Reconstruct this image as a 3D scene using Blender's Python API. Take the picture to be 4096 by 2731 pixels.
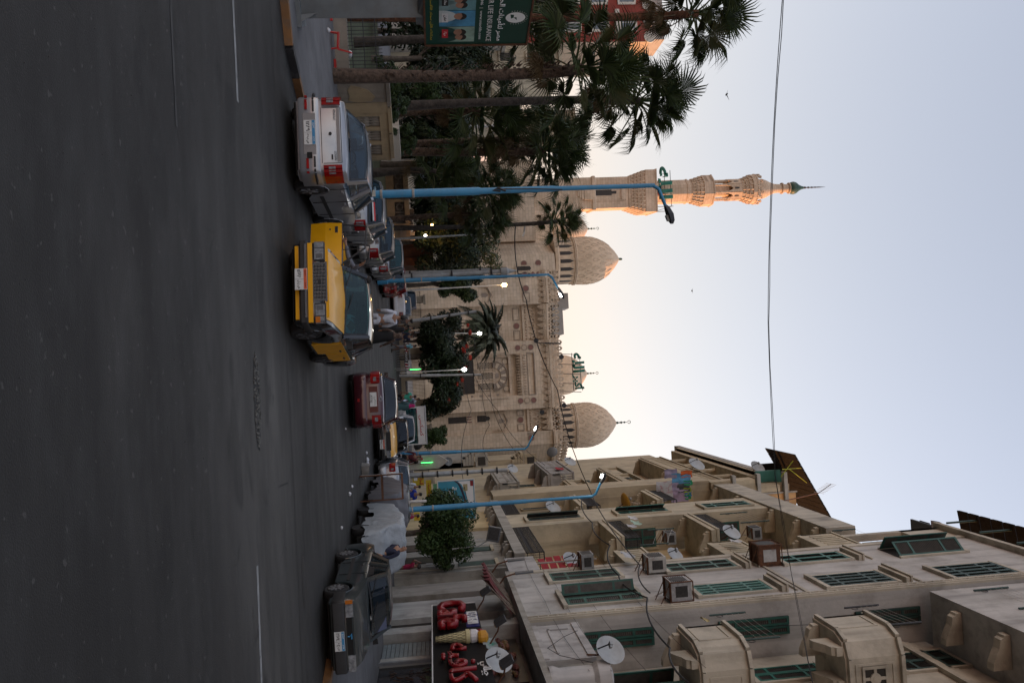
import bpy, bmesh, math, random
from math import sin, cos, pi, radians, sqrt, atan2
from mathutils import Vector, Matrix
import unicodedata
random.seed(7)
for _o in list(bpy.data.objects): bpy.data.objects.remove(_o)
SC = bpy.context.scene
COL = SC.collection

# ------------------------------------------------------------------ camera
# the photograph was taken with the camera turned on its side: "up" in the street is image-right
F_PX = 3200.0
ROLL, PITCH, YAW = radians(3.0), math.atan((2048-1715)/F_PX), radians(2.0)
CAMZ = 2.6
_R = Vector((cos(YAW), sin(YAW), 0)); _F0 = Vector((-sin(YAW), cos(YAW), 0))
_F = _F0*cos(PITCH)+Vector((0, 0, sin(PITCH))); _U = -_F0*sin(PITCH)+Vector((0, 0, cos(PITCH)))
_RP = _R*cos(ROLL)-_U*sin(ROLL); _UP = _R*sin(ROLL)+_U*cos(ROLL)
cam_d = bpy.data.cameras.new('camera'); cam = bpy.data.objects.new('camera', cam_d); COL.objects.link(cam)
cam.matrix_world = Matrix(((_UP.x, -_RP.x, -_F.x, 0), (_UP.y, -_RP.y, -_F.y, 0), (_UP.z, -_RP.z, -_F.z, CAMZ), (0, 0, 0, 1)))
cam_d.sensor_fit = 'HORIZONTAL'; cam_d.sensor_width = 36; cam_d.lens = 36*F_PX/4096
cam_d.clip_start = 0.1; cam_d.clip_end = 3000
SC.camera = cam
SC.render.resolution_x, SC.render.resolution_y = 1024, 682

# ------------------------------------------------------------------ world, sun, exposure
SUN_AZ, SUN_EL = radians(74), radians(5)      # azimuth measured clockwise from +y (up the street)
world = bpy.data.worlds.new('World'); SC.world = world; world.use_nodes = True
wn = world.node_tree; bg = wn.nodes['Background']
sky = wn.nodes.new('ShaderNodeTexSky'); sky.sky_type = 'NISHITA'; sky.sun_disc = False
sky.sun_elevation = SUN_EL; sky.sun_rotation = SUN_AZ
sky.air_density = 2.5; sky.dust_density = 0.5; sky.ozone_density = 1.0; sky.altitude = 0
# hazy dusk air and the camera's white balance: whole sky paled and balanced by one even factor
_bw = wn.nodes.new('ShaderNodeRGBToBW'); _hs = wn.nodes.new('ShaderNodeMix'); _hs.data_type = 'RGBA'; _hs.inputs[0].default_value = .5
_wb = wn.nodes.new('ShaderNodeMix'); _wb.data_type = 'RGBA'; _wb.blend_type = 'MULTIPLY'; _wb.inputs[0].default_value = 1
_wb.inputs[7].default_value = (.83, .90, 1.26, 1)
wn.links.new(sky.outputs[0], _bw.inputs[0]); wn.links.new(sky.outputs[0], _hs.inputs[6]); wn.links.new(_bw.outputs[0], _hs.inputs[7]); wn.links.new(_hs.outputs[2], _wb.inputs[6])
wn.links.new(_wb.outputs[2], bg.inputs[0]); bg.inputs[1].default_value = 0.15
sun_d = bpy.data.lights.new('sun', 'SUN'); sun = bpy.data.objects.new('sun', sun_d); COL.objects.link(sun)
sun_d.energy = 2.0; sun_d.angle = radians(0.5); sun_d.color = (0.66, 0.27, 0.065)
_sd = Vector((sin(SUN_AZ)*cos(SUN_EL), cos(SUN_AZ)*cos(SUN_EL), sin(SUN_EL)))
sun.rotation_euler = (-_sd).to_track_quat('-Z', 'Y').to_euler()
sun.location = (60, 40, 60)
SC.view_settings.view_transform = 'Standard'; SC.view_settings.look = 'None'
SC.view_settings.gamma = 1; SC.view_settings.use_curve_mapping = False
SC.view_settings.exposure = 2.12

# ------------------------------------------------------------------ pixel helpers (real ground / depth positions)
def _ray(X, Y): return _F+_RP*((Y-1365.5)/F_PX)+_UP*((X-2048)/F_PX)
_C = Vector((0, 0, CAMZ))
def G(X, Y, z=0.0):
    d = _ray(X, Y); return _C+d*((z-CAMZ)/d.z)
def AT(X, Y, y):
    d = _ray(X, Y); return _C+d*(y/d.y)
def ATX(X, Y, x):
    d = _ray(X, Y); return _C+d*(x/d.x)

# ------------------------------------------------------------------ materials
def srgb(r, g=None, b=None):
    if g is None: r, g, b = (int(r[i:i+2], 16) for i in (1, 3, 5))
    f = lambda c: (c/255/12.92) if c/255 <= 0.04045 else ((c/255+0.055)/1.055)**2.4
    return (f(r), f(g), f(b))
_MC = {}
def M(name, col=None, rough=.6, metal=0., spec=.5, noise=None, bump=None, coat=0., emit=None, streak=None, brick=None, dirt=None, grime=None, coord='world'):
    """procedural principled material: noise=(scale, amount) tone variation, dirt=(scale, amount, colour) stains,
    streak=(scale, amount) vertical rain marks, bump=(scale, strength)"""
    if name in _MC: return _MC[name]
    m = bpy.data.materials.new(name); m.use_nodes = True; nt = m.node_tree; N = nt.nodes; L = nt.links
    p = N['Principled BSDF']; p.inputs['Roughness'].default_value = rough; p.inputs['Metallic'].default_value = metal
    p.inputs['Specular IOR Level'].default_value = spec
    p.inputs['Base Color'].default_value = (*col, 1)
    if coat: p.inputs['Coat Weight'].default_value = coat; p.inputs['Coat Roughness'].default_value = .06
    if emit: p.inputs['Emission Color'].default_value = (*emit[0], 1); p.inputs['Emission Strength'].default_value = emit[1]
    if coord == 'world': pos = N.new('ShaderNodeNewGeometry').outputs['Position']
    else: pos = N.new('ShaderNodeTexCoord').outputs['Object']
    def nz(scale, detail=4, vec=None, rough_=.6):
        n = N.new('ShaderNodeTexNoise'); n.inputs['Scale'].default_value = scale; n.inputs['Detail'].default_value = detail
        n.inputs['Roughness'].default_value = rough_
        L.new(vec or pos, n.inputs['Vector']); return n.outputs['Fac']
    cur = None
    def rgb(c):
        n = N.new('ShaderNodeRGB'); n.outputs[0].default_value = (*c, 1); return n.outputs[0]
    def ramp(fac, lo, hi):
        r = N.new('ShaderNodeMapRange'); r.inputs[1].default_value = lo; r.inputs[2].default_value = hi; L.new(fac, r.inputs[0]); return r.outputs[0]
    def mix(fac, a, b, mode='MIX'):
        x = N.new('ShaderNodeMix'); x.data_type = 'RGBA'; x.blend_type = mode
        if isinstance(fac, float): x.inputs[0].default_value = fac
        else: L.new(fac, x.inputs[0])
        L.new(a, x.inputs[6]); L.new(b, x.inputs[7]); return x.outputs[2]
    def mul(f, k):
        x = N.new('ShaderNodeMath'); x.operation = 'MULTIPLY'; L.new(f, x.inputs[0]); x.inputs[1].default_value = k; return x.outputs[0]
    if noise or streak or dirt or grime:
        cur = rgb(col)
        if noise:
            s, a = noise
            cur = mix(ramp(nz(s), .3, .7), rgb(tuple(c*(1-a) for c in col)), rgb(tuple(min(1, c*(1+a)) for c in col)))
        if dirt:
            s, a, dc = dirt
            cur = mix(mul(ramp(nz(s, 6), .5, .72), a), cur, rgb(dc))
        if streak:
            s, a = streak
            mp = N.new('ShaderNodeMapping'); mp.inputs['Scale'].default_value = (1, 1, .06); L.new(pos, mp.inputs['Vector'])
            cur = mix(mul(ramp(nz(s, 4, mp.outputs[0]), .5, .75), a), cur, rgb(tuple(c*.45 for c in col)))
        if grime:                                        # broad soot patches, one size up from the stains
            s, a, dc = grime
            cur = mix(mul(ramp(nz(s, 7, None, .7), .46, .66), a), cur, rgb(dc))
        if brick:                                        # dressed stone courses: thin joints, blocks of uneven tone
            sp = N.new('ShaderNodeSeparateXYZ'); L.new(pos, sp.inputs[0]); ad = N.new('ShaderNodeMath'); L.new(sp.outputs[0], ad.inputs[0]); L.new(sp.outputs[1], ad.inputs[1])
            cb = N.new('ShaderNodeCombineXYZ'); L.new(ad.outputs[0], cb.inputs[0]); L.new(sp.outputs[2], cb.inputs[1])
            bt = N.new('ShaderNodeTexBrick'); L.new(cb.outputs[0], bt.inputs[0]); bt.inputs['Scale'].default_value = 1; bt.inputs['Brick Width'].default_value = brick[0]; bt.inputs['Row Height'].default_value = brick[1]; bt.inputs['Mortar Size'].default_value = .018
            bt.inputs['Color1'].default_value = (1, 1, 1, 1); bt.inputs['Color2'].default_value = (.86, .84, .80, 1); bt.inputs['Mortar'].default_value = (.62, .58, .54, 1)
            cur = mix(1.0, cur, bt.outputs[0], 'MULTIPLY')
        L.new(cur, p.inputs['Base Color'])
    if bump:
        b = N.new('ShaderNodeBump'); b.inputs['Strength'].default_value = bump[1]; b.inputs['Distance'].default_value = .05
        L.new(nz(bump[0], 5), b.inputs['Height']); L.new(b.outputs[0], p.inputs['Normal'])
    m['p'] = 1
    _MC[name] = m; return m

def glass_mat(name, tint, clear=.35, rough=.03):
    """car / window glass: dark tinted see-through body with a mirror-like surface"""
    if name in _MC: return _MC[name]
    m = bpy.data.materials.new(name); m.use_nodes = True; nt = m.node_tree; N = nt.nodes; L = nt.links
    N.remove(N['Principled BSDF']); out = N['Material Output']
    tr = N.new('ShaderNodeBsdfTransparent'); tr.inputs[0].default_value = (*[clear*(t/max(tint)) for t in tint], 1)
    gl = N.new('ShaderNodeBsdfGlossy'); gl.inputs['Roughness'].default_value = rough; gl.inputs[0].default_value = (.9, .95, 1, 1)
    fr = N.new('ShaderNodeFresnel'); fr.inputs[0].default_value = 1.45
    df = N.new('ShaderNodeBsdfDiffuse'); df.inputs[0].default_value = (*tint, 1)
    a = N.new('ShaderNodeMixShader'); a.inputs[0].default_value = .3; L.new(tr.outputs[0], a.inputs[1]); L.new(df.outputs[0], a.inputs[2])
    b = N.new('ShaderNodeMixShader'); L.new(fr.outputs[0], b.inputs[0]); L.new(a.outputs[0], b.inputs[1]); L.new(gl.outputs[0], b.inputs[2])
    L.new(b.outputs[0], out.inputs[0]); _MC[name] = m; return m

# ------------------------------------------------------------------ mesh builder
class MB:
    def __init__(s): s.v = []; s.f = []
    def add(s, vs, fs):
        o = len(s.v); s.v += [tuple(v) for v in vs]; s.f += [tuple(i+o for i in f) for f in fs]; return s
    def quad(s, a, b, c, d): return s.add([a, b, c, d], [(0, 1, 2, 3)])
    def poly(s, pts): return s.add(pts, [tuple(range(len(pts)))])
    def box(s, x0, x1, y0, y1, z0, z1):
        return s.add([(x0, y0, z0), (x1, y0, z0), (x1, y1, z0), (x0, y1, z0), (x0, y0, z1), (x1, y0, z1), (x1, y1, z1), (x0, y1, z1)],
                     [(3, 2, 1, 0), (4, 5, 6, 7), (0, 1, 5, 4), (1, 2, 6, 5), (2, 3, 7, 6), (3, 0, 4, 7)])
    def obox(s, c, sx, sy, sz, rz=0., rx=0., ry=0.):
        m = Matrix.Rotation(rz, 3, 'Z') @ Matrix.Rotation(ry, 3, 'Y') @ Matrix.Rotation(rx, 3, 'X'); c = Vector(c)
        vs = [c+m @ Vector((a*sx/2, b*sy/2, d*sz/2)) for d in (-1, 1) for a, b in ((-1, -1), (1, -1), (1, 1), (-1, 1))]
        return s.add(vs, [(3, 2, 1, 0), (4, 5, 6, 7), (0, 1, 5, 4), (1, 2, 6, 5), (2, 3, 7, 6), (3, 0, 4, 7)])
    def hexa(s, lo, hi):
        n = len(lo); vs = list(lo)+list(hi)
        return s.add(vs, [tuple(range(n-1, -1, -1)), tuple(range(n, 2*n))]+[(i, (i+1) % n, n+(i+1) % n, n+i) for i in range(n)])
    def prism(s, pts2, axis, a, b):
        """extrude a 2-D outline along an axis: x -> (y,z), y -> (x,z), z -> (x,y)"""
        def P(p, t): return (t, p[0], p[1]) if axis == 'x' else (p[0], t, p[1]) if axis == 'y' else (p[0], p[1], t)
        lo = [P(p, a) for p in pts2]; hi = [P(p, b) for p in pts2]
        return s.hexa(lo, hi)
    def tube(s, pts, r, n=6, cap=True):
        pts = [Vector(p) for p in pts]; k = len(pts); rs = r if isinstance(r, (list, tuple)) else [r]*k
        o = len(s.v); prev = None
        for i, p in enumerate(pts):
            t = (pts[min(i+1, k-1)]-pts[max(i-1, 0)])
            t = t.normalized() if t.length > 1e-9 else Vector((0, 0, 1))
            if prev is None:
                a = Vector((0, 0, 1)) if abs(t.z) < .9 else Vector((1, 0, 0)); u = t.cross(a).normalized()
            else:
                u = prev-t*prev.dot(t); u = u.normalized() if u.length > 1e-6 else t.orthogonal().normalized()
            prev = u; w = t.cross(u)
            for j in range(n):
                q = 2*pi*j/n; s.v.append(tuple(p+(u*cos(q)+w*sin(q))*rs[i]))
        for i in range(k-1):
            for j in range(n):
                a = o+i*n+j; b = o+i*n+(j+1) % n; s.f.append((a, b, b+n, a+n))
        if cap:
            s.f.append(tuple(o+j for j in range(n-1, -1, -1))); s.f.append(tuple(o+(k-1)*n+j for j in range(n)))
        return s
    def lathe(s, prof, n=16, c=(0, 0, 0), axis='z', sx=1., sy=1., a0=0.):
        o = len(s.v); k = len(prof)
        for r, h in prof:
            for j in range(n):
                q = 2*pi*j/n+a0; a, b = r*cos(q)*sx, r*sin(q)*sy
                p = (a, b, h) if axis == 'z' else (h, a, b) if axis == 'x' else (a, h, b)
                s.v.append((p[0]+c[0], p[1]+c[1], p[2]+c[2]))
        for i in range(k-1):
            for j in range(n):
                a = o+i*n+j; b = o+i*n+(j+1) % n; s.f.append((a, b, b+n, a+n))
        s.f.append(tuple(o+j for j in range(n-1, -1, -1))); s.f.append(tuple(o+(k-1)*n+j for j in range(n)))
        return s
    def grid(s, fn, nu, nv):
        o = len(s.v)
        for i in range(nu+1):
            for j in range(nv+1): s.v.append(tuple(fn(i/nu, j/nv)))
        for i in range(nu):
            for j in range(nv):
                a = o+i*(nv+1)+j; s.f.append((a, a+nv+1, a+nv+2, a+1))
        return s
    def ball(s, c, r, n=8, m=6, sz=1.):
        pr = [(max(1e-4, r*sin(pi*i/m)), -r*sz*cos(pi*i/m)) for i in range(m+1)]
        return s.lathe(pr, n, c)
    def mesh(s, name, smooth=None):
        me = bpy.data.meshes.new(name); me.from_pydata(s.v, [], s.f); me.update()
        if smooth is not None:
            me.polygons.foreach_set('use_smooth', [True]*len(me.polygons)); me.set_sharp_from_angle(angle=radians(smooth))
        return me
    def build(s, name, mat, parent=None, smooth=None, world=True, **tags):
        me = s.mesh(name, smooth); me.materials.append(mat)
        return link(name, me, parent, world, **tags)

def link(name, me, parent=None, world=True, loc=None, **tags):
    o = bpy.data.objects.new(name, me); COL.objects.link(o)
    if parent is not None:
        o.parent = parent
        if world and parent.parent is None and parent.type == 'EMPTY': o.matrix_parent_inverse = Matrix.Translation(-Vector(parent.location))
    if loc is not None: o.location = loc
    for k, v in tags.items():
        if v is not None: o[k] = v
    return o
def thing(name, label, cat, loc=(0, 0, 0), rz=0., group=None):
    o = bpy.data.objects.new(name, None); COL.objects.link(o); o.location = loc; o.rotation_euler = (0, 0, rz)
    o.empty_display_size = .2; o['label'] = label; o['category'] = cat
    if group: o['group'] = group
    return o
def dup(root, loc=None, rz=None, label=None, group=None, scale=None):
    r = root.copy(); COL.objects.link(r)
    if loc is not None: r.location = loc
    if rz is not None: r.rotation_euler = (0, 0, rz)
    if scale is not None: r.scale = (scale,)*3
    if label: r['label'] = label
    if group: r['group'] = group
    def rec(src, dst):
        for ch in list(src.children):
            c = ch.copy(); COL.objects.link(c); c.parent = dst; rec(ch, c)
    rec(root, r); return r

# ------------------------------------------------------------------ lettering
_FORMS = {}
for _cp in range(0xFE70, 0xFEFD):
    _d = unicodedata.decomposition(chr(_cp)).split()
    if len(_d) == 2 and _d[0] in ('<isolated>', '<final>', '<initial>', '<medial>'):
        _FORMS.setdefault(chr(int(_d[1], 16)), {})[_d[0][1:-1]] = chr(_cp)
def arabic(word):
    """shape an Arabic string with presentation forms and put it in left-to-right drawing order"""
    out = []
    for i, ch in enumerate(word):
        fm = _FORMS.get(ch)
        if not fm: out.append(ch); continue
        pv = _FORMS.get(word[i-1], {}) if i else {}; nx = _FORMS.get(word[i+1], {}) if i+1 < len(word) else {}
        jp = 'initial' in pv and 'final' in fm; jn = 'initial' in fm and 'final' in nx
        out.append(fm.get('medial' if jp and jn else 'final' if jp else 'initial' if jn else 'isolated', ch))
    res, num = [], ''
    for ch in reversed(out):
        if ch.isdigit(): num = ch+num
        else: res.append(num); num = ''; res.append(ch)
    res.append(num); return ''.join(res)
_TC = [0]
def text_mesh(txt, size, width=None, extrude=.004, res=2, bold=0.):
    """lettering as a mesh lying in the xz plane facing -y, centred on the origin"""
    cu = bpy.data.curves.new('lettering', 'FONT'); cu.body = txt; cu.size = 1; cu.extrude = 0; cu.resolution_u = res; cu.offset = bold
    ob = bpy.data.objects.new('lettering_tmp', cu); COL.objects.link(ob)
    me = bpy.data.meshes.new_from_object(ob.evaluated_get(bpy.context.evaluated_depsgraph_get()))
    bpy.data.objects.remove(ob)
    if not me.vertices: return me
    xs = [v.co.x for v in me.vertices]; ys = [v.co.y for v in me.vertices]
    w, h = max(xs)-min(xs), max(ys)-min(ys); cx, cy_ = (max(xs)+min(xs))/2, (max(ys)+min(ys))/2
    sz = size/h; sx = (width/w) if width else sz
    bm = bmesh.new(); bm.from_mesh(me)
    r = bmesh.ops.extrude_face_region(bm, geom=bm.faces[:])
    for e in r['geom']:
        if isinstance(e, bmesh.types.BMVert): e.co.z += extrude/ sz
    for v in bm.verts: v.co = Vector(((v.co.x-cx)*sx, -v.co.z*sz, (v.co.y-cy_)*sz))
    bmesh.ops.recalc_face_normals(bm, faces=bm.faces[:]); bm.to_mesh(me); bm.free(); return me
def lettering(txt, size, mat, parent, loc, rz=0., rx=0., width=None, extrude=.004, name='lettering', bold=0., world=False, ry=0.):
    me = text_mesh(txt, size, width, extrude, bold=bold); me.materials.clear(); me.materials.append(mat)
    o = link(name, me, parent, world); o.location = loc; o.rotation_euler = (rx, ry, rz); return o
# ================================================================== setting
def asphalt_mat():
    m = bpy.data.materials.new('asphalt'); m.use_nodes = True; nt = m.node_tree; N = nt.nodes; L = nt.links
    p = N['Principled BSDF']; pos = N.new('ShaderNodeNewGeometry').outputs['Position']
    def nz(s, d=4, sc=None, r=.6):
        v = pos
        if sc:
            mp = N.new('ShaderNodeMapping'); mp.inputs['Scale'].default_value = sc; L.new(pos, mp.inputs[0]); v = mp.outputs[0]
        n = N.new('ShaderNodeTexNoise'); n.inputs['Scale'].default_value = s; n.inputs['Detail'].default_value = d; n.inputs['Roughness'].default_value = r
        L.new(v, n.inputs[0]); return n.outputs['Fac']
    def rmp(f, a, b, c=0., d=1.):
        x = N.new('ShaderNodeMapRange'); L.new(f, x.inputs[0])
        for i, q in enumerate((a, b, c, d)): x.inputs[i+1].default_value = q
        return x.outputs[0]
    def mix(f, a, b):
        x = N.new('ShaderNodeMix'); x.data_type = 'RGBA'; L.new(f, x.inputs[0])
        for i, q in ((6, a), (7, b)):
            if isinstance(q, tuple): x.inputs[i].default_value = (*q, 1)
            else: L.new(q, x.inputs[i])
        return x.outputs[2]
    c = mix(rmp(nz(.35, 3, (.25, 1, 1)), .35, .65), (.0150, .0140, .0128), (.026, .0245, .0225))       # wheel-polished bands running along the road
    sp = N.new('ShaderNodeSeparateXYZ'); L.new(pos, sp.inputs[0])
    def ml(a, b):
        x = N.new('ShaderNodeMath'); x.operation = 'MULTIPLY'; L.new(a, x.inputs[0])
        if isinstance(b, float): x.inputs[1].default_value = b
        else: L.new(b, x.inputs[1])
        return x.outputs[0]
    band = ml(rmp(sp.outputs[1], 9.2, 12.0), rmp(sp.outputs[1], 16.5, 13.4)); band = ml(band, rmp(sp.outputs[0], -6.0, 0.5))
    c = mix(ml(ml(band, rmp(nz(.7, 4, (.3, 1, 1)), .25, .6)), .8), c, (.085, .080, .073))      # worn band where traffic turns, its polished sheen painted in as paler colour
    c = mix(ml(rmp(nz(.55, 2, (.7, 1.3, 1)), .60, .64), .55), c, (.010, .0098, .0095))         # tar patches
    c = mix(ml(rmp(nz(1.6, 3), .64, .70), .6), c, (.009, .009, .0085))                         # oil drips
    vc = N.new('ShaderNodeTexVoronoi'); vc.feature = 'DISTANCE_TO_EDGE'; vc.inputs['Scale'].default_value = .55; L.new(pos, vc.inputs[0])
    c = mix(ml(rmp(vc.outputs['Distance'], .008, .003), rmp(nz(.4, 2), .56, .66)), c, (.007, .007, .007))   # cracks
    c = mix(rmp(nz(2.2, 5, (.4, 1, 1)), .5, .75), c, (.034, .033, .031))                # dusty patches
    vo = N.new('ShaderNodeTexVoronoi'); vo.inputs['Scale'].default_value = 42; L.new(pos, vo.inputs[0])
    c = mix(rmp(vo.outputs['Distance'], .16, .05), c, (.060, .058, .054))                 # aggregate chips
    c = mix(rmp(nz(9, 2), .66, .72), c, (.062, .059, .054))
    L.new(c, p.inputs['Base Color'])
    L.new(rmp(nz(1.2, 4, (.3, 1, 1)), .3, .7, .6, .8), p.inputs['Roughness']); p.inputs['Specular IOR Level'].default_value = .3
    b = N.new('ShaderNodeBump'); b.inputs['Strength'].default_value = .5; b.inputs['Distance'].default_value = .012
    L.new(nz(60, 3), b.inputs['Height']); L.new(b.outputs[0], p.inputs['Normal'])
    return m
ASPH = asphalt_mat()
PAVE = M('pavement', (.105, .105, .11), .8, noise=(.9, .25), dirt=(2.5, .6, (.06, .058, .055)), bump=(14, .3))
EARTH = M('garden_earth', (.06, .05, .04), .95, noise=(1.5, .4))
GRASSM = M('lawn_green', (.035, .05, .018), .9, noise=(1.4, .4))
W1 = M('road_paint', (.24, .24, .235), .7, noise=(5, .3), dirt=(6, .75, (.06, .06, .06)))
g_ = MB().quad((-400, -60, -.02), (400, -60, -.02), (400, 600, -.02), (-400, 600, -.02)).build('ground', EARTH, kind='structure')
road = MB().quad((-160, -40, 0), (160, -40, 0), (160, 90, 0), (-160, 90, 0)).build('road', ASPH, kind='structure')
def strip(p, q, w, n=8, z=.004, jag=0.):
    p, q = Vector(p), Vector(q); t = (q-p).normalized(); nrm = Vector((-t.y, t.x, 0)); mb = MB()
    for i in range(n):
        a = p+(q-p)*(i/n); b = p+(q-p)*((i+1)/n)
        mb.quad(a-nrm*w/2, b-nrm*w/2, b+nrm*w/2, a+nrm*w/2)
    mb.v = [(x+random.uniform(-jag, jag), y+random.uniform(-jag, jag), z) for x, y, _ in mb.v]; return mb
for a, b, w in [((-9.5, 11.89), (-4.13, 11.92), .11), ((2.59, 11.85), (8.5, 11.66), .11)]:
    strip(a+(0,), b+(0,), w, 14, jag=.006).build('lane_line', W1, road, world=False)
W2 = M('worn_road_paint', (.040, .039, .037), .8, noise=(4, .3), dirt=(3, 1., (.020, .020, .020)))
a, b = G(680, 60), G(705, 510)
strip((-9, a.y-.05, 0), (b.x, b.y, 0), .06, 14, z=.005, jag=.012).build('worn_lane_line', W2, road, world=False)
# repaired patch of loose chippings sunk in the tarmac, and road seams
mh = G(1027, 1600)
mb = MB(); mb.poly([(mh.x+.75*cos(t)*random.uniform(.9, 1.08), mh.y+.22*sin(t)*random.uniform(.8, 1.2), .004) for t in [2*pi*i/26 for i in range(26)]])
mb.build('pothole', M('chippings', (.03, .03, .03), .9, noise=(25, .8), bump=(30, 1.)), road, world=False)
mb = MB()
for _ in range(220):
    t = random.uniform(0, 2*pi); r = sqrt(random.random())
    s = random.uniform(.012, .03); mb.ball((mh.x+.72*r*cos(t), mh.y+.2*r*sin(t), .008), s, 5, 3, .7)
mb.build('chipping', M('chip_stone', (.09, .088, .08), .9, noise=(8, .5)), road, world=False, kind='stuff')
SEAM = M('road_seam', (.016, .016, .017), .9)
mb = MB()
x = -10.
pts = []
while x < 9: pts.append((x, 15.05+.05*sin(x*.7)+random.uniform(-.03, .03)+(.012*x), .003)); x += .35
for p, q in zip(pts, pts[1:]):
    mb.quad((p[0], p[1]-.012, .0035), (q[0], q[1]-.012, .0035), (q[0], q[1]+.012, .0035), (p[0], p[1]+.012, .0035))
mb.build('seam', SEAM, road, world=False)
mp_ = G(1215, 2325)
MB().poly([(mp_.x+.5*cos(t), mp_.y+.2*sin(t), .0042) for t in [2*pi*i/20 for i in range(20)]]).build('manhole_cover', M('iron_cover', (.025, .025, .026), .5, .6, noise=(6, .4)), road, world=False)
# pebbles and grit on the carriageway
mb = MB()
for _ in range(150):
    X = random.uniform(60, 1400); Y = random.uniform(-50, 2780); p = G(X, Y)
    if p.y < 5 or p.y > 15.5 or abs(p.x) > 10: continue
    s = random.uniform(.003, .007); mb.ball((p.x, p.y, s*.5), s, 5, 3, .7)
mb.build('grit', M('grit', (.07, .066, .062), .9, noise=(3, .5)), kind='stuff')

# left pavement with black / orange kerb stones
sidewalk_l = MB().hexa([(-60, 16.2, -.01), (-8.6, 15.9, -.01), (-6.9, 16.6, -.01), (-6.25, 18.0, -.01), (-6.1, 90, -.01), (-60, 90, -.01)],
                       [(-60, 16.2, .14), (-8.6, 15.9, .14), (-6.9, 16.6, .14), (-6.25, 18.0, .14), (-6.1, 90, .14), (-60, 90, .14)]).build('left_sidewalk', PAVE, kind='structure')
KB = M('kerb_black', (.018, .018, .02), .7, noise=(3, .3), dirt=(4, .6, (.10, .095, .09)))
KO = M('kerb_orange', (.17, .082, .028), .75, noise=(3, .3), dirt=(5, .75, (.09, .08, .07)))
def kerb(path, par, first=0):
    k = first
    for p, q in zip(path, path[1:]):
        p, q = Vector(p), Vector(q); L_ = (q-p).length; n = max(1, round(L_/.95)); rz = atan2((q-p).y, (q-p).x)
        for i in range(n):
            c = p+(q-p)*((i+.5)/n)
            m = MB().obox((0, 0, .075), L_/n-.02, .17, .17).build('kerb_stone', KO if k % 2 == 0 else KB, par, world=False)
            m.location = (c.x, c.y, random.uniform(-.006, .006)); m.rotation_euler = (0, 0, rz+random.uniform(-.01, .01)); k += 1
kerb([(-12.5, 15.99, 0), (-8.6, 15.8, 0), (-6.85, 16.5, 0), (-6.17, 18, 0)], sidewalk_l, 1)
kerb([(-6.17, 18, 0), (-6.02, 60, 0)], sidewalk_l)
sidewalk_r = MB().hexa([(6.55, 17.4, -.01), (60, 17.4, -.01), (60, 90, -.01), (6.2, 90, -.01), (6.3, 18.3, -.01)],
                       [(6.55, 17.4, .13), (60, 17.4, .13), (60, 90, .13), (6.2, 90, .13), (6.3, 18.3, .13)]).build('right_sidewalk', PAVE, kind='structure')
kerb([(14, 17.3, 0), (6.5, 17.3, 0), (6.22, 18.3, 0), (6.1, 62, 0)], sidewalk_r)
plaza = MB().box(-150, 150, 90, 260, -.05, .02).build('mosque_plaza', M('plaza_paving', (.42, .38, .33), .85, noise=(.6, .2)), kind='structure')
lawn = MB().box(-60, -8.6, 27.8, 56.5, .1, .17).build('garden_lawn', GRASSM, kind='structure')
# ================================================================== mosque at the end of the street
def stone_mat(name, col, scale=1.0, amt=.12):
    m = M(name, col, .85, noise=(.5, amt), streak=(1.1, .30), grime=(.16, .35, tuple(c*.62 for c in col)), brick=(.95, .46), bump=(5, .25)); return m
STONE = stone_mat('mosque_stone', (.70, .575, .435))
STONE2 = stone_mat('mosque_carved_stone', (.66, .53, .395), amt=.2)
STONE3 = M('mosque_dome_stone', (.62, .475, .33), .85, noise=(1.2, .15), bump=(3.2, .8))
STONED = M('mosque_grey_stone', (.30, .245, .195), .85, noise=(1, .2))
REDST = M('mosque_red_stone', (.25, .125, .10), .85, noise=(1.5, .2))
DARKW = M('dark_opening', (.022, .018, .015), .5, noise=(2, .3))
WOODD = M('dark_lattice_wood', (.07, .05, .035), .8, noise=(2, .3))
GREEN = M('green_letters', (.01, .13, .085), .6, noise=(2, .3))
IRON = M('black_iron', (.02, .02, .022), .6, noise=(4, .3))
MY = 115.0
mosque = thing('mosque', 'pale stone mosque with domes and carved cornices at the end of the street', 'mosque', (0, MY, 0))
def mq(mb, name, mat, **k): return mb.build(name, mat, mosque, **k)
# ---- wall masses
b = MB(); b.box(-4.0, 5.8, MY, MY+40, 0, 15.95); b.box(-4.0, -1.75, MY, MY+1, 15.95, 19.7); b.box(3.35, 5.8, MY, MY+1, 15.95, 19.7); b.box(-1.75, 3.35, MY, MY+1, 17.65, 19.7); b.box(-1.75, 3.35, MY+.22, MY+1, 15.95, 17.65)
# niche cut: rebuild the front with a hole by stacking boxes
b = MB()
b.box(-4.0, -2.2, MY, MY+40, 0, 19.7); b.box(3.75, 5.8, MY, MY+40, 0, 19.7); b.box(-2.2, 3.75, MY, MY+40, 15.8, 16.65)
b.box(-2.2, 3.75, MY+.25, MY+40, 16.65, 17.6); b.box(-2.2, 3.75, MY, MY+40, 17.6, 19.7); b.box(-2.2, 3.75, MY+.8, MY+40, 0, 15.8)
mq(b, 'central_wall', STONE)
b = MB(); b.box(-9.3, -4.0, MY+1.4, MY+40, 0, 20.0); b.box(5.8, 9.1, MY+1.2, MY+40, 0, 20)
mq(b, 'recessed_wall', STONE)
b = MB(); b.prism([(-19.5, MY+7), (-16.5, MY+.6), (-9.3, MY-.2), (-9.3, MY+30), (-19.5, MY+30)], 'z', 0, 21.6)
mq(b, 'left_wall', STONE)
b = MB(); b.prism([(9.1, MY), (11.0, MY+.1), (14.2, MY+4.5), (14.2, MY+30), (9.1, MY+30)], 'z', 0, 21.0)
mq(b, 'right_wall', STONE)
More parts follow.
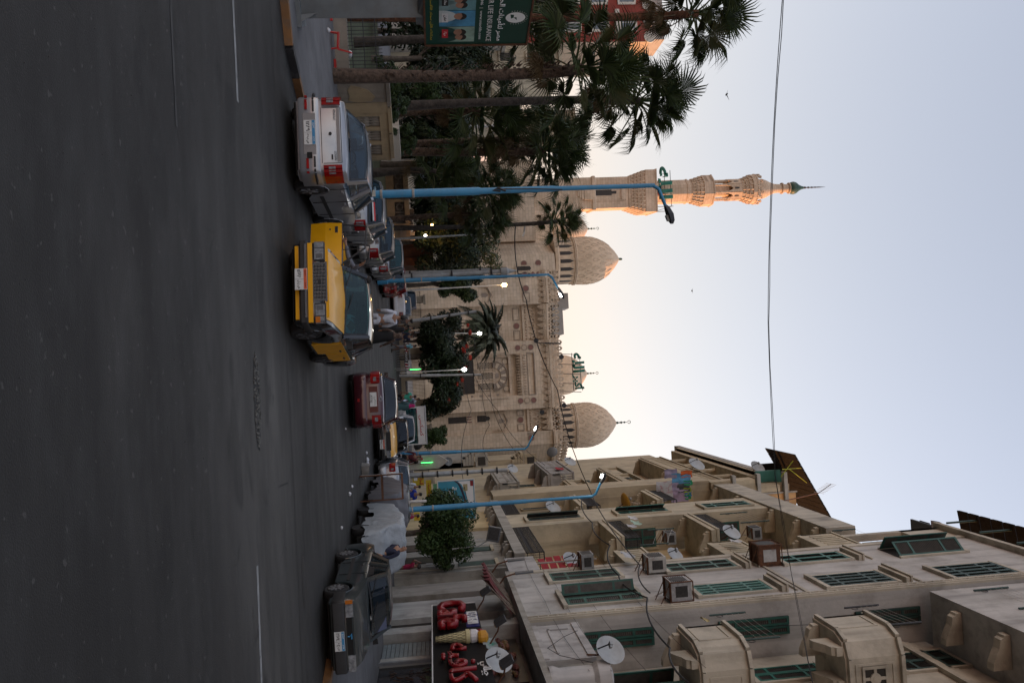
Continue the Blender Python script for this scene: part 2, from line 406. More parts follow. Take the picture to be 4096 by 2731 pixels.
# pale lower wing on the right, seen beside the street buildings, and the long left wing behind the palms
b = MB(); b.box(14.2, 40, MY+9, MY+30, 0, 17.5); mq(b, 'side_wing', STONE)
b = MB(); b.box(-32, -19.5, MY+6, MY+30, 0, 19.8); mq(b, 'side_wing', STONE)
b = MB(); b.box(-17, 12, MY+12, MY+30, 21, 22.9); mq(b, 'upper_wall', M('mosque_upper_plaster', (.58, .43, .30), .85, noise=(.6, .12)))
b = MB(); b.box(-11.4, -9.0, MY+8, MY+12, 22, 24.6); b.box(-9.0, -5.0, MY+8, MY+12, 22, 23.6); mq(b, 'roof_room', M('grey_render', (.33, .31, .285), .9, noise=(1, .1)))
# ---- cornice: muqarnas corbels (each a part), mouldings, crest of lattice finials
def corbel_mesh():
    m = MB(); w = .36
    m.hexa([(-.06, -.02, -.62), (.06, -.02, -.62), (.06, .1, -.62), (-.06, .1, -.62)], [(-.22, -.16, -.25), (.22, -.16, -.25), (.22, .1, -.25), (-.22, .1, -.25)])
    m.hexa([(-.20, -.17, -.25), (.20, -.17, -.25), (.20, .1, -.25), (-.20, .1, -.25)], [(-.36, -.36, .12), (.36, -.36, .12), (.36, .1, .12), (-.36, .1, .12)])
    m.hexa([(-.40, -.37, .12), (.40, -.37, .12), (.40, .1, .12), (-.40, .1, .12)], [(-.42, -.5, .42), (.42, -.5, .42), (.42, .1, .42), (-.42, .1, .42)])
    for x in (-.28, 0, .28): m.lathe([(.02, .1), (.09, .2), (.09, .36)], 6, (x, -.42, 0))
    me = m.mesh('corbel'); me.materials.append(STONE2); return me
CORB = corbel_mesh()
def finial_mesh():
    m = MB(); d = .30
    def bar(a, b_, w=.085):
        a, b_ = Vector(a), Vector(b_); t = (b_-a).normalized(); n = Vector((-t.y, t.x))*w
        q = [a-n, b_-n, b_+n, a+n]; m.prism([(p.x, p.y) for p in q], 'y', -d/2, d/2)
    bar((0, .0), (0, .85), .13); bar((-.42, .22), (0, .52), .11); bar((.42, .22), (0, .52), .11); bar((-.42, .0), (-.42, .3), .06); bar((.42, .0), (.42, .3), .06)
    hexo = [(.25*cos(pi/6+i*pi/3), 1.22+.33*sin(pi/6+i*pi/3)) for i in range(6)]
    for i in range(6): bar(hexo[i], hexo[(i+1) % 6], .10)
    bar((0, .8), (0, .95), .16); bar((-.14, 1.50), (0, 1.62), .07); bar((.14, 1.50), (0, 1.62), .07)
    me = m.mesh('finial'); me.materials.append(STONE2); return me
FINI = finial_mesh()
def cornice(p, q, z, corb=True, crest=True, s=1.0, mould=True):
    p, q = Vector((*p, 0)), Vector((*q, 0)); L_ = (q-p).length; t = (q-p)/L_; rz = atan2(t.y, t.x); n = max(1, round(L_/(.86*s)))
    for i in range(n):
        c = p+t*L_*(i+.5)/n
        for on, me, nm, zz in ((corb, CORB, 'corbel', z), (crest, FINI, 'finial', z+.98*s)):
            if on:
                o = link(nm, me, mosque); o.location = (c.x, c.y, zz); o.rotation_euler = (0, 0, rz); o.scale = (L_/n/.86, s, s)
    if mould:
        nv = Vector((t.y, -t.x, 0)); b = MB()
        for off, z0, z1 in ((.52, .42, .62), (.62, .62, .80), (.45, .80, .98)):
            a0, a1 = p+nv*off*s, q+nv*off*s
            b.hexa([(a0.x, a0.y, z+z0*s), (a1.x, a1.y, z+z0*s), (q.x, q.y, z+z0*s), (p.x, p.y, z+z0*s)], [(a0.x, a0.y, z+z1*s), (a1.x, a1.y, z+z1*s), (q.x, q.y, z+z1*s), (p.x, p.y, z+z1*s)])
        b.build('cornice_moulding', STONE, mosque)
cornice((-4.0, MY-.02), (5.8, MY-.02), 19.2)
cornice((-9.3, MY-.22), (-4.05, MY+1.1), 19.1)
cornice((-14.2, MY+.35), (-9.3, MY-.22), 19.3)
cornice((5.85, MY+.9), (9.1, MY+.4), 18.9); cornice((9.1, MY-.02), (11.0, MY+.08), 19.4, corb=False); cornice((11., MY+.08), (14.2, MY+4.4), 19.4, corb=False)
for p, q, z in (((-9.2, MY+1.3), (-4.1, MY+1.3), 16.7), ((5.9, MY+1.1), (9.0, MY+1.1), 16.6)):      # lattice parapets inside the recesses
    cornice(p, q, z-.98, corb=False, mould=False)
    MB().box(p[0], q[0], p[1]-.25, p[1], z-.35, z-.02).build('string_course', STONE, mosque)
# ---- medallions and recessed panels
def medallion(x, z, r, y, mat=REDST):
    MB().lathe([(r*.84, y-.07), (r*.84, y)], 20, (x, 0, z), 'y').build('medallion', mat, mosque)
    ring = MB(); ring.lathe([(r, y), (r, y-.09), (r*.86, y-.09), (r*.86, y)], 20, (x, 0, z), 'y'); ring.build('medallion_rim', STONED, mosque)
for x in (-3.05, 4.6):
    for z, mt in ((15.35, REDST), (16.3, STONE2), (17.25, REDST)): medallion(x, z, .42, MY-.02, mt)
for x, z, y in ((-6.3, 15.5, MY+1.38), (7.4, 15.3, MY+1.18), (-11.6, 17.0, MY-.1), (10.0, 16.6, MY-.02), (-13.6, 17.0, MY+.2), (-13.6, 19.1, MY+.2), (-15.3, 17.0, MY+.5), (-15.3, 19.1, MY+.5)): medallion(x, z, .46, y)
def frame(x0, x1, z0, z1, y, w=.13, mat=STONED, fill=None, dep=.07, name='panel_frame'):
    b = MB(); b.box(x0, x1, y-dep, y, z1-w, z1); b.box(x0, x1, y-dep, y, z0, z0+w); b.box(x0, x0+w, y-dep, y, z0+w, z1-w); b.box(x1-w, x1, y-dep, y, z0+w, z1-w)
    b.build(name, mat, mosque)
    if fill: MB().box(x0+w+.02, x1-w-.02, y-dep*.4, y, z0+w+.02, z1-w-.02).build('panel', fill, mosque)
frame(-2.3, 3.85, 16.55, 17.7, MY-.01)
for x0, x1, y, z in ((-8.9, -7.1, MY+1.39, 15.5), (-5.6, -4.2, MY+1.39, 15.5), (6.0, 6.8, MY+1.19, 15.3), (8.0, 9.0, MY+1.19, 15.3), (-11, -9.6, MY-.16, 17), (9.2, 9.5, MY-.01, 16.6)): frame(x0, x1, z-.5, z+.5, y, .1, STONED, STONE)
# ---- the great window niche
b = MB()
for z0, z1, o in ((0, 14.2, 0), ):
    b.box(-2.2, -1.85, MY+.25, MY+.8, z0, z1); b.box(3.4, 3.75, MY+.25, MY+.8, z0, z1)
b.box(-2.2, 3.75, MY+.3, MY+.8, 13.9, 14.3); mq(b, 'niche_frame', STONE2)
cx = .78
for i in range(11):                                   # big voussoirs, alternately pale and grey
    a0, a1 = pi*i/11+.02, pi*(i+1)/11-.02
    b = MB(); b.prism([(cx+r*cos(a), 11.6+r*sin(a)) for r, a in ((1.15, a0), (1.15, a1), (1.95, a1), (1.95, a0))], 'y', MY+.42, MY+.82)
    b.build('voussoir', STONE if i % 2 else STONED, mosque)
b = MB(); b.prism([(cx+1.12*cos(a), 11.6+1.12*sin(a)) for a in [pi*i/16 for i in range(17)]], 'y', MY+.66, MY+.82); mq(b, 'tympanum', STONE2)
b = MB(); b.prism([(cx-.42, 12.15), (cx-.3, 11.9), (cx+.3, 11.9), (cx+.42, 12.15), (cx+.2, 12.5), (cx-.2, 12.5)], 'y', MY+.6, MY+.66); mq(b, 'crest_panel', STONED)
b = MB(); b.tube([(cx+2.1*cos(a), MY+.55, 11.6+2.15*sin(a)) for a in [pi*i/24 for i in range(25)]], .1, 6); mq(b, 'arch_moulding', STONED)
for sx in (-1, 1):
    frame(cx+sx*1.95-.42, cx+sx*1.95+.42, 13.05, 13.85, MY+.79, .12, STONED); medallion(cx+sx*1.95, 13.45, .42, MY+.74, STONE)
for k, x in enumerate((-.72, .78, 2.28)):             # three arched windows with pierced lattice
    w = .46
    ol = [(x-w, 9.4), (x+w, 9.4), (x+w, 11.2)]+[(x+w*cos(a), 11.2+.75*sin(a)) for a in [pi*i/10 for i in range(1, 10)]]+[(x-w, 11.2)]
    win = MB().prism(ol, 'y', MY+.74, MY+.81).build('window', DARKW, mosque)
    lat = MB()
    for r in range(10):
        for c_ in range(4):
            px_, pz = x-.36+c_*.24+(.12 if r % 2 else 0), 9.55+r*.21
            if pz > 11.6 or px_ > x+.4: continue
            lat.lathe([(.115, MY+.74), (.115, MY+.69), (.07, MY+.69), (.07, MY+.74)], 6, (px_, 0, pz), 'y')
    lat.build('lattice', STONE, win, kind='stuff')
    arch = MB().tube([(x-w-.06, MY+.70, 9.3), (x-w-.06, MY+.70, 11.2)]+[(x+(w+.06)*cos(a), MY+.70, 11.2+.82*sin(a)) for a in [pi-pi*i/10 for i in range(1, 10)]]+[(x+w+.06, MY+.70, 11.2), (x+w+.06, MY+.70, 9.3)], .09, 6)
    arch.build('window_arch', STONE2, win)
    for sx in (-1, 1):
        c_ = MB()
        for j in range(3): c_.box(x+sx*(.40+.06*j)-.1, x+sx*(.40+.06*j)+.1, MY+.45, MY+.72, 8.9+.22*j, 9.1+.22*j)
        c_.build('stepped_corbel', STONE2, mosque)
MB().box(-1.6, 3.2, MY+.72, MY+.8, 7.4, 8.85).build('door_recess', DARKW, mosque)
MB().box(-1.6, 3.2, MY+.66, MY+.8, 3.2, 7.4).build('lattice_screen', WOODD, mosque)
for i in range(9):
    z = 7.6+i*.62
    for x in (-2.03, 3.58): MB().box(x-.14, x+.14, MY+.2, MY+.26, z, z+.36).build('ablaq_block', STONED if i % 2 else STONE2, mosque)
for i in range(15):                                  # muqarnas hood over the niche
    x = -2.05+i*.4
    m = MB(); m.hexa([(x-.03, MY-.02, 15.0), (x+.03, MY-.02, 15.0), (x+.03, MY+.4, 15.0), (x-.03, MY+.4, 15.0)], [(x-.17, MY-.25, 15.55), (x+.17, MY-.25, 15.55), (x+.17, MY+.4, 15.55), (x-.17, MY+.4, 15.55)])
    m.box(x-.19, x+.19, MY-.34, MY+.4, 15.55, 15.85); m.lathe([(.01, 15.85), (.12, 15.95), (.10, 16.3), (.02, 16.5)], 6, (x, MY-.15, 0)); m.build('stalactite', STONE2, mosque)
for x in (-2.5, 4.05, -3.95, 5.72):
    b = MB(); b.lathe([(.11, 0), (.11, 13.4), (.17, 13.5), (.17, 13.8)], 8, (x, MY-.06, 0)); b.build('engaged_column', STONE, mosque)
# ---- windows and stalactite gables of the recesses
def gable(x, z, y, s=1.0):
    for j in range(4):
        w = (1.5-.33*j)*s; zz = z+.33*j*s; dd = .5-.1*j
        m = MB(); m.prism([(x-w, zz-1.2*s), (x-w+.26*s, zz-1.2*s), (x-w+.26*s, zz-.1*s), (x, zz+.55*s), (x+w-.26*s, zz-.1*s), (x+w-.26*s, zz-1.2*s), (x+w, zz-1.2*s), (x+w, zz), (x, zz+.9*s), (x-w, zz)] if j == 0 else
                 [(x-w, zz-.5*s), (x-w, zz-.3*s), (x, zz+.5*s-.2*j*s), (x+w, zz-.3*s), (x+w, zz-.5*s), (x, zz+.2*s-.2*j*s)], 'y', y-.12-.0*j-.05*(3-j), y+.0)
        m.build('stalactite_gable', STONE2 if j % 2 == 0 else STONED, mosque)
    MB().prism([(x-.35*s, z-1.1*s), (x+.35*s, z-1.1*s), (x+.35*s, z-.4*s), (x, z+.05*s), (x-.35*s, z-.4*s)], 'y', y-.06, y+.02).build('blind_window', STONED, mosque)
    for sx in (-1, 1):
        for j in range(6): MB().box(x+sx*1.62*s-.16, x+sx*1.62*s+.16, y-.14, y, z-.2-j*.3, z-.03-j*.3).build('side_corbel', STONE2, mosque)
gable(7.4, 13.0, MY+1.19, .85); gable(-6.3, 12.6, MY+1.39, .95); gable(-10.9, 11.5, MY-.05, .9)
def ablaq_window(x, z0, z1, y, w=.45, lintel=True):
    f = MB().prism([(x-w, z0), (x+w, z0), (x+w, z1-.7), (x+.28, z1-.45), (x+.3, z1-.2), (x, z1), (x-.3, z1-.2), (x-.28, z1-.45), (x-w, z1-.7)], 'y', y-.02, y+.03).build('window', DARKW, mosque)
    g = MB(); g.box(x-w-.18, x-w-.02, y-.12, y, z0-.1, z1-.3); g.box(x+w+.02, x+w+.18, y-.12, y, z0-.1, z1-.3); g.box(x-w-.18, x+w+.18, y-.14, y, z0-.3, z0-.12); g.build('window_frame', STONE2, f)
    for i in range(3): MB().box(x-w+.02, x+w-.02, y-.05, y-.02, z0+.3+i*.45, z0+.34+i*.45).build('glazing_bar', WOODD, f)
    if lintel:
        for i in range(7): MB().prism([(x-.63+i*.18, z0-1.5), (x-.47+i*.18, z0-1.5), (x-.44+i*.18, z0-1.2), (x-.47+i*.18, z0-.8), (x-.63+i*.18, z0-.8), (x-.60+i*.18, z0-1.2)], 'y', y-.1, y).build('joggled_voussoir', REDST if i % 2 else STONE, mosque)
    MB().box(x-w, x+w, y-.02, y+.02, z0-4.2, z0-1.55).build('lower_window', DARKW, mosque)
ablaq_window(6.9, 9.0, 10.9, MY+1.19); ablaq_window(-6.3, 8.6, 10.6, MY+1.39)
for x in (-11.95, -12.95):
    ablaq_window(x-1.6, 16.0, 18.0, MY+.25, .3, False)
MB().prism([(-14.05, 18.2), (-13.6, 17.75), (-13.15, 18.2), (-13.6, 18.65)], 'y', MY+.1, MY+.4).build('diamond_window', REDST, mosque)
# right-hand window group near the street buildings
for x in (11.6, 12.6): pass
gable(16.5, 12.8, MY+8.98, .9); gable(20.5, 12.8, MY+8.98, .9)
for x in (15.5, 18.4, 21.6): ablaq_window(x, 7.5, 9.8, MY+8.98, .4)
# ---- domes
def dome(name_tip, cx_, cy_, r, z0, zt, fin=True, plain=False):
    H_ = zt-z0; zd = z0+H_*.26
    b = MB(); b.lathe([(r*1.08, z0-.6), (r*1.10, z0-.15), (r*1.04, z0), (r*.97, z0), (r*.97, zd)], 40, (cx_, cy_, 0)); drum = b.build('drum', STONE3, mosque, smooth=40)
    prof = [(r*a, zd+(zt-zd)*t) for a, t in ((.99, 0), (1.0, .06), (1.015, .18), (1.015, .3), (.985, .42), (.91, .54), (.79, .66), (.61, .78), (.40, .88), (.18, .96), (.03, 1.0))]
    b = MB(); b.lathe(prof, 40, (cx_, cy_, 0)); d = b.build('dome', STONE3, mosque, smooth=50)
    b = MB()
    for zz in (zd-.1, zd+.12): b.lathe([(r*1.0, zz-.1), (r*1.035, zz-.05), (r*1.035, zz+.05), (r*1.0, zz+.1)], 40, (cx_, cy_, 0))
    b.build('dome_band', STONE2, d)
    for i in range(18):                               # arched drum windows, band of knots, carved lobes
        a = 2*pi*i/18+.12; e = Vector((sin(a), -cos(a), 0))
        if e.y > .35 or plain: continue
        m = Matrix.Rotation(a, 3, 'Z')
        def place(pts, dep0, dep1, nm, mat, par, R=r*.97):
            q = MB(); lo = []; hi = []
            for u, z in pts:
                for lst, dd in ((lo, dep0), (hi, dep1)):
                    rr = R+dd; aa = a+u/R; lst.append((cx_+rr*sin(aa), cy_-rr*cos(aa), z))
            q.hexa(hi, lo); return q.build(nm, mat, par)
        h = (zd-z0)
        place([(-.27, z0+.15), (.27, z0+.15), (.27, z0+h*.62), (0, z0+h*.86), (-.27, z0+h*.62)], .0, .02, 'drum_window', DARKW, drum)
        place([(-.52, z0+h*.72), (-.42, z0+h*.72), (0, z0+h*1.08), (.42, z0+h*.72), (.52, z0+h*.72), (0, z0+h*1.2)], .0, .1, 'zigzag', STONE2, drum)
        for row in range(5):
            t = .1+row*.15
            if row % 2 and False: continue
            off = (.5 if row % 2 else 0)*2*pi/18
            def rad(tt):
                for (a0, z_0), (a1, z_1) in zip(prof, prof[1:]):
                    zz = zd+(zt-zd)*tt
                    if z_0 <= zz <= z_1: return a0+(a1-a0)*(zz-z_0)/(z_1-z_0)
                return prof[-1][0]
            q = MB(); pts = []
            for u, v in ((0, -.065), (.30, -.015), (.24, .03), (0, .085), (-.24, .03), (-.30, -.015), (0, -.065)):
                tt = t+v; R_ = rad(tt)+.01; aa = a+off+u*(1-.5*t)/r; pts.append((cx_+R_*sin(aa), cy_-R_*cos(aa), zd+(zt-zd)*tt))
            q.tube(pts, .045, 4); q.build('carved_lobe', STONE2, d)
    if fin:
        b = MB(); b.lathe([(.16, zt-.1), (.2, zt+.2), (.08, zt+.35), (.1, zt+.6), (.22, zt+.75), (.07, zt+.9), (.07, zt+1.1), (.16, zt+1.25), (.05, zt+1.4), (.04, zt+1.7)], 8, (cx_, cy_, 0))
        b.tube([(cx_+.22*cos(t)-.0, cy_, zt+1.95+.22*sin(t)) for t in [-pi/2+.5+i*.5 for i in range(12)]], .05, 5); b.build('crescent_finial', M('bronze_green', (.05, .09, .07), .5, .4, noise=(6, .3)), mosque)
    else:
        b = MB(); b.lathe([(.18, zt-.1), (.2, zt+.3), (.12, zt+.5)], 8, (cx_, cy_, 0)); b.build('finial_stub', M('bronze_green', None), mosque)
M('bronze_green', (.05, .09, .07), .5, .4, noise=(6, .3))
dome('r', 8.95, MY+4.3, 3.3, 21.3, 30.2); dome('l', -15.9, MY+4.6, 3.55, 22.4, 32.2, False)
dome('mid', 1.6, MY+36, 3.75, 23.6, 32.4, plain=True); dome('far', -26.2, MY+36, 4.0, 24.6, 34.2, plain=True)
MB().box(-30, 14, MY+30, MY+60, 0, 26.3).build('rear_block', STONE, mosque)
# ---- green lettering on a frame in front of the middle dome
b = MB()
for x in (-1.9, -.4, 1.0, 2.4, 3.6): b.tube([(x, MY+1, 21.3), (x+.3, MY+1.6, 24.6)], .045, 4)
b.tube([(-1.9, MY+1.2, 23.4), (3.6, MY+1.2, 23.4)], .05, 4); b.tube([(-1.5, MY+1.4, 24.6), (3.4, MY+1.4, 24.6)], .04, 4); b.build('sign_frame', IRON, mosque)
lettering(arabic('الله'), 1.75, GREEN, mosque, (-.45, MY+1.1, 24.3), width=2.9, extrude=.15, bold=.035, world=True)
lettering(arabic('أكبر'), 1.75, GREEN, mosque, (2.5, MY+1.1, 24.1), width=2.5, extrude=.15, bold=.035, world=True)
# ---- speakers on the parapets
for x, y, z in ((-3.95, MY-.3, 18.0), (5.6, MY-.5, 21.5), (6.4, MY-.1, 18.3), (-1.4, MY-.6, 21.5)):
    m = MB(); m.lathe([(.06, -.2), (.1, 0), (.34, .35), (.36, .37), (.05, .37)], 12, (x, y, z), 'y', sx=1, sy=1); m.v = [(vx, 2*y-vy, vz) for vx, vy, vz in m.v]
    m.build('loudspeaker', IRON, mosque)
b = MB(); b.tube([(-3.9, MY-.3, 18.0), (-3.6, MY-.9, 18.2), (-3.4, MY-.9, 21.6)], .06, 5); b.tube([(-3.65, MY-.9, 18.2), (-3.15, MY-.9, 21.6)], .05, 5)
for i in range(7): b.tube([(-3.6, MY-.9, 18.4+i*.45), (-3.2, MY-.9, 18.7+i*.45)], .03, 4)
b.build('speaker_bracket', IRON, mosque)

# ------------------------------------------------------------------ minaret
mx, my = -28.2, 130.
minaret = thing('minaret', 'tall carved stone minaret with three balconies and green tip, one side lit orange', 'minaret', (mx, my, 0))
def mn(mb, name, mat, smooth=None): return mb.build(name, mat, minaret, smooth=smooth)
def nlathe(prof, n, rot): return MB().lathe(prof, n, (mx, my, 0), a0=rot)
MS = stone_mat('minaret_stone', (.62, .49, .36), amt=.16)
TW = radians(6)
q2 = sqrt(2)
mn(nlathe([(2.55*q2, 0), (2.55*q2, 30.2), (2.75*q2, 30.4), (2.75*q2, 30.8), (2.5*q2, 31), (2.5*q2, 36.4), (2.62*q2, 36.5), (2.62*q2, 36.8)], 4, pi/4+TW), 'square_shaft', MS)
def muq(z, r0, r1, h, n, sides, rot, lev=4):
    for l in range(lev):
        t0 = l/lev; t1 = (l+1)/lev; ra = r0+(r1-r0)*t0; rb = r0+(r1-r0)*t1
        m = MB(); m.lathe([(ra, z+h*t0), (ra+(rb-ra)*.25, z+h*t1-.12), (rb, z+h*t1-.1), (rb, z+h*t1)], sides, (mx, my, 0), a0=rot)
        m.build('balcony_corbelling', MS, minaret)
        mm = MB()
        for sd in range(sides):                      # little stalactites along each side of the tier
            a0, a1 = rot+2*pi*sd/sides, rot+2*pi*(sd+1)/sides; rr = ra+(rb-ra)*.5
            p = Vector((mx+rr*cos(a0), my+rr*sin(a0), 0)); q = Vector((mx+rr*cos(a1), my+rr*sin(a1), 0)); k = max(1, n//sides)
            for i in range(k):
                c = p+(q-p)*((i+.5)/k); mm.lathe([(.02, z+h*t0-.1), (.09, z+h*t0+.1), (.13, z+h*t1-.1)], 5, (c.x, c.y, 0))
        mm.build('stalactite', STONE2, minaret, kind='stuff')
muq(36.8, 2.6*q2, 3.35*q2, 2.3, 40, 4, pi/4+TW)
mn(nlathe([(3.4*q2, 39.1), (3.4*q2, 40.7), (3.5*q2, 40.8), (3.5*q2, 41.0), (2.5, 41.0)], 4, pi/4+TW), 'balcony', MS)
mn(nlathe([(2.0, 41), (2.0, 46.6), (2.1, 46.7), (2.1, 47), (1.95, 47.1), (1.95, 48)], 8, pi/8), 'octagonal_shaft', MS)
muq(47.6, 2.0, 2.6, 1.9, 24, 8, pi/8, 3)
mn(nlathe([(2.65, 49.4), (2.65, 50.9), (2.75, 51), (2.75, 51.2), (1.2, 51.2)], 8, pi/8), 'balcony', MS)
mn(nlathe([(1.05, 51), (1.05, 54.2)], 8, pi/8), 'lantern_core', MS)
for i in range(8):
    a = 2*pi*i/8+pi/8; m = MB(); m.lathe([(.24, 51.2), (.17, 51.5), (.17, 53.6), (.26, 53.9)], 8, (mx+1.62*cos(a), my+1.62*sin(a), 0)); m.build('column', MS, minaret)
    a += pi/8; e = Vector((cos(a), sin(a), 0)); t_ = Vector((-sin(a), cos(a), 0)); m = MB()
    ol = [(-.65, 53.9), (-.4, 53.9), (-.3, 54.3), (0, 54.7), (.3, 54.3), (.4, 53.9), (.65, 53.9), (.65, 56.2), (-.65, 56.2)]
    lo = [Vector((mx, my, z))+e*1.45+t_*u for u, z in ol]; hi = [Vector((mx, my, z))+e*1.72+t_*u for u, z in ol]; m.hexa(hi, lo); m.build('lantern_arch', MS, minaret)
    MB().hexa([Vector((mx, my, z))+e*1.70+t_*u for u, z in ((-.15, 54.9), (.15, 54.9), (.15, 55.5), (0, 55.75), (-.15, 55.5))], [Vector((mx, my, z))+e*1.74+t_*u for u, z in ((-.15, 54.9), (.15, 54.9), (.15, 55.5), (0, 55.75), (-.15, 55.5))]).build('small_opening', DARKW, minaret)
mn(nlathe([(1.7, 56.1), (1.75, 56.2), (1.7, 56.4)], 16, 0), 'moulding', MS)
muq(56.3, 1.75, 2.5, 1.7, 20, 16, 0, 3)
mn(nlathe([(2.5, 58), (2.5, 58.7), (1.4, 58.7)], 16, 0), 'balcony', MS)
for i in range(16):
    a = 2*pi*i/16; o = link('finial', FINI, minaret); o.matrix_parent_inverse = Matrix.Identity(4)
    o.location = (2.42*cos(a), 2.42*sin(a), 58.6); o.rotation_euler = (0, 0, a+pi/2); o.scale = (.9, .8, .62)
mn(nlathe([(1.68, 58.6), (1.68, 60.2), (1.5, 60.8), (1.1, 61.6), (.8, 62.4), (.72, 63.2), (.72, 63.6), (.95, 63.7), (.95, 63.9), (.72, 64), (.68, 64.8), (.95, 64.95), (.95, 65.1)], 20, 0), 'cap', MS, 40)
mn(nlathe([(.7, 65.0), (1.0, 65.4), (1.1, 65.8), (.95, 66.3), (.55, 66.8), (.3, 67.3), (.2, 67.7)], 16, 0), 'bulb', M('dark_green_paint', (.035, .085, .055), .5, noise=(3, .3)), 50)
pr = [(.1, 67.5)]
for i in range(5): pr += [(.1, 67.7+i*.62), (.22-.03*i, 67.95+i*.62), (.08, 68.2+i*.62)]
mn(nlathe(pr+[(.02, 71.6)], 8, 0), 'spire', IRON, 50)
# windows, slit balcony and shafts' panels of the square stage facing the street
fm = Matrix.Rotation(TW, 3, 'Z')
def face_box(x0, x1, z0, z1, d0, d1, nm, mat):
    m = MB(); m.box(x0, x1, -d1, -d0, z0, z1); m.v = [tuple(fm @ Vector(v)+Vector((mx, my, 0))) for v in m.v]; return m.build(nm, mat, minaret)
face_box(-1.25, 1.25, 26.2, 36.0, 2.49, 2.53, 'recess_panel', STONE2)
for x in (-1.3, 1.22): face_box(x, x+.14, 26, 36, 2.4, 2.62, 'panel_frame', MS)
face_box(-.45, .45, 30.6, 33.6, 2.53, 2.56, 'window', DARKW); face_box(-.22, .22, 33.6, 34.4, 2.53, 2.56, 'window', DARKW)
face_box(-1.1, 1.1, 29.0, 30.4, 2.5, 3.0, 'small_balcony', MS)
for i in range(3): face_box(-.95+.25*i, .95-.25*i, 28.6-.35*i, 28.95-.35*i, 2.5, 2.92-.1*i, 'balcony_corbel', STONE2)
face_box(-1.2, 1.2, 35.2, 35.9, 2.5, 2.72, 'stalactite_band', STONE2)
b = MB()
for dx, dy in ((2.9, -2.6), (3.4, -1.0), (-1.0, -3.1)): b.tube([(mx+dx, my+dy, 41), (mx+dx, my+dy, 43.8)], .05, 4)
b.tube([(mx+2.9, my-2.6, 43.5), (mx-3.0, my-2.9, 43.5)], .05, 4); b.tube([(mx+2.9, my-2.6, 42.5), (mx-3.0, my-2.9, 42.5)], .05, 4); b.tube([(mx+3.4, my-1, 41), (mx+2.9, my-2.6, 43.6)], .04, 4); b.build('sign_frame', IRON, minaret)
lettering(arabic('الله'), 2.3, GREEN, minaret, (mx-.9, my-3.0, 42.5), width=5.4, extrude=.2, bold=.03, world=True)
MB().lathe([(.3, 41), (.5, 41.6), (.3, 42.2), (.05, 42.5)], 10, (mx+.6, my-2.6, 0)).build('loudspeaker', M('rust_red', (.12, .035, .02), .8, noise=(5, .3)), minaret)
# ================================================================== apartment buildings along the right side of the street
def plaster(name, col, dcol=(.16, .14, .11), d=.5, amt=.15): return M(name, col, .9, noise=(.45, amt), streak=(1.7, .75), dirt=(.8, d, dcol), grime=(.33, .30, tuple(c*.55 for c in col)), bump=(7, .3))
PA = plaster('white_plaster', (.47, .45, .42)); PA2 = plaster('cream_plaster', (.50, .45, .36)); PB = plaster('buff_plaster', (.50, .435, .315)); PC = plaster('ochre_plaster', (.46, .38, .255))
PD = plaster('grimy_plaster', (.36, .335, .29), (.10, .09, .075), .7); PEEL = plaster('peeling_plaster', (.46, .44, .42), (.22, .20, .18), .95, .2); PY = plaster('yellow_plaster', (.56, .44, .25), d=.2)
SHG = M('shutter_green', (.018, .088, .068), .55, noise=(2, .25), dirt=(5, .4, (.05, .08, .07))); SHD = M('shutter_dark_green', (.018, .05, .042), .6, noise=(2, .3)); SHS = M('louvre_brown', (.075, .068, .058), .8, noise=(4, .3))
SHT = M('shutter_teal', (.02, .13, .10), .55, noise=(2, .25))
RUST = M('rusty_steel', (.11, .045, .02), .85, noise=(6, .4), dirt=(7, .7, (.035, .02, .015))); IRONR = M('railing_black', (.02, .02, .022), .6, noise=(5, .3))
_LEAF = {}
def leaf(w, h, mat):
    k = (round(w, 2), round(h, 2), mat.name)
    if k in _LEAF: return _LEAF[k]
    m = MB(); s = .085; t = .05
    m.box(0, s, -t, 0, 0, h); m.box(w-s, w, -t, 0, 0, h)
    rails = [0, h*.24, h*.72, h]
    for i, z in enumerate(rails):
        a = max(0, z-.055) if i else 0; b = min(h, z+.055) if i < 3 else h
        if i == 0: b = .11
        if i == 3: a = h-.11
        m.box(s, w-s, -t, 0, a, b)
    fm = m.mesh('shutter'); fm.materials.append(mat)
    l = MB(); n = int(h/.085)
    for i in range(1, n):
        z = i*h/n
        l.quad((s, -.045, z-.03), (w-s, -.045, z-.03), (w-s, -.008, z+.035), (s, -.008, z+.035))
    l.quad((s, -.004, 0), (w-s, -.004, 0), (w-s, -.004, h), (s, -.004, h))
    lm = l.mesh('louvres'); lm.materials.append(SHS); _LEAF[k] = (fm, lm); return fm, lm
FW = {'W': -pi/2, 'S': 0.}
def base(face, a, z, plane):
    return (plane, a, z) if face == 'W' else (a, plane, z)
def place(o, par, loc, rz):
    o.matrix_parent_inverse = Matrix.Translation(-Vector(par.location)); o.location = loc; o.rotation_euler = (0, 0, rz)
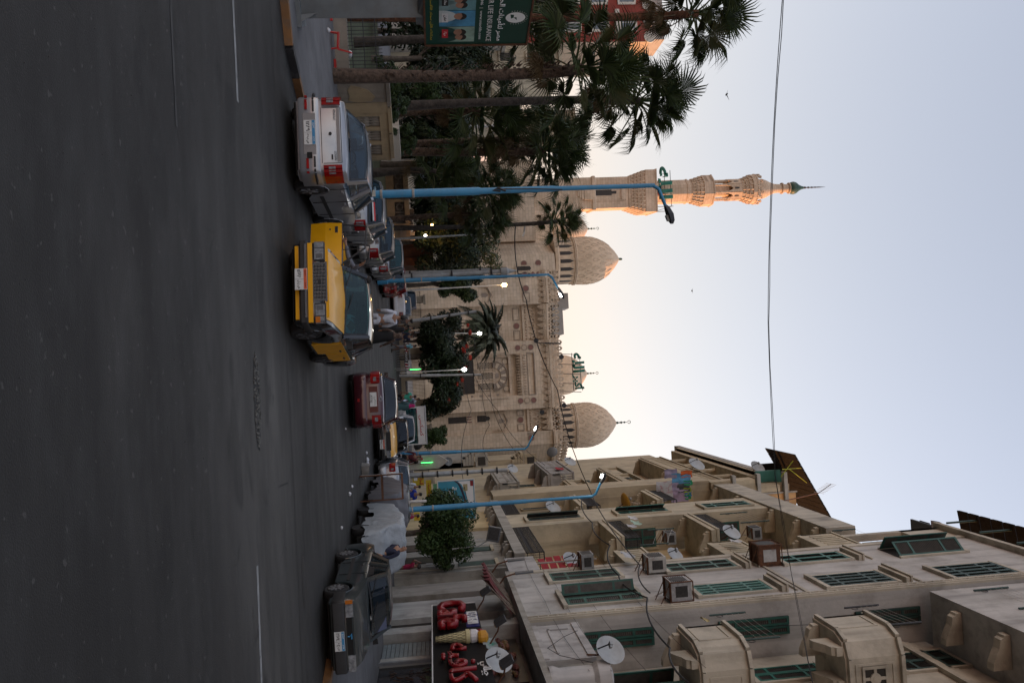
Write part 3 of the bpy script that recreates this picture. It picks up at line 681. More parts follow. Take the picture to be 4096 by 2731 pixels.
def shutters(par, face, a0, a1, z0, z1, plane, mat=None, n=2, swing=(), surround=True, sur=None, sill=True, lintel=False, sm=None):
    """louvred shutters filling a window; a0..a1 along the wall (y for street walls, x for end walls)"""
    mat = mat or SHG; w = (a1-a0)/n; h = z1-z0; fm, lm = leaf(w-.015, h, mat); rz = FW[face]
    for i in range(n):
        ang = swing[i] if i < len(swing) else 0
        a = a1-i*w if face == 'W' else a0+i*w
        left = i < n/2
        o = link('shutter', fm, par, False)
        d = .06 if face == 'W' else .06
        if left: loc = base(face, a, z0, plane-d); ro = rz-ang
        else:
            u = w-.015; e = Vector((cos(rz+ang), sin(rz+ang), 0)); hinge = Vector(base(face, a-w if face == 'W' else a+w, z0, plane-d)); loc = hinge-e*u; ro = rz+ang
        place(o, par, loc, ro)
        c = link('louvres', lm, o, False); c['kind'] = 'stuff'
    m = MB()
    def bx(b0, b1, zz0, zz1, dep):
        if face == 'W': m.box(plane-dep, plane-.002, b0, b1, zz0, zz1)
        else: m.box(b0, b1, plane-dep, plane-.002, zz0, zz1)
    if surround:
        bx(a0-.16, a0-.01, z0-.02, z1+.02, .10); bx(a1+.01, a1+.16, z0-.02, z1+.02, .10); bx(a0-.16, a1+.16, z1+.021, z1+.18, .12)
    if sill: bx(a0-.22, a1+.22, z0-.22, z0-.03, .16)
    if lintel: bx(a0-.25, a1+.25, z1+.32, z1+.50, .26); bx(a0-.30, a1+.30, z1+.501, z1+.58, .34); bx(a0-.25, a1+.25, z1+.95, z1+1.02, .08)
    if m.v: m.build('window_surround', sur or PA2, par)
    bk = MB()
    if face == 'W': bk.box(plane-.025, plane-.004, a0, a1, z0, z1)
    else: bk.box(a0, a1, plane-.025, plane-.004, z0, z1)
    bk.build('window_recess', DARKW, par)
def railing(par, pts, z, h=.95, name='railing', step=.13, scroll=False, mat=None):
    b = MB(); pts = [Vector(p) for p in pts]
    for p, q in zip(pts, pts[1:]):
        L_ = (q-p).length; n = max(2, int(L_/step))
        for zz in (z+.08, z+h*.75, z+h): b.tube([(p.x, p.y, zz), (q.x, q.y, zz)], .022 if zz < z+h else .032, 4)
        for i in range(n+1):
            c = p+(q-p)*i/n; b.tube([(c.x, c.y, z), (c.x, c.y, z+h)], .012 if i % n else .03, 4, cap=False)
            if scroll and i < n:
                d = p+(q-p)*(i+.5)/n
                b.tube([(d.x+(q-p).normalized().x*.05*cos(t)*(1-t/9), d.y+(q-p).normalized().y*.05*cos(t)*(1-t/9), z+h*.35+.11*sin(t)) for t in [k*.8 for k in range(9)]], .009, 3, cap=False)
    return b.build(name, mat or IRONR, par)
def corbel_bracket(par, face, a, plane, ztop, dep=1.0, h=.62, w=.28, mat=None):
    h = min(h, .72)
    prof = [(0, 0), (-dep, 0), (-dep, -.32*h), (-dep*.93, -.36*h), (-dep*.88, -.52*h), (-dep*.62, -.62*h), (-dep*.42, -.80*h), (-dep*.2, -.96*h), (0, -h)]
    m = MB()
    if face == 'W': m.hexa([(plane+u, a-w/2, ztop+v) for u, v in prof], [(plane+u, a+w/2, ztop+v) for u, v in prof])
    else: m.hexa([(a+w/2, plane+u, ztop+v) for u, v in prof], [(a-w/2, plane+u, ztop+v) for u, v in prof])
    return m.build('bracket', mat or PA2, par)
X0 = 10.
# ------------------------------------------------------------------ nearest block
bA = thing('apartment_building', 'nearest white plastered apartment block with green shutters above the dark cafe sign', 'building', (16, 30, 0))
def A(mb, name, mat, **k): return mb.build(name, mat, bA, **k)
A(MB().box(X0, 24, 31.7, 39.6, 5.95, 29.7), 'wall', PA)
A(MB().box(12.2, 24, 14, 31.7, 5.95, 22.4), 'back_wall', PA2)
A(MB().box(X0, 24, 14, 31.2, 22.42, 29.7), 'upper_bay', PA)
A(MB().box(11.6, 24, 39.6, 43.2, 0, 26.8), 'back_wall', PA2)
A(MB().box(11.3, 24, 14, 39.6, 0, 5.94), 'ground_floor_wall', PD)
# pilaster with carved edge, floor bands
b = MB(); b.box(X0-.10, X0, 31.7, 32.15, 5.95, 29.7); b.box(X0-.16, X0-.10, 31.78, 31.86, 5.95, 29.7); b.box(X0-.16, X0-.10, 32.0, 32.08, 5.95, 29.7); A(b, 'pilaster', PA2)
b = MB()
for i in range(60): b.lathe([(.02, 0), (.06, .05), (.02, .1)], 6, (X0-.13, 31.94, 6.3+i*.39))
A(b, 'carved_beads', PA2, kind='stuff')
b = MB(); b.box(X0-.06, X0, 39.2, 39.6, 5.95, 29.7); A(b, 'corner_strip', PA2)
A(MB().box(X0-.12, 24, 14, 39.6, 5.72, 5.95), 'floor_slab', PD)
A(MB().box(X0-.05, X0, 32.2, 39.2, 17.75, 17.9), 'band', PA2)
b = MB(); b.box(X0-.3, X0+.3, 31.0, 41.9, 29.7, 29.95); A(b, 'roof_coping', PA2)
# street windows (two columns on four floors)
shutters(bA, 'W', 37.15, 38.55, 7.75, 10.95, X0, SHG); shutters(bA, 'W', 33.3, 35.3, 7.8, 11.0, X0, SHG, n=4, swing=(0, 1.9, 0, .25)); 
shutters(bA, 'W', 37.1, 38.5, 13.35, 16.6, X0, SHG, lintel=True); shutters(bA, 'W', 33.05, 34.5, 13.45, 16.55, X0, SHT, n=4, lintel=True)
shutters(bA, 'W', 36.85, 38.2, 18.95, 22.1, X0, SHT, lintel=True); shutters(bA, 'W', 32.7, 34.4, 18.9, 21.9, X0, SHD, n=4, lintel=True)
shutters(bA, 'W', 36.5, 38.2, 24.4, 27.7, X0, SHG, swing=(.9, .7), sill=False); shutters(bA, 'W', 32.4, 34.2, 24.4, 27.3, X0, SHD, n=4)
# shutters in the recess: end wall facing the crossing, and back wall
shutters(bA, 'S', 10.55, 11.25, 8.0, 10.92, 31.68, SHG, sill=False, surround=False); shutters(bA, 'S', 10.6, 11.3, 13.6, 16.54, 31.68, SHG, sill=False, surround=False); shutters(bA, 'S', 10.7, 11.4, 19.4, 22.2, 31.68, SHD, sill=False, surround=False)
shutters(bA, 'W', 29.2, 30.4, 14.2, 16.9, 12.2, SHT); shutters(bA, 'W', 28.9, 30.5, 19.8, 22.2, 12.2, SHD); shutters(bA, 'W', 27.9, 29.6, 7.9, 11.0, 12.2, SHG, swing=(1.2, 1.4)); shutters(bA, 'W', 24.5, 26, 7.9, 11.0, 12.2, SHG)
shutters(bA, 'W', 24.3, 25.8, 14.2, 16.9, 12.2, SHG); shutters(bA, 'W', 26.0, 27.9, 24.6, 27.5, X0, SHD, n=2)
for z in (12.6, 18.2): A(MB().box(12.12, 12.2, 14, 31.6, z, z+.14), 'band', PA2)
for i in range(4): A(MB().box(12.2-.05*(4-i), 12.2, 14, 31.6, 21.0+.2*i, 21.16+.2*i), 'cornice_line', PA2)
# curved parapet balconies in the recess
def round_balcony(par, y0, y1, z0, z1, x0=10., x1=12.2, grille=True):
    c = .75; bal = MB(); t = .16
    ol = [(x1, y0), (x0+c, y0), (x0+.22, y0+.2), (x0, y0+c), (x0, y1), (x1, y1)]
    bal.hexa([(x, y, z0) for x, y in ol], [(x, y, z0+.16) for x, y in ol]); o = bal.build('balcony', PA2, par)
    pr = MB()
    for (xa, ya), (xb, yb) in zip(ol[:-1], ol[1:]):
        d = Vector((xb-xa, yb-ya, 0)).normalized(); n = Vector((-d.y, d.x, 0))*-t
        pr.hexa([(xa, ya, z0+.16), (xb, yb, z0+.16), (xb-n.x*-1, yb-n.y*-1, z0+.16), (xa-n.x*-1, ya-n.y*-1, z0+.16)][::1], [(xa, ya, z1), (xb, yb, z1), (xb-n.x*-1, yb-n.y*-1, z1), (xa-n.x*-1, ya-n.y*-1, z1)][::1])
    pr.build('parapet', PA2, o)
    m = MB()
    for zz, e in ((z1, .06), (z0+.17, .03)):
        for (xa, ya), (xb, yb) in zip(ol[:-1], ol[1:]):
            if (xb-xa) == 0 and ya > yb: continue
            d = Vector((xb-xa, yb-ya, 0)).normalized(); n = Vector((d.y, -d.x, 0))
            m.hexa([(xa-n.x*(-e), ya-n.y*(-e), zz-.1), (xb-n.x*(-e), yb-n.y*(-e), zz-.1), (xb-n.x*.14, yb-n.y*.14, zz-.1), (xa-n.x*.14, ya-n.y*.14, zz-.1)], [(xa+n.x*e, ya+n.y*e, zz+.04), (xb+n.x*e, yb+n.y*e, zz+.04), (xb-n.x*.14, yb-n.y*.14, zz+.04), (xa-n.x*.14, ya-n.y*.14, zz+.04)])
    m.build('parapet_moulding', PA2, o, kind='stuff')
    f = MB(); xm0, xm1 = x0+.95, x1-.2
    for a, b_, c_, d_ in ((xm0, xm1, z0+.35, z0+.42), (xm0, xm1, z1-.38, z1-.31)): f.box(a, b_, y0-.03, y0+.01, c_, d_)
    for a in (xm0, xm1-.07): f.box(a, a+.07, y0-.03, y0+.01, z0+.42, z1-.38)
    f.box(x0-.03, x0+.01, y0+.9, y1-.25, z0+.35, z0+.42); f.box(x0-.03, x0+.01, y0+.9, y1-.25, z1-.38, z1-.31); f.box(x0-.03, x0+.01, y0+.9, y0+.97, z0+.42, z1-.38); f.build('panel_moulding', PA2, o, kind='stuff')
    if grille:
        g = MB(); cxm, czm = (xm0+xm1)/2, (z0+z1)/2; hw = .42
        g.box(cxm-hw, cxm+hw, y0-.02, y0+.02, czm-.45, czm+.45); g.build('grille_recess', DARKW, o)
        g = MB()
        for a, b_, c_, d_ in ((-hw, hw, .38, .47), (-hw, hw, -.47, -.38), (-hw, -hw+.09, -.38, .38), (hw-.09, hw, -.38, .38), (-.05, .05, -.38, .38), (-hw+.09, hw-.09, -.05, .05)): g.box(cxm+a, cxm+b_, y0-.06, y0-.02, czm+c_, czm+d_)
        g.lathe([(.2, y0-.075), (.2, y0-.02), (.1, y0-.02), (.1, y0-.09)], 14, (cxm, 0, czm), 'y'); g.build('grille', PA2, o)
    for a in (x0+.5, x1-.55): corbel_bracket(par, 'S', a, y0+1.15, z0-.002, 1.05, 1.7, .3)
    corbel_bracket(par, 'W', y1-.35, x0+1.2, z0-.002, 1.1, 1.7, .3)
    return o
round_balcony(bA, 27.1, 29.6, 11.25, 13.1, grille=False); round_balcony(bA, 27.0, 29.3, 16.45, 18.55)
for y in (29.4, 26.8, 24.2): corbel_bracket(bA, 'W', y, 11.5, 22.4, 1.2, 2.2, .34)
# first-floor balcony with peeling parapet and round post
b = MB(); b.box(X0-.02, X0+.16, 27.4, 31.15, 5.96, 7.75); b.box(X0-.02, X0+.16, 16, 25.2, 5.96, 7.3); o = A(b, 'first_floor_parapet', PEEL)
b = MB(); b.box(X0-.07, X0-.021, 27.5, 31.1, 7.5, 7.78); b.box(X0-.07, X0-.021, 27.5, 31.1, 5.97, 6.15); b.box(X0-.06, X0-.021, 28.0, 30.6, 6.5, 6.58); b.box(X0-.06, X0-.021, 30.5, 30.6, 6.5, 7.3); A(b, 'parapet_moulding', PEEL)
A(MB().lathe([(.48, 5.96), (.5, 6.1), (.42, 6.3), (.42, 7.4), (.55, 7.55), (.55, 7.95), (.3, 8.05)], 18, (X0+.3, 26.4, 0)), 'round_post', PEEL, smooth=40)
A(MB().box(X0+.16, 12.2, 16, 31.2, 5.95, 6.0), 'balcony_floor', PD)
# left recess: balconies stacked against the next block
for z, h in ((12.1, 1.25), (17.3, 1.5), (22.4, 1.7)):
    b = MB(); b.box(X0, 11.6, 39.62, 42.6, z-.25, z); b.box(X0, X0+.14, 39.62, 42.6, z, z+h); b.box(X0, 11.6, 42.46, 42.6, z, z+h); b.box(X0-.06, X0+.2, 39.62, 42.66, z+h, z+h+.12); o = A(b, 'balcony', PB)
    g = MB()
    for i in range(6): g.box(X0-.04, X0-.002, 40.0+i*.4, 40.12+i*.4, z+.25, z+h-.2)
    g.build('parapet_ribs', PB, o)
    corbel_bracket(bA, 'W', 40.0, 11.4, z-.26, 1.2, 1.3, .26, PB); corbel_bracket(bA, 'W', 42.3, 11.4, z-.26, 1.2, 1.3, .26, PB)
A(MB().box(X0, X0+.35, 41.5, 41.9, 24.3, 29.7), 'roof_arch_post', PA2); A(MB().box(X0, X0+1.2, 39.6, 41.9, 27.6, 29.7), 'roof_arch_beam', PA2)
for i in range(4): A(MB().box(X0, X0+.6, 39.6, 39.8+.22*i, 26.5+.27*i, 26.77+.27*i), 'stepped_console', PA2)
RED = M('red_cloth', (.30, .012, .02), .8, noise=(3, .3)); REDB = M('dull_red_cloth', (.11, .025, .025), .9, noise=(4, .4))
b = MB()
for i in range(5):
    b.grid(lambda u, v: (X0+.05+.06*sin(u*9+i), 40.0+2.4*u, 7.7+.42*i+.36*v), 10, 2)
rc = b.build('balcony_screen', RED, bA)
A(MB().box(X0-.05, X0+.1, 39.7, 42.6, 5.96, 7.5), 'balcony_front', PEEL)
b = MB(); b.box(X0-.1, X0, 39.7, 42.7, 9.9, 10.1); b.tube([(X0-.3, 39.9, 7.4), (X0-.3, 39.9, 10.4)], .04, 5); A(b, 'awning_bar', PD)
# rooftop: corrugated shed with tin sides and a bare frame window, chairs piled on the edge
b = MB()
p0, p1 = ATX(3845, 2042, 12.0), None
for i in range(32):
    y = 13.8+i*.9; b.hexa([(9.3, y, 31.6), (9.3, y+.86, 31.6), (15, y+.86, 32.4), (15, y, 32.4)], [(9.3, y+.1, 31.72), (9.3, y+.76, 31.72), (15, y+.76, 32.52), (15, y+.1, 32.52)])
roof = A(b, 'shed_roof', M('dark_tin', (.016, .014, .012), .95, spec=.1, noise=(3, .4)))
for i in range(11): roof_post = MB().tube([(9.6, 15+i*2.6, 29.9), (9.6, 15+i*2.6, 31.7)], .06, 5).build('shed_post', SHD, bA)
A(MB().box(10.2, 10.3, 14, 36.6, 29.9, 30.8), 'shed_wall', M('pale_glazed_panel', (.42, .52, .55), .35, noise=(1, .2))); A(MB().box(10.12, 10.2, 14, 37, 30.75, 31.4), 'shed_fascia', REDB)
# upper-bay window on the right
A(MB().box(X0-.02, X0+.02, 22.0, 25.2, 24.6, 27.6), 'glazed_opening', M('window_glass_pale', (.16, .2, .24), .12, noise=(1, .3)))
for y in (22.0, 23.6, 25.2): A(MB().box(X0-.08, X0-.02, y-.06, y+.06, 24.6, 27.6), 'window_frame', IRONR)
# ---- ground floor: shop fronts, grey roller shutter, pale pillars, meters
GREYP = plaster('grey_white_paint', (.40, .40, .385), (.15, .14, .13), .7)
b = MB(); b.box(10.5, 11.3, 33.4, 34.2, 0, 5.7); A(b, 'pillar', GREYP); A(MB().box(10.7, 11.3, 36.0, 38.6, 0, 5.7), 'pillar', GREYP); A(MB().box(10.6, 11.3, 39.2, 41.2, 0, 5.7), 'pillar', plaster('dirty_pillar', (.33, .31, .28), d=.8))
b = MB()
for i in range(16): b.box(10.86, 10.9, 31.6, 33.3, .15+i*.17, .15+i*.17+.15)
A(b, 'roller_shutter', M('shutter_grey', (.22, .26, .28), .5, .3, noise=(3, .2)), kind='stuff')
A(MB().box(10.8, 11.3, 30.8, 31.5, 0, 3.2), 'jamb', GREYP); A(MB().box(10.95, 11.29, 34.2, 36, 0, 3.6), 'dark_doorway', DARKW)
A(MB().box(10.9, 11.29, 16, 30.8, 0.1, 2.2), 'dark_shopfront', M('dark_glass_front', (.02, .02, .024), .15, noise=(2, .3)))
for y0, y1 in ((28.2, 30.2), (24.6, 27.2)):
    b = MB()
    for i in range(40): 
        a = random.uniform(y0, y1); c = random.uniform(.5, 2.1); b.tube([(10.85, a, c), (10.85, a+random.uniform(-.25, .25), c+random.uniform(.1, .3))], .02, 3)
    A(b, 'scrollwork_screen', M('brown_lattice', (.06, .03, .02), .6, noise=(5, .4)), kind='stuff')
for y in (30.5, 27.8): A(MB().box(10.6, 10.7, y-.07, y+.07, .13, 2.2), 'steel_post', M('dull_steel', (.25, .27, .3), .4, .6, noise=(4, .2)))
for y, z, w, mt in ((32.4, 2.9, .9, 'box_white'), (31.2, 3.3, 1.1, 'box_brown')): A(MB().box(10.3, 10.8, y, y+w, z, z+.95), 'meter_box', M(mt, (.42, .44, .45) if mt == 'box_white' else (.06, .03, .025), .6, noise=(3, .2)))
A(MB().box(10.98, 11.29, 28.4, 33.0, 3.6, 5.5), 'dark_display', M('display_dark', (.03, .025, .025), .3, noise=(1.2, .8)))
b = MB()
for i in range(26): b.ball((10.9, random.uniform(28.6, 32.8), random.uniform(3.8, 5.2)), random.uniform(.08, .22), 7, 4, .8)
A(b, 'stacked_goods', M('mixed_goods', (.12, .035, .03), .6, noise=(1.5, .9), dirt=(2.5, .8, (.2, .18, .05))), kind='stuff')
A(MB().box(11.0, 11.29, 22, 28.2, 4.3, 5.5), 'mezzanine_opening', DARKW)
# ragged awning
b = MB(); b.grid(lambda u, v: (10.3-1.5*v, 33.8+3.6*u, 5.5-.9*v+.10*sin(u*40)*v-.12*abs(sin(u*17))*v), 40, 5)
A(b, 'torn_awning', REDB)
b = MB()
for i in range(12): b.tube([(10.2, 33.6+i*.28, 5.6), (8.9+random.uniform(-.1, .2), 33.8+i*.28+random.uniform(-.2, .2), 4.5+random.uniform(-.2, .2))], .025, 4)
A(b, 'awning_pole', M('weathered_wood', (.16, .13, .10), .9, noise=(6, .4)))

# ------------------------------------------------------------------ second block
bB = thing('apartment_building', 'cream apartment block with iron railed balconies and teal shutters, behind the round tree', 'building', (16, 51, 0))
def B(mb, name, mat, **k): return mb.build(name, mat, bB, **k)
B(MB().box(12.2, 24, 43.22, 61.5, 0, 25.9), 'back_wall', PY)
B(MB().box(X0, 12.2, 51.0, 55.2, 6.9, 24.2), 'wall', PB); B(MB().box(X0+.9, 12.2, 51.0, 55.2, 0, 6.9), 'ground_floor_wall', PD)
B(MB().box(X0+.6, 12.2, 43.22, 51.0, 0, 6.3), 'ground_floor_wall', plaster('poster_stained_wall', (.34, .325, .29), (.11, .10, .085), .85)); B(MB().box(X0+.7, 12.2, 55.2, 61.5, 0, 6.3), 'ground_floor_wall', PY)
for y0, y1, z0, z1, nm, mt in ((44.0, 45.1, 3.6, 5.6, 'shuttered_window', SHD), (47.6, 48.6, 3.8, 5.6, 'shuttered_window', SHD), (45.6, 47.2, .1, 2.9, 'shop_door', DARKW), (48.8, 50.6, .1, 2.8, 'shop_door', WOODD)):
    B(MB().box(X0+.55, X0+.59, y0, y1, z0, z1), nm, mt); B(MB().box(X0+.48, X0+.595, y0-.15, y1+.15, z1+.01, z1+.2), 'lintel', PB)
for i in range(9): B(MB().box(X0+.575, X0+.595, 43.4+i*.62, 43.4+i*.62+random.uniform(.3, .5), 1.2+random.uniform(0, .9), 2.0+random.uniform(0, .9)), 'poster', (GREYP, PD, M('poster_pale', (.4, .4, .38), .8, noise=(4, .4)))[i % 3])
B(MB().tube([(X0+.5, 43.6, 0), (X0+.5, 43.6, 6.2)], .06, 6), 'drain_pipe', PD)
B(MB().box(X0-.12, 12.25, 43.3, 61.6, 24.22, 25.95), 'top_fascia', plaster('weathered_fascia', (.46, .42, .34), (.2, .19, .17), .95))
for y in (44.2, 46.6, 50.2, 56.0, 60.4): corbel_bracket(bB, 'W', y, 11.4, 24.2, 1.4, 1.5, .3, PB)
B(MB().box(X0-.1, 12.3, 43.3, 61.6, 6.6, 7.2), 'first_floor_slab', PD)
for y in (44.4, 46.2, 47.0, 49.8, 56, 57.5, 59, 60.5): corbel_bracket(bB, 'W', y, 11.2, 6.6, 1.2, 1.0, .3, PD)
for z0, z1, mt in ((8.5, 11.9, SHD), (14.5, 17.8, SHT), (20.4, 23.5, SHT)): shutters(bB, 'W', 52.1, 53.5, z0, z1, X0, mt, sur=PB, swing=(.5, 0) if z0 != 20.4 else ())
for z0 in (13.4, 19.0):
    shutters(bB, 'S', 10.7, 11.9, z0, z0+3.1, 50.98, SHG, sur=PB, sill=False); shutters(bB, 'W', 45.6, 46.9, z0+.2, z0+2.9, 12.2, SHT, sur=PB)
for z0 in (7.9,): shutters(bB, 'W', 45.0, 46.4, z0, z0+2.9, 12.2, SHD, sur=PB)
shutters(bB, 'W', 57.5, 58.8, 13.6, 16.8, 12.2, SHD, sur=PB); shutters(bB, 'W', 57.5, 58.8, 19, 22, 12.2, SHT, sur=PB)
def iron_balcony(par, y0, y1, z, mat, rail=True, th=.45, x0=X0, x1=12.2, clutter=True):
    b = MB(); b.box(x0-.1, x1, y0, y1, z-th, z); b.box(x0-.16, x1, y0-.05, y1+.05, z-.14, z-.001+.02); o = b.build('balcony', mat, par)
    for y in (y0+.35, y1-.4): corbel_bracket(par, 'W', y, x0+1.2, z-th, 1.15, 1.0, .28, mat)
    if rail: railing(o, [(x1-.1, y0+.05, 0), (x0, y0+.05, 0), (x0, y1-.05, 0), (x1-.1, y1-.05, 0)], z+.02, 1.0, scroll=True)
    return o
for z in (7.25,): 
    railing(bB, [(12.1, 43.6, 0), (X0, 43.6, 0), (X0, 50.7, 0)], z, 1.0, scroll=True); railing(bB, [(X0, 55.6, 0), (X0, 61.3, 0)], z, 1.0)
for z in (13.1, 18.7):
    iron_balcony(bB, 45.2, 50.4, z, PB); iron_balcony(bB, 56.4, 61.0, z, PB)
# ------------------------------------------------------------------ third block: boxy balconies with balusters
bC = thing('apartment_building', 'old ochre apartment block with carved balustrade balconies and laundry, nearest the mosque', 'building', (16, 76, 0))
def Cc(mb, name, mat, **k): return mb.build(name, mat, bC, **k)
Cc(MB().box(11.6, 26, 61.55, 98, 0, 29.2), 'wall', PC); Cc(MB().box(10.3, 14.5, 61.5, 62.6, 14.5, 30.5), 'end_wall', PC)
Cc(MB().box(9.6, 10.7, 61.55, 64.5, 6.9, 24.0), 'corner_pier', PC)
def box_balcony(y0, y1, z, h=1.35, mat=PC, bal=True, x0=X0, x1=11.6):
    b = MB(); b.box(x0, x1, y0, y1, z-.35, z); b.box(x0-.08, x1, y0-.08, y1+.08, z-.12, z+.08)
    for y in (y0, (y0+y1)/2-.2, y1-.4): b.box(x0, x0+.2, y, y+.4, z+.08, z+h)
    b.box(x1-.4, x1, y0, y0+.2, z+.08, z+h); b.box(x0-.06, x0+.26, y0-.06, y1+.06, z+h, z+h+.16); b.box(x0+.26, x1, y0-.06, y0+.26, z+h, z+h+.16); b.box(x0, x1, y0+.04, y0+.16, z+.08, z+h*.45); b.box(x0+.04, x0+.16, y0, y1, z+.08, z+h*.4)
    o = b.build('balcony', mat, bC)
    if bal:
        for i in range(5):
            m = MB(); m.lathe([(.05, z+h*.45), (.11, z+h*.58), (.05, z+h*.72), (.09, z+h*.9), (.07, z+h)], 7, (x0+.35+i*(x1-x0-.8)/4, y0+.1, 0)); m.build('baluster', mat, o)
        n = int((y1-y0)/.45)
        for i in range(n):
            m = MB(); m.lathe([(.05, z+h*.4), (.11, z+h*.58), (.05, z+h*.72), (.09, z+h*.9), (.07, z+h)], 6, (x0+.1, y0+.3+i*(y1-y0-.5)/n, 0)); m.build('baluster', mat, o)
    for y in (y0+.3, (y0+y1)/2, y1-.3): corbel_bracket(bC, 'W', y, x1, z-.351, 1.4, 1.0, .3, mat)
    return o
PG = plaster('grey_carved_plaster', (.33, .31, .285), d=.7)
box_balcony(71, 79, 8.3, 1.5, PD); box_balcony(74.8, 85, 13.4, 2.0, PG); box_balcony(66.5, 76.5, 18.4, 1.6, PC, False); box_balcony(62.6, 82, 24.0, 1.9, PC); box_balcony(62.6, 70, 14.0, 1.3, PC, False)
for z in (9.6, 15.2, 20.0): 
    shutters(bC, 'W', 65.5, 67, z, z+2.6, 11.6, SHD, sur=PC); shutters(bC, 'W', 69, 70.4, z, z+2.6, 11.6, SHD, sur=PC); shutters(bC, 'W', 78, 79.5, z, z+2.6, 11.6, SHD, sur=PC)
for i in range(5):                                   # arcade of the top loggia and its cornice
    y = 64+i*4.2
    Cc(MB().lathe([(.28, 26.0), (.2, 26.3), (.2, 28.2), (.3, 28.5)], 8, (10.4, y, 0)), 'loggia_column', PC)
Cc(MB().box(9.9, 11.6, 62.6, 86, 28.4, 29.4), 'loggia_beam', PC); Cc(MB().box(9.6, 12, 62.6, 88, 29.4, 30.0), 'roof_cornice', PD)
for i in range(5): Cc(MB().hexa([(9.85-.06*i, 62.6, 29.0-.0), (9.9, 62.6, 29.0), (9.9, 86, 29.0), (9.85-.06*i, 86, 29.0)], [(9.85-.06*i, 62.6, 29.1+.05*i), (9.9, 62.6, 29.1+.05*i), (9.9, 86, 29.1+.05*i), (9.85-.06*i, 86, 29.1+.05*i)]), 'cornice_line', PC)
Cc(MB().box(10.32, 13.6, 61.44, 61.5, 18.2, 22.6), 'yellow_panel', PY)
Cc(MB().box(10.9, 13.4, 61.3, 61.5, 28.3, 30.9), 'tall_window_wall', M('orange_plaster', (.52, .30, .13), .85, noise=(1, .2), streak=(2.5, .9)))
for x in (10.9, 12.1, 13.4): Cc(MB().box(x-.06, x+.06, 61.2, 61.3, 28.2, 31), 'timber_post', PD)
for x, z0, z1 in ((9.7, 24.0, 27.6), (10.25, 25.8, 29.6)): Cc(MB().box(x, x+.55, 61.2, 62.4, z0, z1), 'stepped_pier', PC)
for z in (25.7, 27.7, 29.9): Cc(MB().box(9.3, 14.5, 61.0, 61.5, z, z+.28), 'ledge', PD)
b = MB()
for i in range(14): b.hexa([(7.9+i*.45, 60.5, 30.6+i*.23), (8.32+i*.45, 60.5, 30.82+i*.23), (8.32+i*.45, 66, 30.82+i*.23), (7.9+i*.45, 66, 30.6+i*.23)], [(7.9+i*.45, 60.5, 30.72+i*.23), (8.32+i*.45, 60.5, 30.94+i*.23), (8.32+i*.45, 66, 30.94+i*.23), (7.9+i*.45, 66, 30.72+i*.23)])
Cc(b, 'tin_canopy', M('dark_tin')); Cc(MB().box(9.2, 14.2, 65.9, 66, 29.6, 32.0), 'canopy_back', M('dark_tin'))
b = MB(); b.tube([(9.0, 60.6, 29.6), (9.0, 60.6, 31.2)], .03, 4); b.tube([(8.4, 60.7, 30.6), (9.6, 60.7, 29.5)], .03, 4); b.tube([(9.0, 60.7, 30.2), (10.2, 60.7, 31.6)], .03, 4); Cc(b, 'canopy_strut', M('yellow_green_steel', (.30, .34, .02), .6, noise=(3, .2)))
b = MB(); b.box(9.8, 10.6, 64, 64.2, 29.9, 31.5); Cc(b, 'rooftop_sign', SHT); Cc(MB().box(9.3, 10.2, 62.5, 62.7, 28.2, 30.3), 'open_shutter', SHT)
# lower houses toward the mosque
bD = thing('low_house', 'low weathered house with stepped carved cornices between the grey pole and the mosque', 'house', (14, 98, 0))
for x0, y0, y1, z1, mt in ((10.6, 98.1, 107, 7.2, PD), (11.0, 98.1, 104, 13.2, PC), (12.4, 98.1, 103, 18.6, PC)):
    MB().box(x0, 30, y0, y1, 0, z1).build('wall', mt, bD)
    for i in range(4): MB().box(x0-.25*i, x0+.8, y0-.2-.02*i, y0+2.5, z1-1.2+.35*i, z1-.9+.35*i).build('stepped_cornice', mt, bD)
    MB().box(x0-.6, x0+1.2, y0-.5, y0-.2, z1+.3, z1+1.8).build('parapet_block', mt, bD)
    MB().box(x0-.2, x0+.8, y0-.56, y0-.5, z1+.6, z1+1.5).build('grille_panel', DARKW, bD)
# unseen plain block added behind the street buildings to stop the low sun
bE = thing('sun_blocker', 'plain unseen block added behind the street buildings to stop the low sun', 'building', (45, 120, 0))
MB().box(30, 60, 92, 175, 0, 33.5).build('wall', PC, bE); MB().box(29, 60, 40, 92, 0, 28).build('wall', PC, bE); MB().box(31, 60, -30, 40, 0, 26).build('wall', PC, bE)
for y in range(44, 172, 7):
    for z in range(4, 26, 4): MB().box(29.9 if y > 92 else 28.9, 30.1 if y > 92 else 29.1, y, y+1.6, z, z+2).build('window', SHD, bE)
# ================================================================== garden, palms, walls and signs on the left
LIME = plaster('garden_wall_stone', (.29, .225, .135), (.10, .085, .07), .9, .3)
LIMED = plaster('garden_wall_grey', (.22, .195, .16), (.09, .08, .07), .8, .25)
LIMEL = plaster('pale_slab_stone', (.42, .39, .34), (.2, .17, .13), .6)
def seg_box(mb, p, q, z0, z1, d0, d1):
    """box along p->q, from depth d0 to d1 measured toward the viewer side (right-hand normal)"""
    p, q = Vector((p[0], p[1], 0)), Vector((q[0], q[1], 0)); t = (q-p).normalized(); n = Vector((t.y, -t.x, 0))
    c = [p+n*d1, q+n*d1, q+n*d0, p+n*d0]
    mb.hexa([(v.x, v.y, z0) for v in c], [(v.x, v.y, z1) for v in c]); return mb
def lerp(p, q, t): return (p[0]+(q[0]-p[0])*t, p[1]+(q[1]-p[1])*t)
wp = AT(1500, 318, 25.5); wq = AT(1500, 628, 27.1); WP, WQ = (wp.x, wp.y), (wq.x, wq.y)
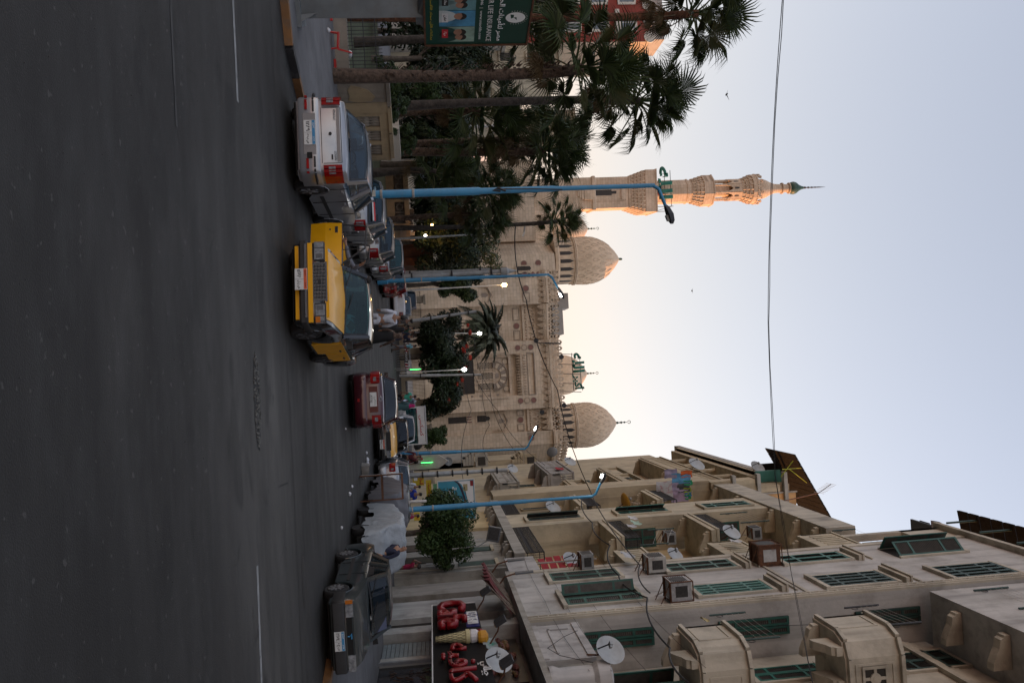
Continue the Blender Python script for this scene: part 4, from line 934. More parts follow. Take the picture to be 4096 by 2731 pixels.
gw = thing('garden_wall', 'weathered yellow stone garden wall with carved arched panels behind the silver sedan', 'wall', (WP[0], WP[1], .14))
def wl(t0, t1, z0, z1, d0, d1, nm, mat): return seg_box(MB(), lerp(WP, WQ, t0), lerp(WP, WQ, t1), z0, z1, d0, d1).build(nm, mat, gw)
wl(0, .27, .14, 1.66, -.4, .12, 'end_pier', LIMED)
_pe = MB(); _a, _b = Vector((*lerp(WP, WQ, .03), 0)), Vector((*lerp(WP, WQ, .27), 0)); _t = (_b-_a).normalized(); _n = Vector((_t.y, -_t.x, 0))
_ol = [(.1, .42), (.35, .30), (.62, .36), (.88, .30), (.97, .6), (.93, 1.05), (.70, 1.16), (.5, 1.05), (.34, .95), (.2, .7)]
_L = (_b-_a).length
_pe.hexa([_a+_t*_L*u+_n*.121+Vector((0, 0, z+.14)) for u, z in _ol], [_a+_t*_L*u+_n*.15+Vector((0, 0, z+.14)) for u, z in _ol]); _pe.build('bare_render_patch', LIME, gw)
wl(.27, .40, .14, 1.69, -.35, .16, 'pier', LIME); wl(.40, 1.0, .14, .62, -.3, .1, 'base_course', LIME); wl(.40, 1.0, 1.38, 1.66, -.3, .1, 'top_rail', LIME)
for i in range(4): wl(.40+i*.1875, .45+i*.1875 if i < 3 else 1.0, .62, 1.38, -.3, .098, 'post', LIME)
for i in range(3):
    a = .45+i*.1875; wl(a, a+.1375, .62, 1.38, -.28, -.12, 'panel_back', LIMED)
    for k in range(4):
        c = Vector((*lerp(WP, WQ, a+.018+k*.034), 0))+_n*(-.02)
        MB().lathe([(.05, .62), (.05, .74), (.09, .9), (.035, 1.05), (.06, 1.2), (.06, 1.38)], 7, (c.x, c.y, 0)).build('baluster', LIMED, gw)
for i in range(3):
    wl(.0+i*.34, .32+i*.34, 1.665, 1.78, -.42, .18, 'coping', LIME if i else LIMED)
# low pale block behind the end of the wall
p, q = AT(1560, 505, 32.5), AT(1560, 632, 33.5)
lb = thing('stone_block', 'pale rough stone block stepping up behind the end of the garden wall', 'stone block', (p.x, p.y, .14))
seg_box(MB(), p, q, .14, 1.45, -.6, .2).build('base', LIME, lb); seg_box(MB(), p, q, 1.46, 1.85, -.6, .26).build('cap', LIMEL, lb)
# far wall with pierced star panels
sp, sq = AT(1600, 604, 57), AT(1600, 966, 58); S0, S1 = (sp.x, sp.y), (sq.x, sq.y)
sw = thing('star_wall', 'ochre garden wall with a row of pierced star panels beside the blue post', 'wall', (S0[0], S0[1], .14))
def sl(t0, t1, z0, z1, d0, d1, nm, mat, par=None): return seg_box(MB(), lerp(S0, S1, t0), lerp(S0, S1, t1), z0, z1, d0, d1).build(nm, mat, par or sw)
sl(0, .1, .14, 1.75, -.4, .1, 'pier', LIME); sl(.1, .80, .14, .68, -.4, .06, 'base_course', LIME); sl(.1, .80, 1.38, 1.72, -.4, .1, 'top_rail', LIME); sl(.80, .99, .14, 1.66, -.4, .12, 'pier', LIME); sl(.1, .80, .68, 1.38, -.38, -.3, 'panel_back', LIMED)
sl(.44, .56, .68, 1.38, -.38, .05, 'post', LIME)
for a in (.82, .90, .955): sl(a, a+.04, 1.66, 2.0, -.3, .1, 'merlon', LIMEL)
sl(.84, .95, .95, 1.4, .12, .16, 'blind_panel', LIMED)
_st = (Vector((*S1, 0))-Vector((*S0, 0))).normalized(); _sn = Vector((_st.y, -_st.x, 0)); _SL = (Vector((*S1, 0))-Vector((*S0, 0))).length
for t in (.155, .27, .385, .615, .735):
    c = Vector((*lerp(S0, S1, t), 1.03)); m = MB()
    def pt(r, a, d): return c+_st*(r*cos(a))+Vector((0, 0, r*sin(a)))+_sn*d
    for k in range(16):
        a0, a1 = k*pi/8, (k+1)*pi/8; r0, r1 = (.31, .22) if k % 2 == 0 else (.22, .31)
        m.hexa([pt(r0, a0, -.25), pt(r1, a1, -.25), pt(r1-.07, a1, -.25), pt(r0-.07, a0, -.25)], [pt(r0, a0, .02), pt(r1, a1, .02), pt(r1-.07, a1, .02), pt(r0-.07, a0, .02)])
    m.build('star_panel', LIMED, sw)
    m = MB()
    for u, v in ((-.36, 0), (.36, 0)): m.hexa([c+_st*(u-.02)+Vector((0, 0, z))+_sn*d for z, d in ((-.35, -.25), (-.35, .03), (.35, .03), (.35, -.25))], [c+_st*(u+.02)+Vector((0, 0, z))+_sn*d for z, d in ((-.35, -.25), (-.35, .03), (.35, .03), (.35, -.25))])
    m.build('panel_edge', LIMED, sw, kind='stuff')
# iron fence on a low wall, left of the stone wall
fp, fq = AT(1400, -60, 25.2), AT(1400, 305, 25.4)
fw = thing('iron_fence', 'black iron grid fence on a crumbling low wall in front of the lawn', 'fence', (fp.x, fp.y, .14))
seg_box(MB(), fp, fq, .14, .55, -.3, .1).build('low_wall', LIMED, fw)
_ft = (fq-fp); _ft.z = 0; _fl = _ft.length; _ft.normalize(); n = 24
for i in range(n+1):
    c = fp+_ft*_fl*i/n; MB().tube([(c.x, c.y, .55), (c.x, c.y, 1.62)], .012, 5).build('bar', IRONR, fw)
for z in (.68, 1.05, 1.42): 
    MB().tube([(fp.x, fp.y, z), (fp.x+_ft.x*_fl, fp.y+_ft.y*_fl, z)], .014, 5).build('rail', IRONR, fw)
# ------------------------------------------------------------------ foliage
def leafm(name, a, b, rough=.55):
    m = M(name, a, rough, spec=.3, noise=(3.5, .0)); nt = m.node_tree
    oi = nt.nodes.new('ShaderNodeNewGeometry'); mx_ = nt.nodes.new('ShaderNodeMix'); mx_.data_type = 'RGBA'
    mx_.inputs[6].default_value = (*a, 1); mx_.inputs[7].default_value = (*b, 1)
    nt.links.new(oi.outputs['Random Per Island'], mx_.inputs[0]); p = nt.nodes['Principled BSDF']; nt.links.new(mx_.outputs[2], p.inputs['Base Color'])
    return m
PALM = leafm('palm_leaf', (.020, .036, .009), (.050, .078, .020)); PALMD = leafm('dead_palm_leaf', (.10, .07, .035), (.17, .13, .075)); PALMO = leafm('olive_palm_leaf', (.06, .075, .025), (.10, .10, .04)); DATE = leafm('feather_leaf', (.055, .07, .05), (.105, .12, .08))
BARK = M('palm_bark', (.052, .044, .038), .95, noise=(6, .5), bump=(14, .9)); BARKR = M('shaggy_bark', (.085, .058, .042), .95, noise=(9, .6), bump=(16, 1.)); BARKB = M('red_brown_bark', (.12, .05, .025), .95, noise=(9, .6), bump=(16, 1.))
def frond_mesh(R, Lp, droop, mat, seed, spread=125, nb=24, cup=.25):
    rnd = random.Random(seed); m = MB(); hub = Vector((0, Lp, 0))
    m.tube([(0, 0, 0), (0, Lp*.5, .04), (0, Lp, 0)], [.035, .025, .018], 4, cap=False)
    da = radians(spread)/nb
    for i in range(nb):
        a = radians(-spread)+2*radians(spread)*(i+.5)/nb; r = R*(.74+.26*cos(a*.6))*rnd.uniform(.88, 1.08)
        def P(rr, an, z): return hub+Vector((rr*sin(an), rr*cos(an), z))
        z5 = cup*R*.4*(abs(sin(a))); wob = rnd.uniform(-.07, .07); dz = droop*r*rnd.uniform(.3, .8)
        tip = P(r*(1.06-.22*droop), a+wob*1.6, z5-dz); mid = P(r*.80, a+wob*.6, z5-dz*.28)
        l_, r_ = P(r*.44, a-da*.90, z5+.02), P(r*.44, a+da*.90, z5+.02); l2, r2 = P(r*.74, a-da*.26+wob*.5, z5-dz*.2), P(r*.74, a+da*.26+wob*.5, z5-dz*.2)
        m.add([hub, l_, l2, tip, r2, r_, P(r*.46, a, z5-.025)], [(0, 1, 6), (0, 6, 5), (1, 2, 6), (6, 2, 4), (6, 4, 5), (2, 3, 4)])
    me = m.mesh('frond'); me.materials.append(mat); return me
FR = [frond_mesh(1.0, 1.1, .3, PALM, 1, nb=30), frond_mesh(1.0, 1.25, .6, PALM, 2, nb=28), frond_mesh(.95, 1.35, 1.0, PALM, 3, nb=26), frond_mesh(1.05, .95, .4, PALMO, 4, nb=30)]
FRD = [frond_mesh(.7, .9, 1.2, PALMD, 5, 80, 16), frond_mesh(.75, 1.0, 1.4, PALMD, 6, 70, 14)]
def feather_mesh(L_, seed):
    rnd = random.Random(seed); m = MB(); pts = [(0, L_*t, L_*(.30*t-.85*t*t)) for t in [i/9 for i in range(10)]]
    m.tube(pts, [.03-.0025*i for i in range(10)], 4, cap=False)
    for i in range(44):
        t = .12+.86*i/44; y = L_*t; z = L_*(.30*t-.85*t*t); ln = .55*sin(pi*min(1, t*.9+.12))*rnd.uniform(.8, 1.1)
        for s in (-1, 1):
            dr = rnd.uniform(.05, .3); m.add([(0, y-.02, z), (s*ln*.6, y+ln*.42, z+.04), (s*ln*.95, y+ln*.70, z-dr), (s*ln*.6, y+ln*.36, z+.0)], [(0, 1, 2), (0, 2, 3)])
    me = m.mesh('frond'); me.materials.append(DATE); return me
FEA = [feather_mesh(2.6, 1), feather_mesh(2.3, 2)]
def palm(label, X, Y, D, bx=None, rt=.17, scale=1., n=34, dead=10, rough=True, feather=False, zb=.14, seed=0, up=1.0, bark=None, group='fan palms in the garden', skirt=0.):
    rnd = random.Random(seed+11); top = AT(X, Y, D); base = Vector((top.x+(bx or 0), top.y+rnd.uniform(-.3, .3), zb))
    t = thing('palm_tree', label, 'palm tree', base, 0, group)
    H_ = top.z-zb; v = top-base
    pts = [v*s+Vector((sin(s*2.6)*.12*(1 if seed % 2 else -1), 0, 0)) for s in [i/10 for i in range(11)]]; pts[-1] = v
    rs = [rt*(1.25-.35*min(1, i/4)) for i in range(11)]
    MB().tube(pts, rs, 10).build('trunk', bark or (BARKR if rough else BARK), t, smooth=60, world=False)
    if rough:
        b = MB()
        for i in range(int(H_*26)):
            s = rnd.uniform(.18, .99); p = v*s; a = rnd.uniform(0, 2*pi); r = rt*.95; o = p+Vector((cos(a), sin(a), 0))*r; l = rnd.uniform(.10, .24)
            e = Vector((cos(a), sin(a), .9+.0*s)).normalized(); tt = Vector((-sin(a), cos(a), 0))*.05
            b.add([o-tt, o+tt, o+tt*.4+e*l, o-tt*.4+e*l], [(0, 1, 2, 3)])
        b.build('leaf_base', bark or BARKR, t, world=False, kind='stuff')
    for i in range(n+dead):
        d = i >= n; me = rnd.choice(FRD) if d else (FEA[i % 2] if feather else FR[i % 4])
        el = rnd.uniform(-1.35, -.9) if d else (rnd.uniform(-.35, 1.35) if feather else (-.75+2.15*((i+.5)/n)**.9))
        az = i*2.39996+rnd.uniform(-.3, .3)
        o = link('frond', me, t, False); s = scale*rnd.uniform(.85, 1.12)*(.8 if d else 1); o.scale = (s, s, s)
        o.rotation_euler = (Matrix.Rotation(az, 3, 'Z') @ Matrix.Rotation(el*up, 3, 'X') @ Matrix.Rotation(rnd.uniform(-.5, .5), 3, 'Y')).to_euler()
        o.location = v-Vector((0, 0, rnd.uniform(0, .35)+(.3+skirt*rnd.random() if d else 0)))
    return t
palm('fan palm with broad bright fronds, nearest the green billboard', 2330, 275, 24.5, .1, .19, 1.12, 30, 4, seed=1)
palm('tall fan palm with shaggy crown leaning over the pavement left of the minaret', 2560, 405, 30, .1, .17, 1.15, 35, 15, rough=False, seed=2, skirt=.8)
palm('tallest fan palm with red brown trunk, in the corner above the red building', 2790, 55, 26, .05, .15, 1.0, 27, 10, rough=False, bark=BARKB, seed=3, skirt=.7)
palm('fan palm crown cut by the edge of the photo, beside the red building', 2190, 0, 29, 0, .16, .85, 24, 8, rough=False, seed=4)
palm('thick fan palm with hanging dead fronds between the lawn and the minaret', 2180, 600, 37, -.2, .2, 1.2, 38, 16, seed=5, skirt=1.2)
palm('fan palm with shaggy trunk behind the carved garden wall', 2200, 560, 40, .1, .17, 1.1, 32, 14, seed=6, skirt=1.0)
palm('medium fan palm hidden behind the tall blue post', 1960, 770, 45, 0, .17, 1.15, 32, 8, seed=7)
palm('medium fan palm just right of the tall blue post', 1930, 860, 47, .1, .16, 1.1, 30, 8, seed=8)
palm('slim fan palm with small round crown below the front dome', 2228, 885, 52, .0, .15, .95, 26, 2, rough=False, seed=9)
palm('young low fan palm behind the star wall', 1745, 690, 42, 0, .2, 1.15, 24, 2, seed=10, rough=False)
palm('short fan palm rising behind the end of the garden wall', 1920, 450, 36, 0, .17, 1.25, 34, 8, seed=12)
palm('leaning grey fan palm behind the iron fence', 2120, 110, 33, .5, .18, 1.0, 28, 8, rough=False, seed=13)
palm('feathery date palm in front of the mosque wall', 1935, 1325, 78, 0, .28, 1.15, 70, 0, feather=True, zb=0, seed=14, group='date palms by the mosque')
palm('small date palm lit by the white lamp', 1858, 1352, 76, 0, .12, .5, 18, 0, feather=True, zb=0, seed=15, group='date palms by the mosque')
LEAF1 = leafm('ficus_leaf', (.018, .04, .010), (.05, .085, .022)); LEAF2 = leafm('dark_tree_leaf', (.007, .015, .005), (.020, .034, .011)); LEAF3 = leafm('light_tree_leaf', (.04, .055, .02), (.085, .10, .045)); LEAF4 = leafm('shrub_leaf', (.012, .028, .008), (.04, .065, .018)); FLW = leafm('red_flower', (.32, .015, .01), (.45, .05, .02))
TRUNK = M('tree_bark', (.10, .085, .07), .95, noise=(5, .4), bump=(10, .7))
def leaf_cloud(lobes, n, size, seed, hollow=.55, flat=1.):
    rnd = random.Random(seed); m = MB(); tot = sum(l[3]**2 for l in lobes)
    for (cx_, cy_, cz, r, *sq) in lobes:
        sz = sq[0] if sq else 1.
        for _ in range(int(n*r*r/tot)):
            d = Vector((rnd.gauss(0, 1), rnd.gauss(0, 1), rnd.gauss(0, 1))).normalized(); k = r*(hollow+(1-hollow)*rnd.random()**.6)*rnd.choice((1, 1, .93, 1.06))
            p = Vector((cx_+d.x*k, cy_+d.y*k, cz+d.z*k*sz)); s = size*rnd.uniform(.6, 1.4)
            nrm = (d+Vector((rnd.uniform(-.9, .9), rnd.uniform(-.9, .9), rnd.uniform(-.4, 1.2)))).normalized(); u = nrm.orthogonal().normalized(); w = nrm.cross(u)
            a = rnd.uniform(0, 6.28); u, w = u*cos(a)+w*sin(a), w*cos(a)-u*sin(a)
            m.add([p-u*s, p+w*s*.45, p+u*s, p-w*s*.45], [(0, 1, 2, 3)])
    return m
def tree(label, base, lobes, n, size, leaf_, seed, name='leafy_tree', cat='tree', rt=.2, trunk=True, th=None, flowers=None, group=None):
    base = Vector(base); t = thing(name, label, cat, base, 0, group)
    leaf_cloud(lobes, n, size, seed).build('crown', leaf_, t, world=False)
    if trunk:
        top = Vector(lobes[0][:3]); pts = [Vector((0, 0, 0)), top*.35+Vector((.06, 0, 0)), top*.7, top]
        b = MB(); b.tube(pts, [rt*1.2, rt, rt*.8, rt*.4], 8)
        for l in lobes[1:6]: b.tube([top*.55, (top*.55+Vector(l[:3]))/2+Vector((0, 0, .1)), Vector(l[:3])], [rt*.5, rt*.35, rt*.15], 6)
        b.build('trunk', TRUNK, t, smooth=60, world=False)
    if flowers: leaf_cloud(*flowers).build('flowers', FLW, t, world=False, kind='stuff')
    return t
rnd = random.Random(5)
fb = G(1590, 2130); fb = Vector((8.4, 43.5, .13)); fc = AT(1792, 2112, 43.5)
lob = [(fc.x-fb.x, 0, fc.z-fb.z, 1.15)]+[(fc.x-fb.x+rnd.uniform(-1.45, 1.6), rnd.uniform(-1.3, 1.3), fc.z-fb.z+rnd.uniform(-1.0, .9), rnd.uniform(.55, .85)) for _ in range(20)]
lob += [(fc.x-fb.x+1.6, -.2, fc.z-fb.z-.35, .55), (fc.x-fb.x+1.9, 0, fc.z-fb.z-.1, .35), (fc.x-fb.x-1.6, 0, fc.z-fb.z+.2, .5)]
tree('round dark green ficus tree on the right pavement beside the blue post', fb, lob, 17000, .085, LEAF1, 3, rt=.16)
pb = Vector((-1.6, 70, 0)); lob = []
for i in range(40):
    u = (i+.5)/40; c = AT(1700+rnd.random()*175*(1-abs(u-.42)*.75), 1255+390*u, 70+rnd.uniform(-2, 2)); lob.append((c.x-pb.x, c.y-pb.y, c.z, rnd.uniform(.75, 1.2), .75))
lob[0] = (0, 0, 4.0, 1.2, .7)
fl = []
for X, Y in ((1868, 1385), (1855, 1400), (1880, 1430), (1842, 1455), (1862, 1468), (1835, 1480), (1872, 1300), (1848, 1498), (1828, 1535), (1800, 1560), (1850, 1520), (1838, 1445), (1795, 1600), (1880, 1330)):
    c = AT(X, Y, 69); fl.append((c.x-pb.x, c.y-pb.y, c.z, rnd.uniform(.15, .3), .7))
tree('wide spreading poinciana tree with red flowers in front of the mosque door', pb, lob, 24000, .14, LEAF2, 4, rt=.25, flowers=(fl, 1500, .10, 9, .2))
# more flower-topped crown behind
def blob_tree(label, X, Y, D, rx, rz, n, size, lf, seed, nl=12, zb=0., trunk=True, group=None, name='leafy_tree', cat='tree'):
    rn = random.Random(seed); c = AT(X, Y, D); base = Vector((c.x, c.y, zb)); h = c.z-zb
    lb_ = [(0, 0, h, min(rx, rz)*.7)]+[(rn.uniform(-1, 1)*rx*.75, rn.uniform(-1, 1)*rx*.5, h+rn.uniform(-1, 1)*rz*.75, rn.uniform(.3, .5)*min(rx, rz)) for _ in range(nl)]
    return tree(label, base, lb_, n, size, lf, seed, rt=.18, trunk=trunk, group=group, name=name, cat=cat)
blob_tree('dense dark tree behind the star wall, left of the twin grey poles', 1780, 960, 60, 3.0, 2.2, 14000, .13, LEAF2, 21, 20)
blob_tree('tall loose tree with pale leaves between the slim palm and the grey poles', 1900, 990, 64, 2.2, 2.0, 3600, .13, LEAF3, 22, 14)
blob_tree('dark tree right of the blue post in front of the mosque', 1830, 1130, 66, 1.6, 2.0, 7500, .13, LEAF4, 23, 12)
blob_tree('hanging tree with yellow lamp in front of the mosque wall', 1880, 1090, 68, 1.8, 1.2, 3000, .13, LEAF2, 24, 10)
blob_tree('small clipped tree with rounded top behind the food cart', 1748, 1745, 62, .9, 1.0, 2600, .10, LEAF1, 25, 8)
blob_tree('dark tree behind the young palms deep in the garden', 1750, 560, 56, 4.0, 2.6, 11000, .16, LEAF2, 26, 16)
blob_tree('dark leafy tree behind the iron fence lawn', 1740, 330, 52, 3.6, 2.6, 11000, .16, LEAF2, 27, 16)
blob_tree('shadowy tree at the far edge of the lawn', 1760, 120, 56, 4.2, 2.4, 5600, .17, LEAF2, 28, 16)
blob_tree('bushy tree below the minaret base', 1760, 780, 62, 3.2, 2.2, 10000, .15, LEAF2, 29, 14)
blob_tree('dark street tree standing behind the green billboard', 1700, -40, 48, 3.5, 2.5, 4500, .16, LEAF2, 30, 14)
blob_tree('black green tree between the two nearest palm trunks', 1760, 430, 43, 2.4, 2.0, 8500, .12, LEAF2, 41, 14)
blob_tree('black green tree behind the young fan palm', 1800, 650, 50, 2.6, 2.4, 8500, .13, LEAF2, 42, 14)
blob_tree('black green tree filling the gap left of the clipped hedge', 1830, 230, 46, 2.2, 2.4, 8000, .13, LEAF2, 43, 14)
def shrub(label, X, Y, D, rx, rz, n, seed, lf=None, size=.06):
    c = AT(X, Y, D); t = thing('shrub', label, 'shrub', (c.x, c.y, max(0, c.z-rz)), 0, 'shrubs along the garden wall'); rn = random.Random(seed)
    lb_ = [(rn.uniform(-1, 1)*rx, rn.uniform(-.4, .4)*rx, rz+rn.uniform(-.8, .7)*rz, rz*rn.uniform(.3, .55)) for _ in range(9)]
    leaf_cloud(lb_, n, size, seed).build('foliage', lf or LEAF4, t, world=False); 
    MB().tube([(0, 0, 0), (.03, 0, rz*.7), (0, .02, rz*1.3)], [.04, .03, .01], 5).build('stem', TRUNK, t, world=False)
shrub('leafy shrub spilling over the peeling end of the garden wall', 1590, 395, 27, .55, .5, 2600, 31); shrub('trailing shrub hanging over the carved panels of the wall', 1600, 470, 28.5, .6, .42, 2600, 32); shrub('small dark shrub above the pale stone block', 1625, 560, 34, .6, .45, 1800, 33)
shrub('clipped green hedge bush behind the shaggy palm trunk', 1690, 350, 33, .6, .8, 2600, 34, LEAF1, .05); shrub('low bush inside the iron fence', 1560, 290, 27.5, .5, .5, 1600, 35)
# ------------------------------------------------------------------ far buildings on the left
REDP = M('red_plaster', (.26, .055, .04), .9, noise=(.6, .15)); WTR = M('white_trim', (.6, .57, .5), .8, noise=(1, .1))
rb = thing('apartment_building', 'red apartment building with white trimmed windows behind the tallest palms', 'building', (-45, 95, 0))
c0, c1 = AT(2400, 168, 90), AT(2640, 168, 90); RXR = c0.x; RZ = c1.z-1.2
MB().box(RXR-30, RXR, 90, 101, 0, RZ).build('wall', REDP, rb)
MB().box(RXR, RXR+.06, 90.02, 101, 0, RZ-.02).build('side_wall', M('tan_render', (.42, .33, .24), .9, noise=(.5, .2)), rb)
for i in range(16):
    x = RXR-29+i*1.9; MB().lathe([(.7, 89.9), (.7, 90.1)], 12, (x, 0, RZ+.0), 'y').build('scallop', WTR, rb)
for fz in range(8):
    for i in range(9):
        x = RXR-2.2-i*3.2; z = RZ-3.4-fz*3.3
        if z < 1: continue
        w = MB().box(x-.8, x+.8, 89.9, 90.05, z, z+1.7).build('window', M('sky_glass', (.10, .13, .17), .08, noise=(.5, .4)), rb)
        b = MB(); b.box(x-1.05, x-.8, 89.8, 90.02, z-.2, z+1.9); b.box(x+.8, x+1.05, 89.8, 90.02, z-.2, z+1.9); b.box(x-.8, x+.8, 89.8, 90.02, z+1.7, z+1.95); b.box(x-.8, x+.8, 89.8, 90.02, z-.22, z); b.box(x-.03, x+.03, 89.86, 89.9, z, z+1.7); b.build('window_frame', WTR, w)
        if i % 2 == 0 and fz < 6: MB().box(x-1.3, x+1.3, 89.2, 89.95, z-.7, z-.25).build('balcony', WTR, rb)
MB().box(RXR-6, RXR-1, 92, 97, RZ, RZ+2.4).build('roof_room', M('grey_render'), rb)
for z, y in ((RZ-5, 96), (RZ-8, 98.5), (RZ-12, 94)): MB().box(RXR+.06, RXR+.12, y, y+1.0, z, z+1.2).build('window', DARKW, rb)
for lab, X0_, X1_, Xt, D, mt in (('tan apartment block with brown windows in the gap between the palms', 440, 520, 2290, 112, PC), ('pale house with balconies behind the shaggy palm trunk', 175, 275, 2230, 86, PB), ('low buff house behind the garden trees', 250, 470, 1960, 92, PB), ('grey house behind the lawn trees at the edge', -200, 175, 1990, 84, PD)):
    a, b_ = AT(Xt, X0_, D), AT(Xt, X1_, D); hb = thing('house', lab, 'house', ((a.x+b_.x)/2, D, 0))
    MB().box(a.x, b_.x, D, D+10, 0, a.z).build('wall', mt, hb); MB().box(a.x-.2, b_.x+.2, D-.25, D+10.1, a.z, a.z+.35).build('cornice', mt, hb)
    nx = max(1, int((b_.x-a.x)/2.4))
    for z in range(3, int(a.z)-2, 3):
        for i in range(nx):
            x = a.x+(b_.x-a.x)*(i+.5)/nx; w = MB().box(x-.45, x+.45, D-.04, D+.02, z, z+1.5).build('window', DARKW, hb); MB().box(x-.6, x+.6, D-.2, D-.05, z-.2, z-.05).build('sill', mt, w)
# domed shrine beside it
c = AT(2035, 430, 105); sh = thing('shrine', 'small grey domed shrine behind the palms', 'shrine', (c.x, 105, 0)); MB().box(c.x-3, c.x+3, 103, 109, 0, c.z-2).build('wall', PD, sh); MB().lathe([(2.6, c.z-2), (2.6, c.z-1), (2.2, c.z), (1.3, c.z+1), (.1, c.z+1.8)], 20, (c.x, 106, 0)).build('dome', PD, sh, smooth=50)
# ================================================================== billboards, lamp posts, poles, barriers
BLUE = M('post_blue', (.035, .22, .40), .45, noise=(2, .12), dirt=(7, .35, (.10, .16, .2))); GALV = M('galvanised', (.30, .31, .31), .55, .3, noise=(3, .2)); WHITEP = M('white_paint', (.62, .62, .60), .6, noise=(3, .1), dirt=(6, .5, (.3, .29, .27)))
WLET = M('white_lettering', (.75, .75, .73), .6); YLET = M('yellow_lettering', (.55, .42, .03), .6); GRBD = M('billboard_green', (.004, .045, .03), .35, noise=(1, .08)); STEELB = M('billboard_steel', (.14, .16, .17), .6, .2, noise=(1.2, .25), dirt=(3, .5, (.10, .09, .075)))
L0, L1 = AT(1930, -45, 16.6), AT(1920, 174, 18.3)
bd = thing('billboard', 'green insurance billboard with photos on a thick grey steel post', 'billboard', (L0.x, L0.y, .14))
ang = atan2(L1.y-L0.y, L1.x-L0.x); BW = (Vector((L1.x, L1.y))-Vector((L0.x, L0.y))).length; bz0, bz1 = 2.90, 5.22
cx_, cy_ = (L0.x+L1.x)/2-L0.x, (L0.y+L1.y)/2-L0.y; cz_ = (bz0+bz1)/2-.14
def BP(u, d, z):                                      # board coordinates -> local
    return (cx_+cos(ang)*u+sin(ang)*d, cy_+sin(ang)*u-cos(ang)*d, cz_+z)
def bpanel(u0, u1, z0, z1, d0, d1, nm, mat, par=None):
    m = MB(); m.hexa([BP(u0, d1, z0), BP(u1, d1, z0), BP(u1, d0, z0), BP(u0, d0, z0)], [BP(u0, d1, z1), BP(u1, d1, z1), BP(u1, d0, z1), BP(u0, d0, z1)]); return m.build(nm, mat, par or bd, world=False)
H2 = (bz1-bz0)/2; W2_ = BW/2
panel = bpanel(-W2_, W2_, -H2, H2, -.12, .02, 'panel', GRBD)
for a in ((-W2_-.03, W2_+.03, H2, H2+.04), (-W2_-.03, W2_+.03, -H2-.04, -H2), (W2_, W2_+.04, -H2, H2), (-W2_-.04, -W2_, -H2, H2)): bpanel(*a, -.13, .05, 'frame', RUST)
def bl(txt, size, mat, u, z, width=None, bold=0.): return lettering(txt, size, mat, bd, BP(u, .024, z), ang, width=width, extrude=.002, bold=bold)
bl(arabic('مصر لتأمينات الحياة'), .20, WLET, .0, .52, width=BW*.88, bold=.02); bl('MISR LIFE INSURANCE', .115, WLET, .0, .27, width=BW*.88); bl('19446  |  www.misrlife.com', .085, WLET, .0, .06, width=BW*.80)
bl(arabic('يمكنك الآن سداد الأقساط'), .08, YLET, .0, -1.03, width=BW*.8)
ph = [('photo_teal', (.10, .22, .24)), ('photo_blue', (.06, .22, .36)), ('photo_pale', (.22, .32, .26))]
SKIN = M('print_skin', (.32, .17, .11), .6, noise=(4, .2)); HAIRP = M('print_dark', (.02, .015, .012), .6); COATP = M('print_coat', (.45, .50, .50), .6, noise=(4, .15))
for i, (nm, c_) in enumerate(ph):
    u0 = -W2_*.86+i*BW*.295; u1 = u0+BW*.285
    pp = bpanel(u0, u1, -.86, -.06, .02, .024, 'photo', M(nm, c_, .5, noise=(2.5, .5)))
    for k, (du, dz, r) in enumerate(((.35, -.30, .13), (.68, -.24, .12))[:2 if i != 1 else 1]):
        uc = u0+(u1-u0)*du
        b = MB(); b.poly([BP(uc+r*1.5*cos(t), .0255, -.86+(.62+dz*.6)*max(0, sin(t))*.9) for t in [pi*j/14 for j in range(15)]]); b.build('printed_figure', COATP if i == 1 else M('print_shirt%d' % i, [(.2, .3, .3), (.1, .3, .3), (.012, .05, .04)][i], .6, noise=(3, .2)), pp, world=False)
        b = MB(); b.poly([BP(uc+r*.8*cos(t), .0265, -.30+dz*.35+r*sin(t)) for t in [2*pi*j/16 for j in range(16)]]); b.build('printed_face', SKIN, pp, world=False)
        b = MB(); b.poly([BP(uc+r*.86*cos(t), .0275, -.28+dz*.35+r*1.05*sin(t)) for t in [pi*j/12-.1 for j in range(13)]]+[BP(uc, .0275, -.28+dz*.35+r*.35)]); b.build('printed_hair', HAIRP, pp, world=False)
    tg = bpanel(u0+.08, u1-.14, -.80, -.66, .026, .028, 'tag', M(('tag_black', 'tag_white', 'tag_red')[i], ((.02, .02, .02), (.6, .6, .6), (.5, .02, .03))[i], .6))
    bl(arabic(('معاش', 'مهن', 'حياة')[i]), .08, WLET if i != 1 else HAIRP, (u0+.08+u1-.14)/2, -.73).location = BP((u0+.08+u1-.14)/2, .03, -.73)
# emblem: white arch with rays and a green sailing shape
b = MB(); b.poly([BP(.17*cos(t), .0225, .84+.22*sin(t)) for t in [2*pi*j/26 for j in range(26)]]); b.build('emblem', WLET, bd, world=False)
b = MB(); b.add([BP(-.10, .024, .72), BP(.03, .024, .74), BP(.0, .024, .80), BP(.08, .024, .88), BP(-.02, .024, .86), BP(-.09, .024, .80)], [(0, 1, 2), (2, 3, 4), (0, 2, 5)]); b.build('emblem_mark', GRBD, bd, world=False)
for j in range(18):
    t = radians(-20+j*220/17); b = MB(); b.hexa([BP(.20*cos(t-.03), .022, .84+.25*sin(t-.03)), BP(.23*cos(t), .022, .84+.28*sin(t)), BP(.20*cos(t+.03), .022, .84+.25*sin(t+.03))], [BP(.20*cos(t-.03), .024, .84+.25*sin(t-.03)), BP(.23*cos(t), .024, .84+.28*sin(t)), BP(.20*cos(t+.03), .024, .84+.25*sin(t+.03))]); b.build('emblem_ray', WLET, bd, world=False)
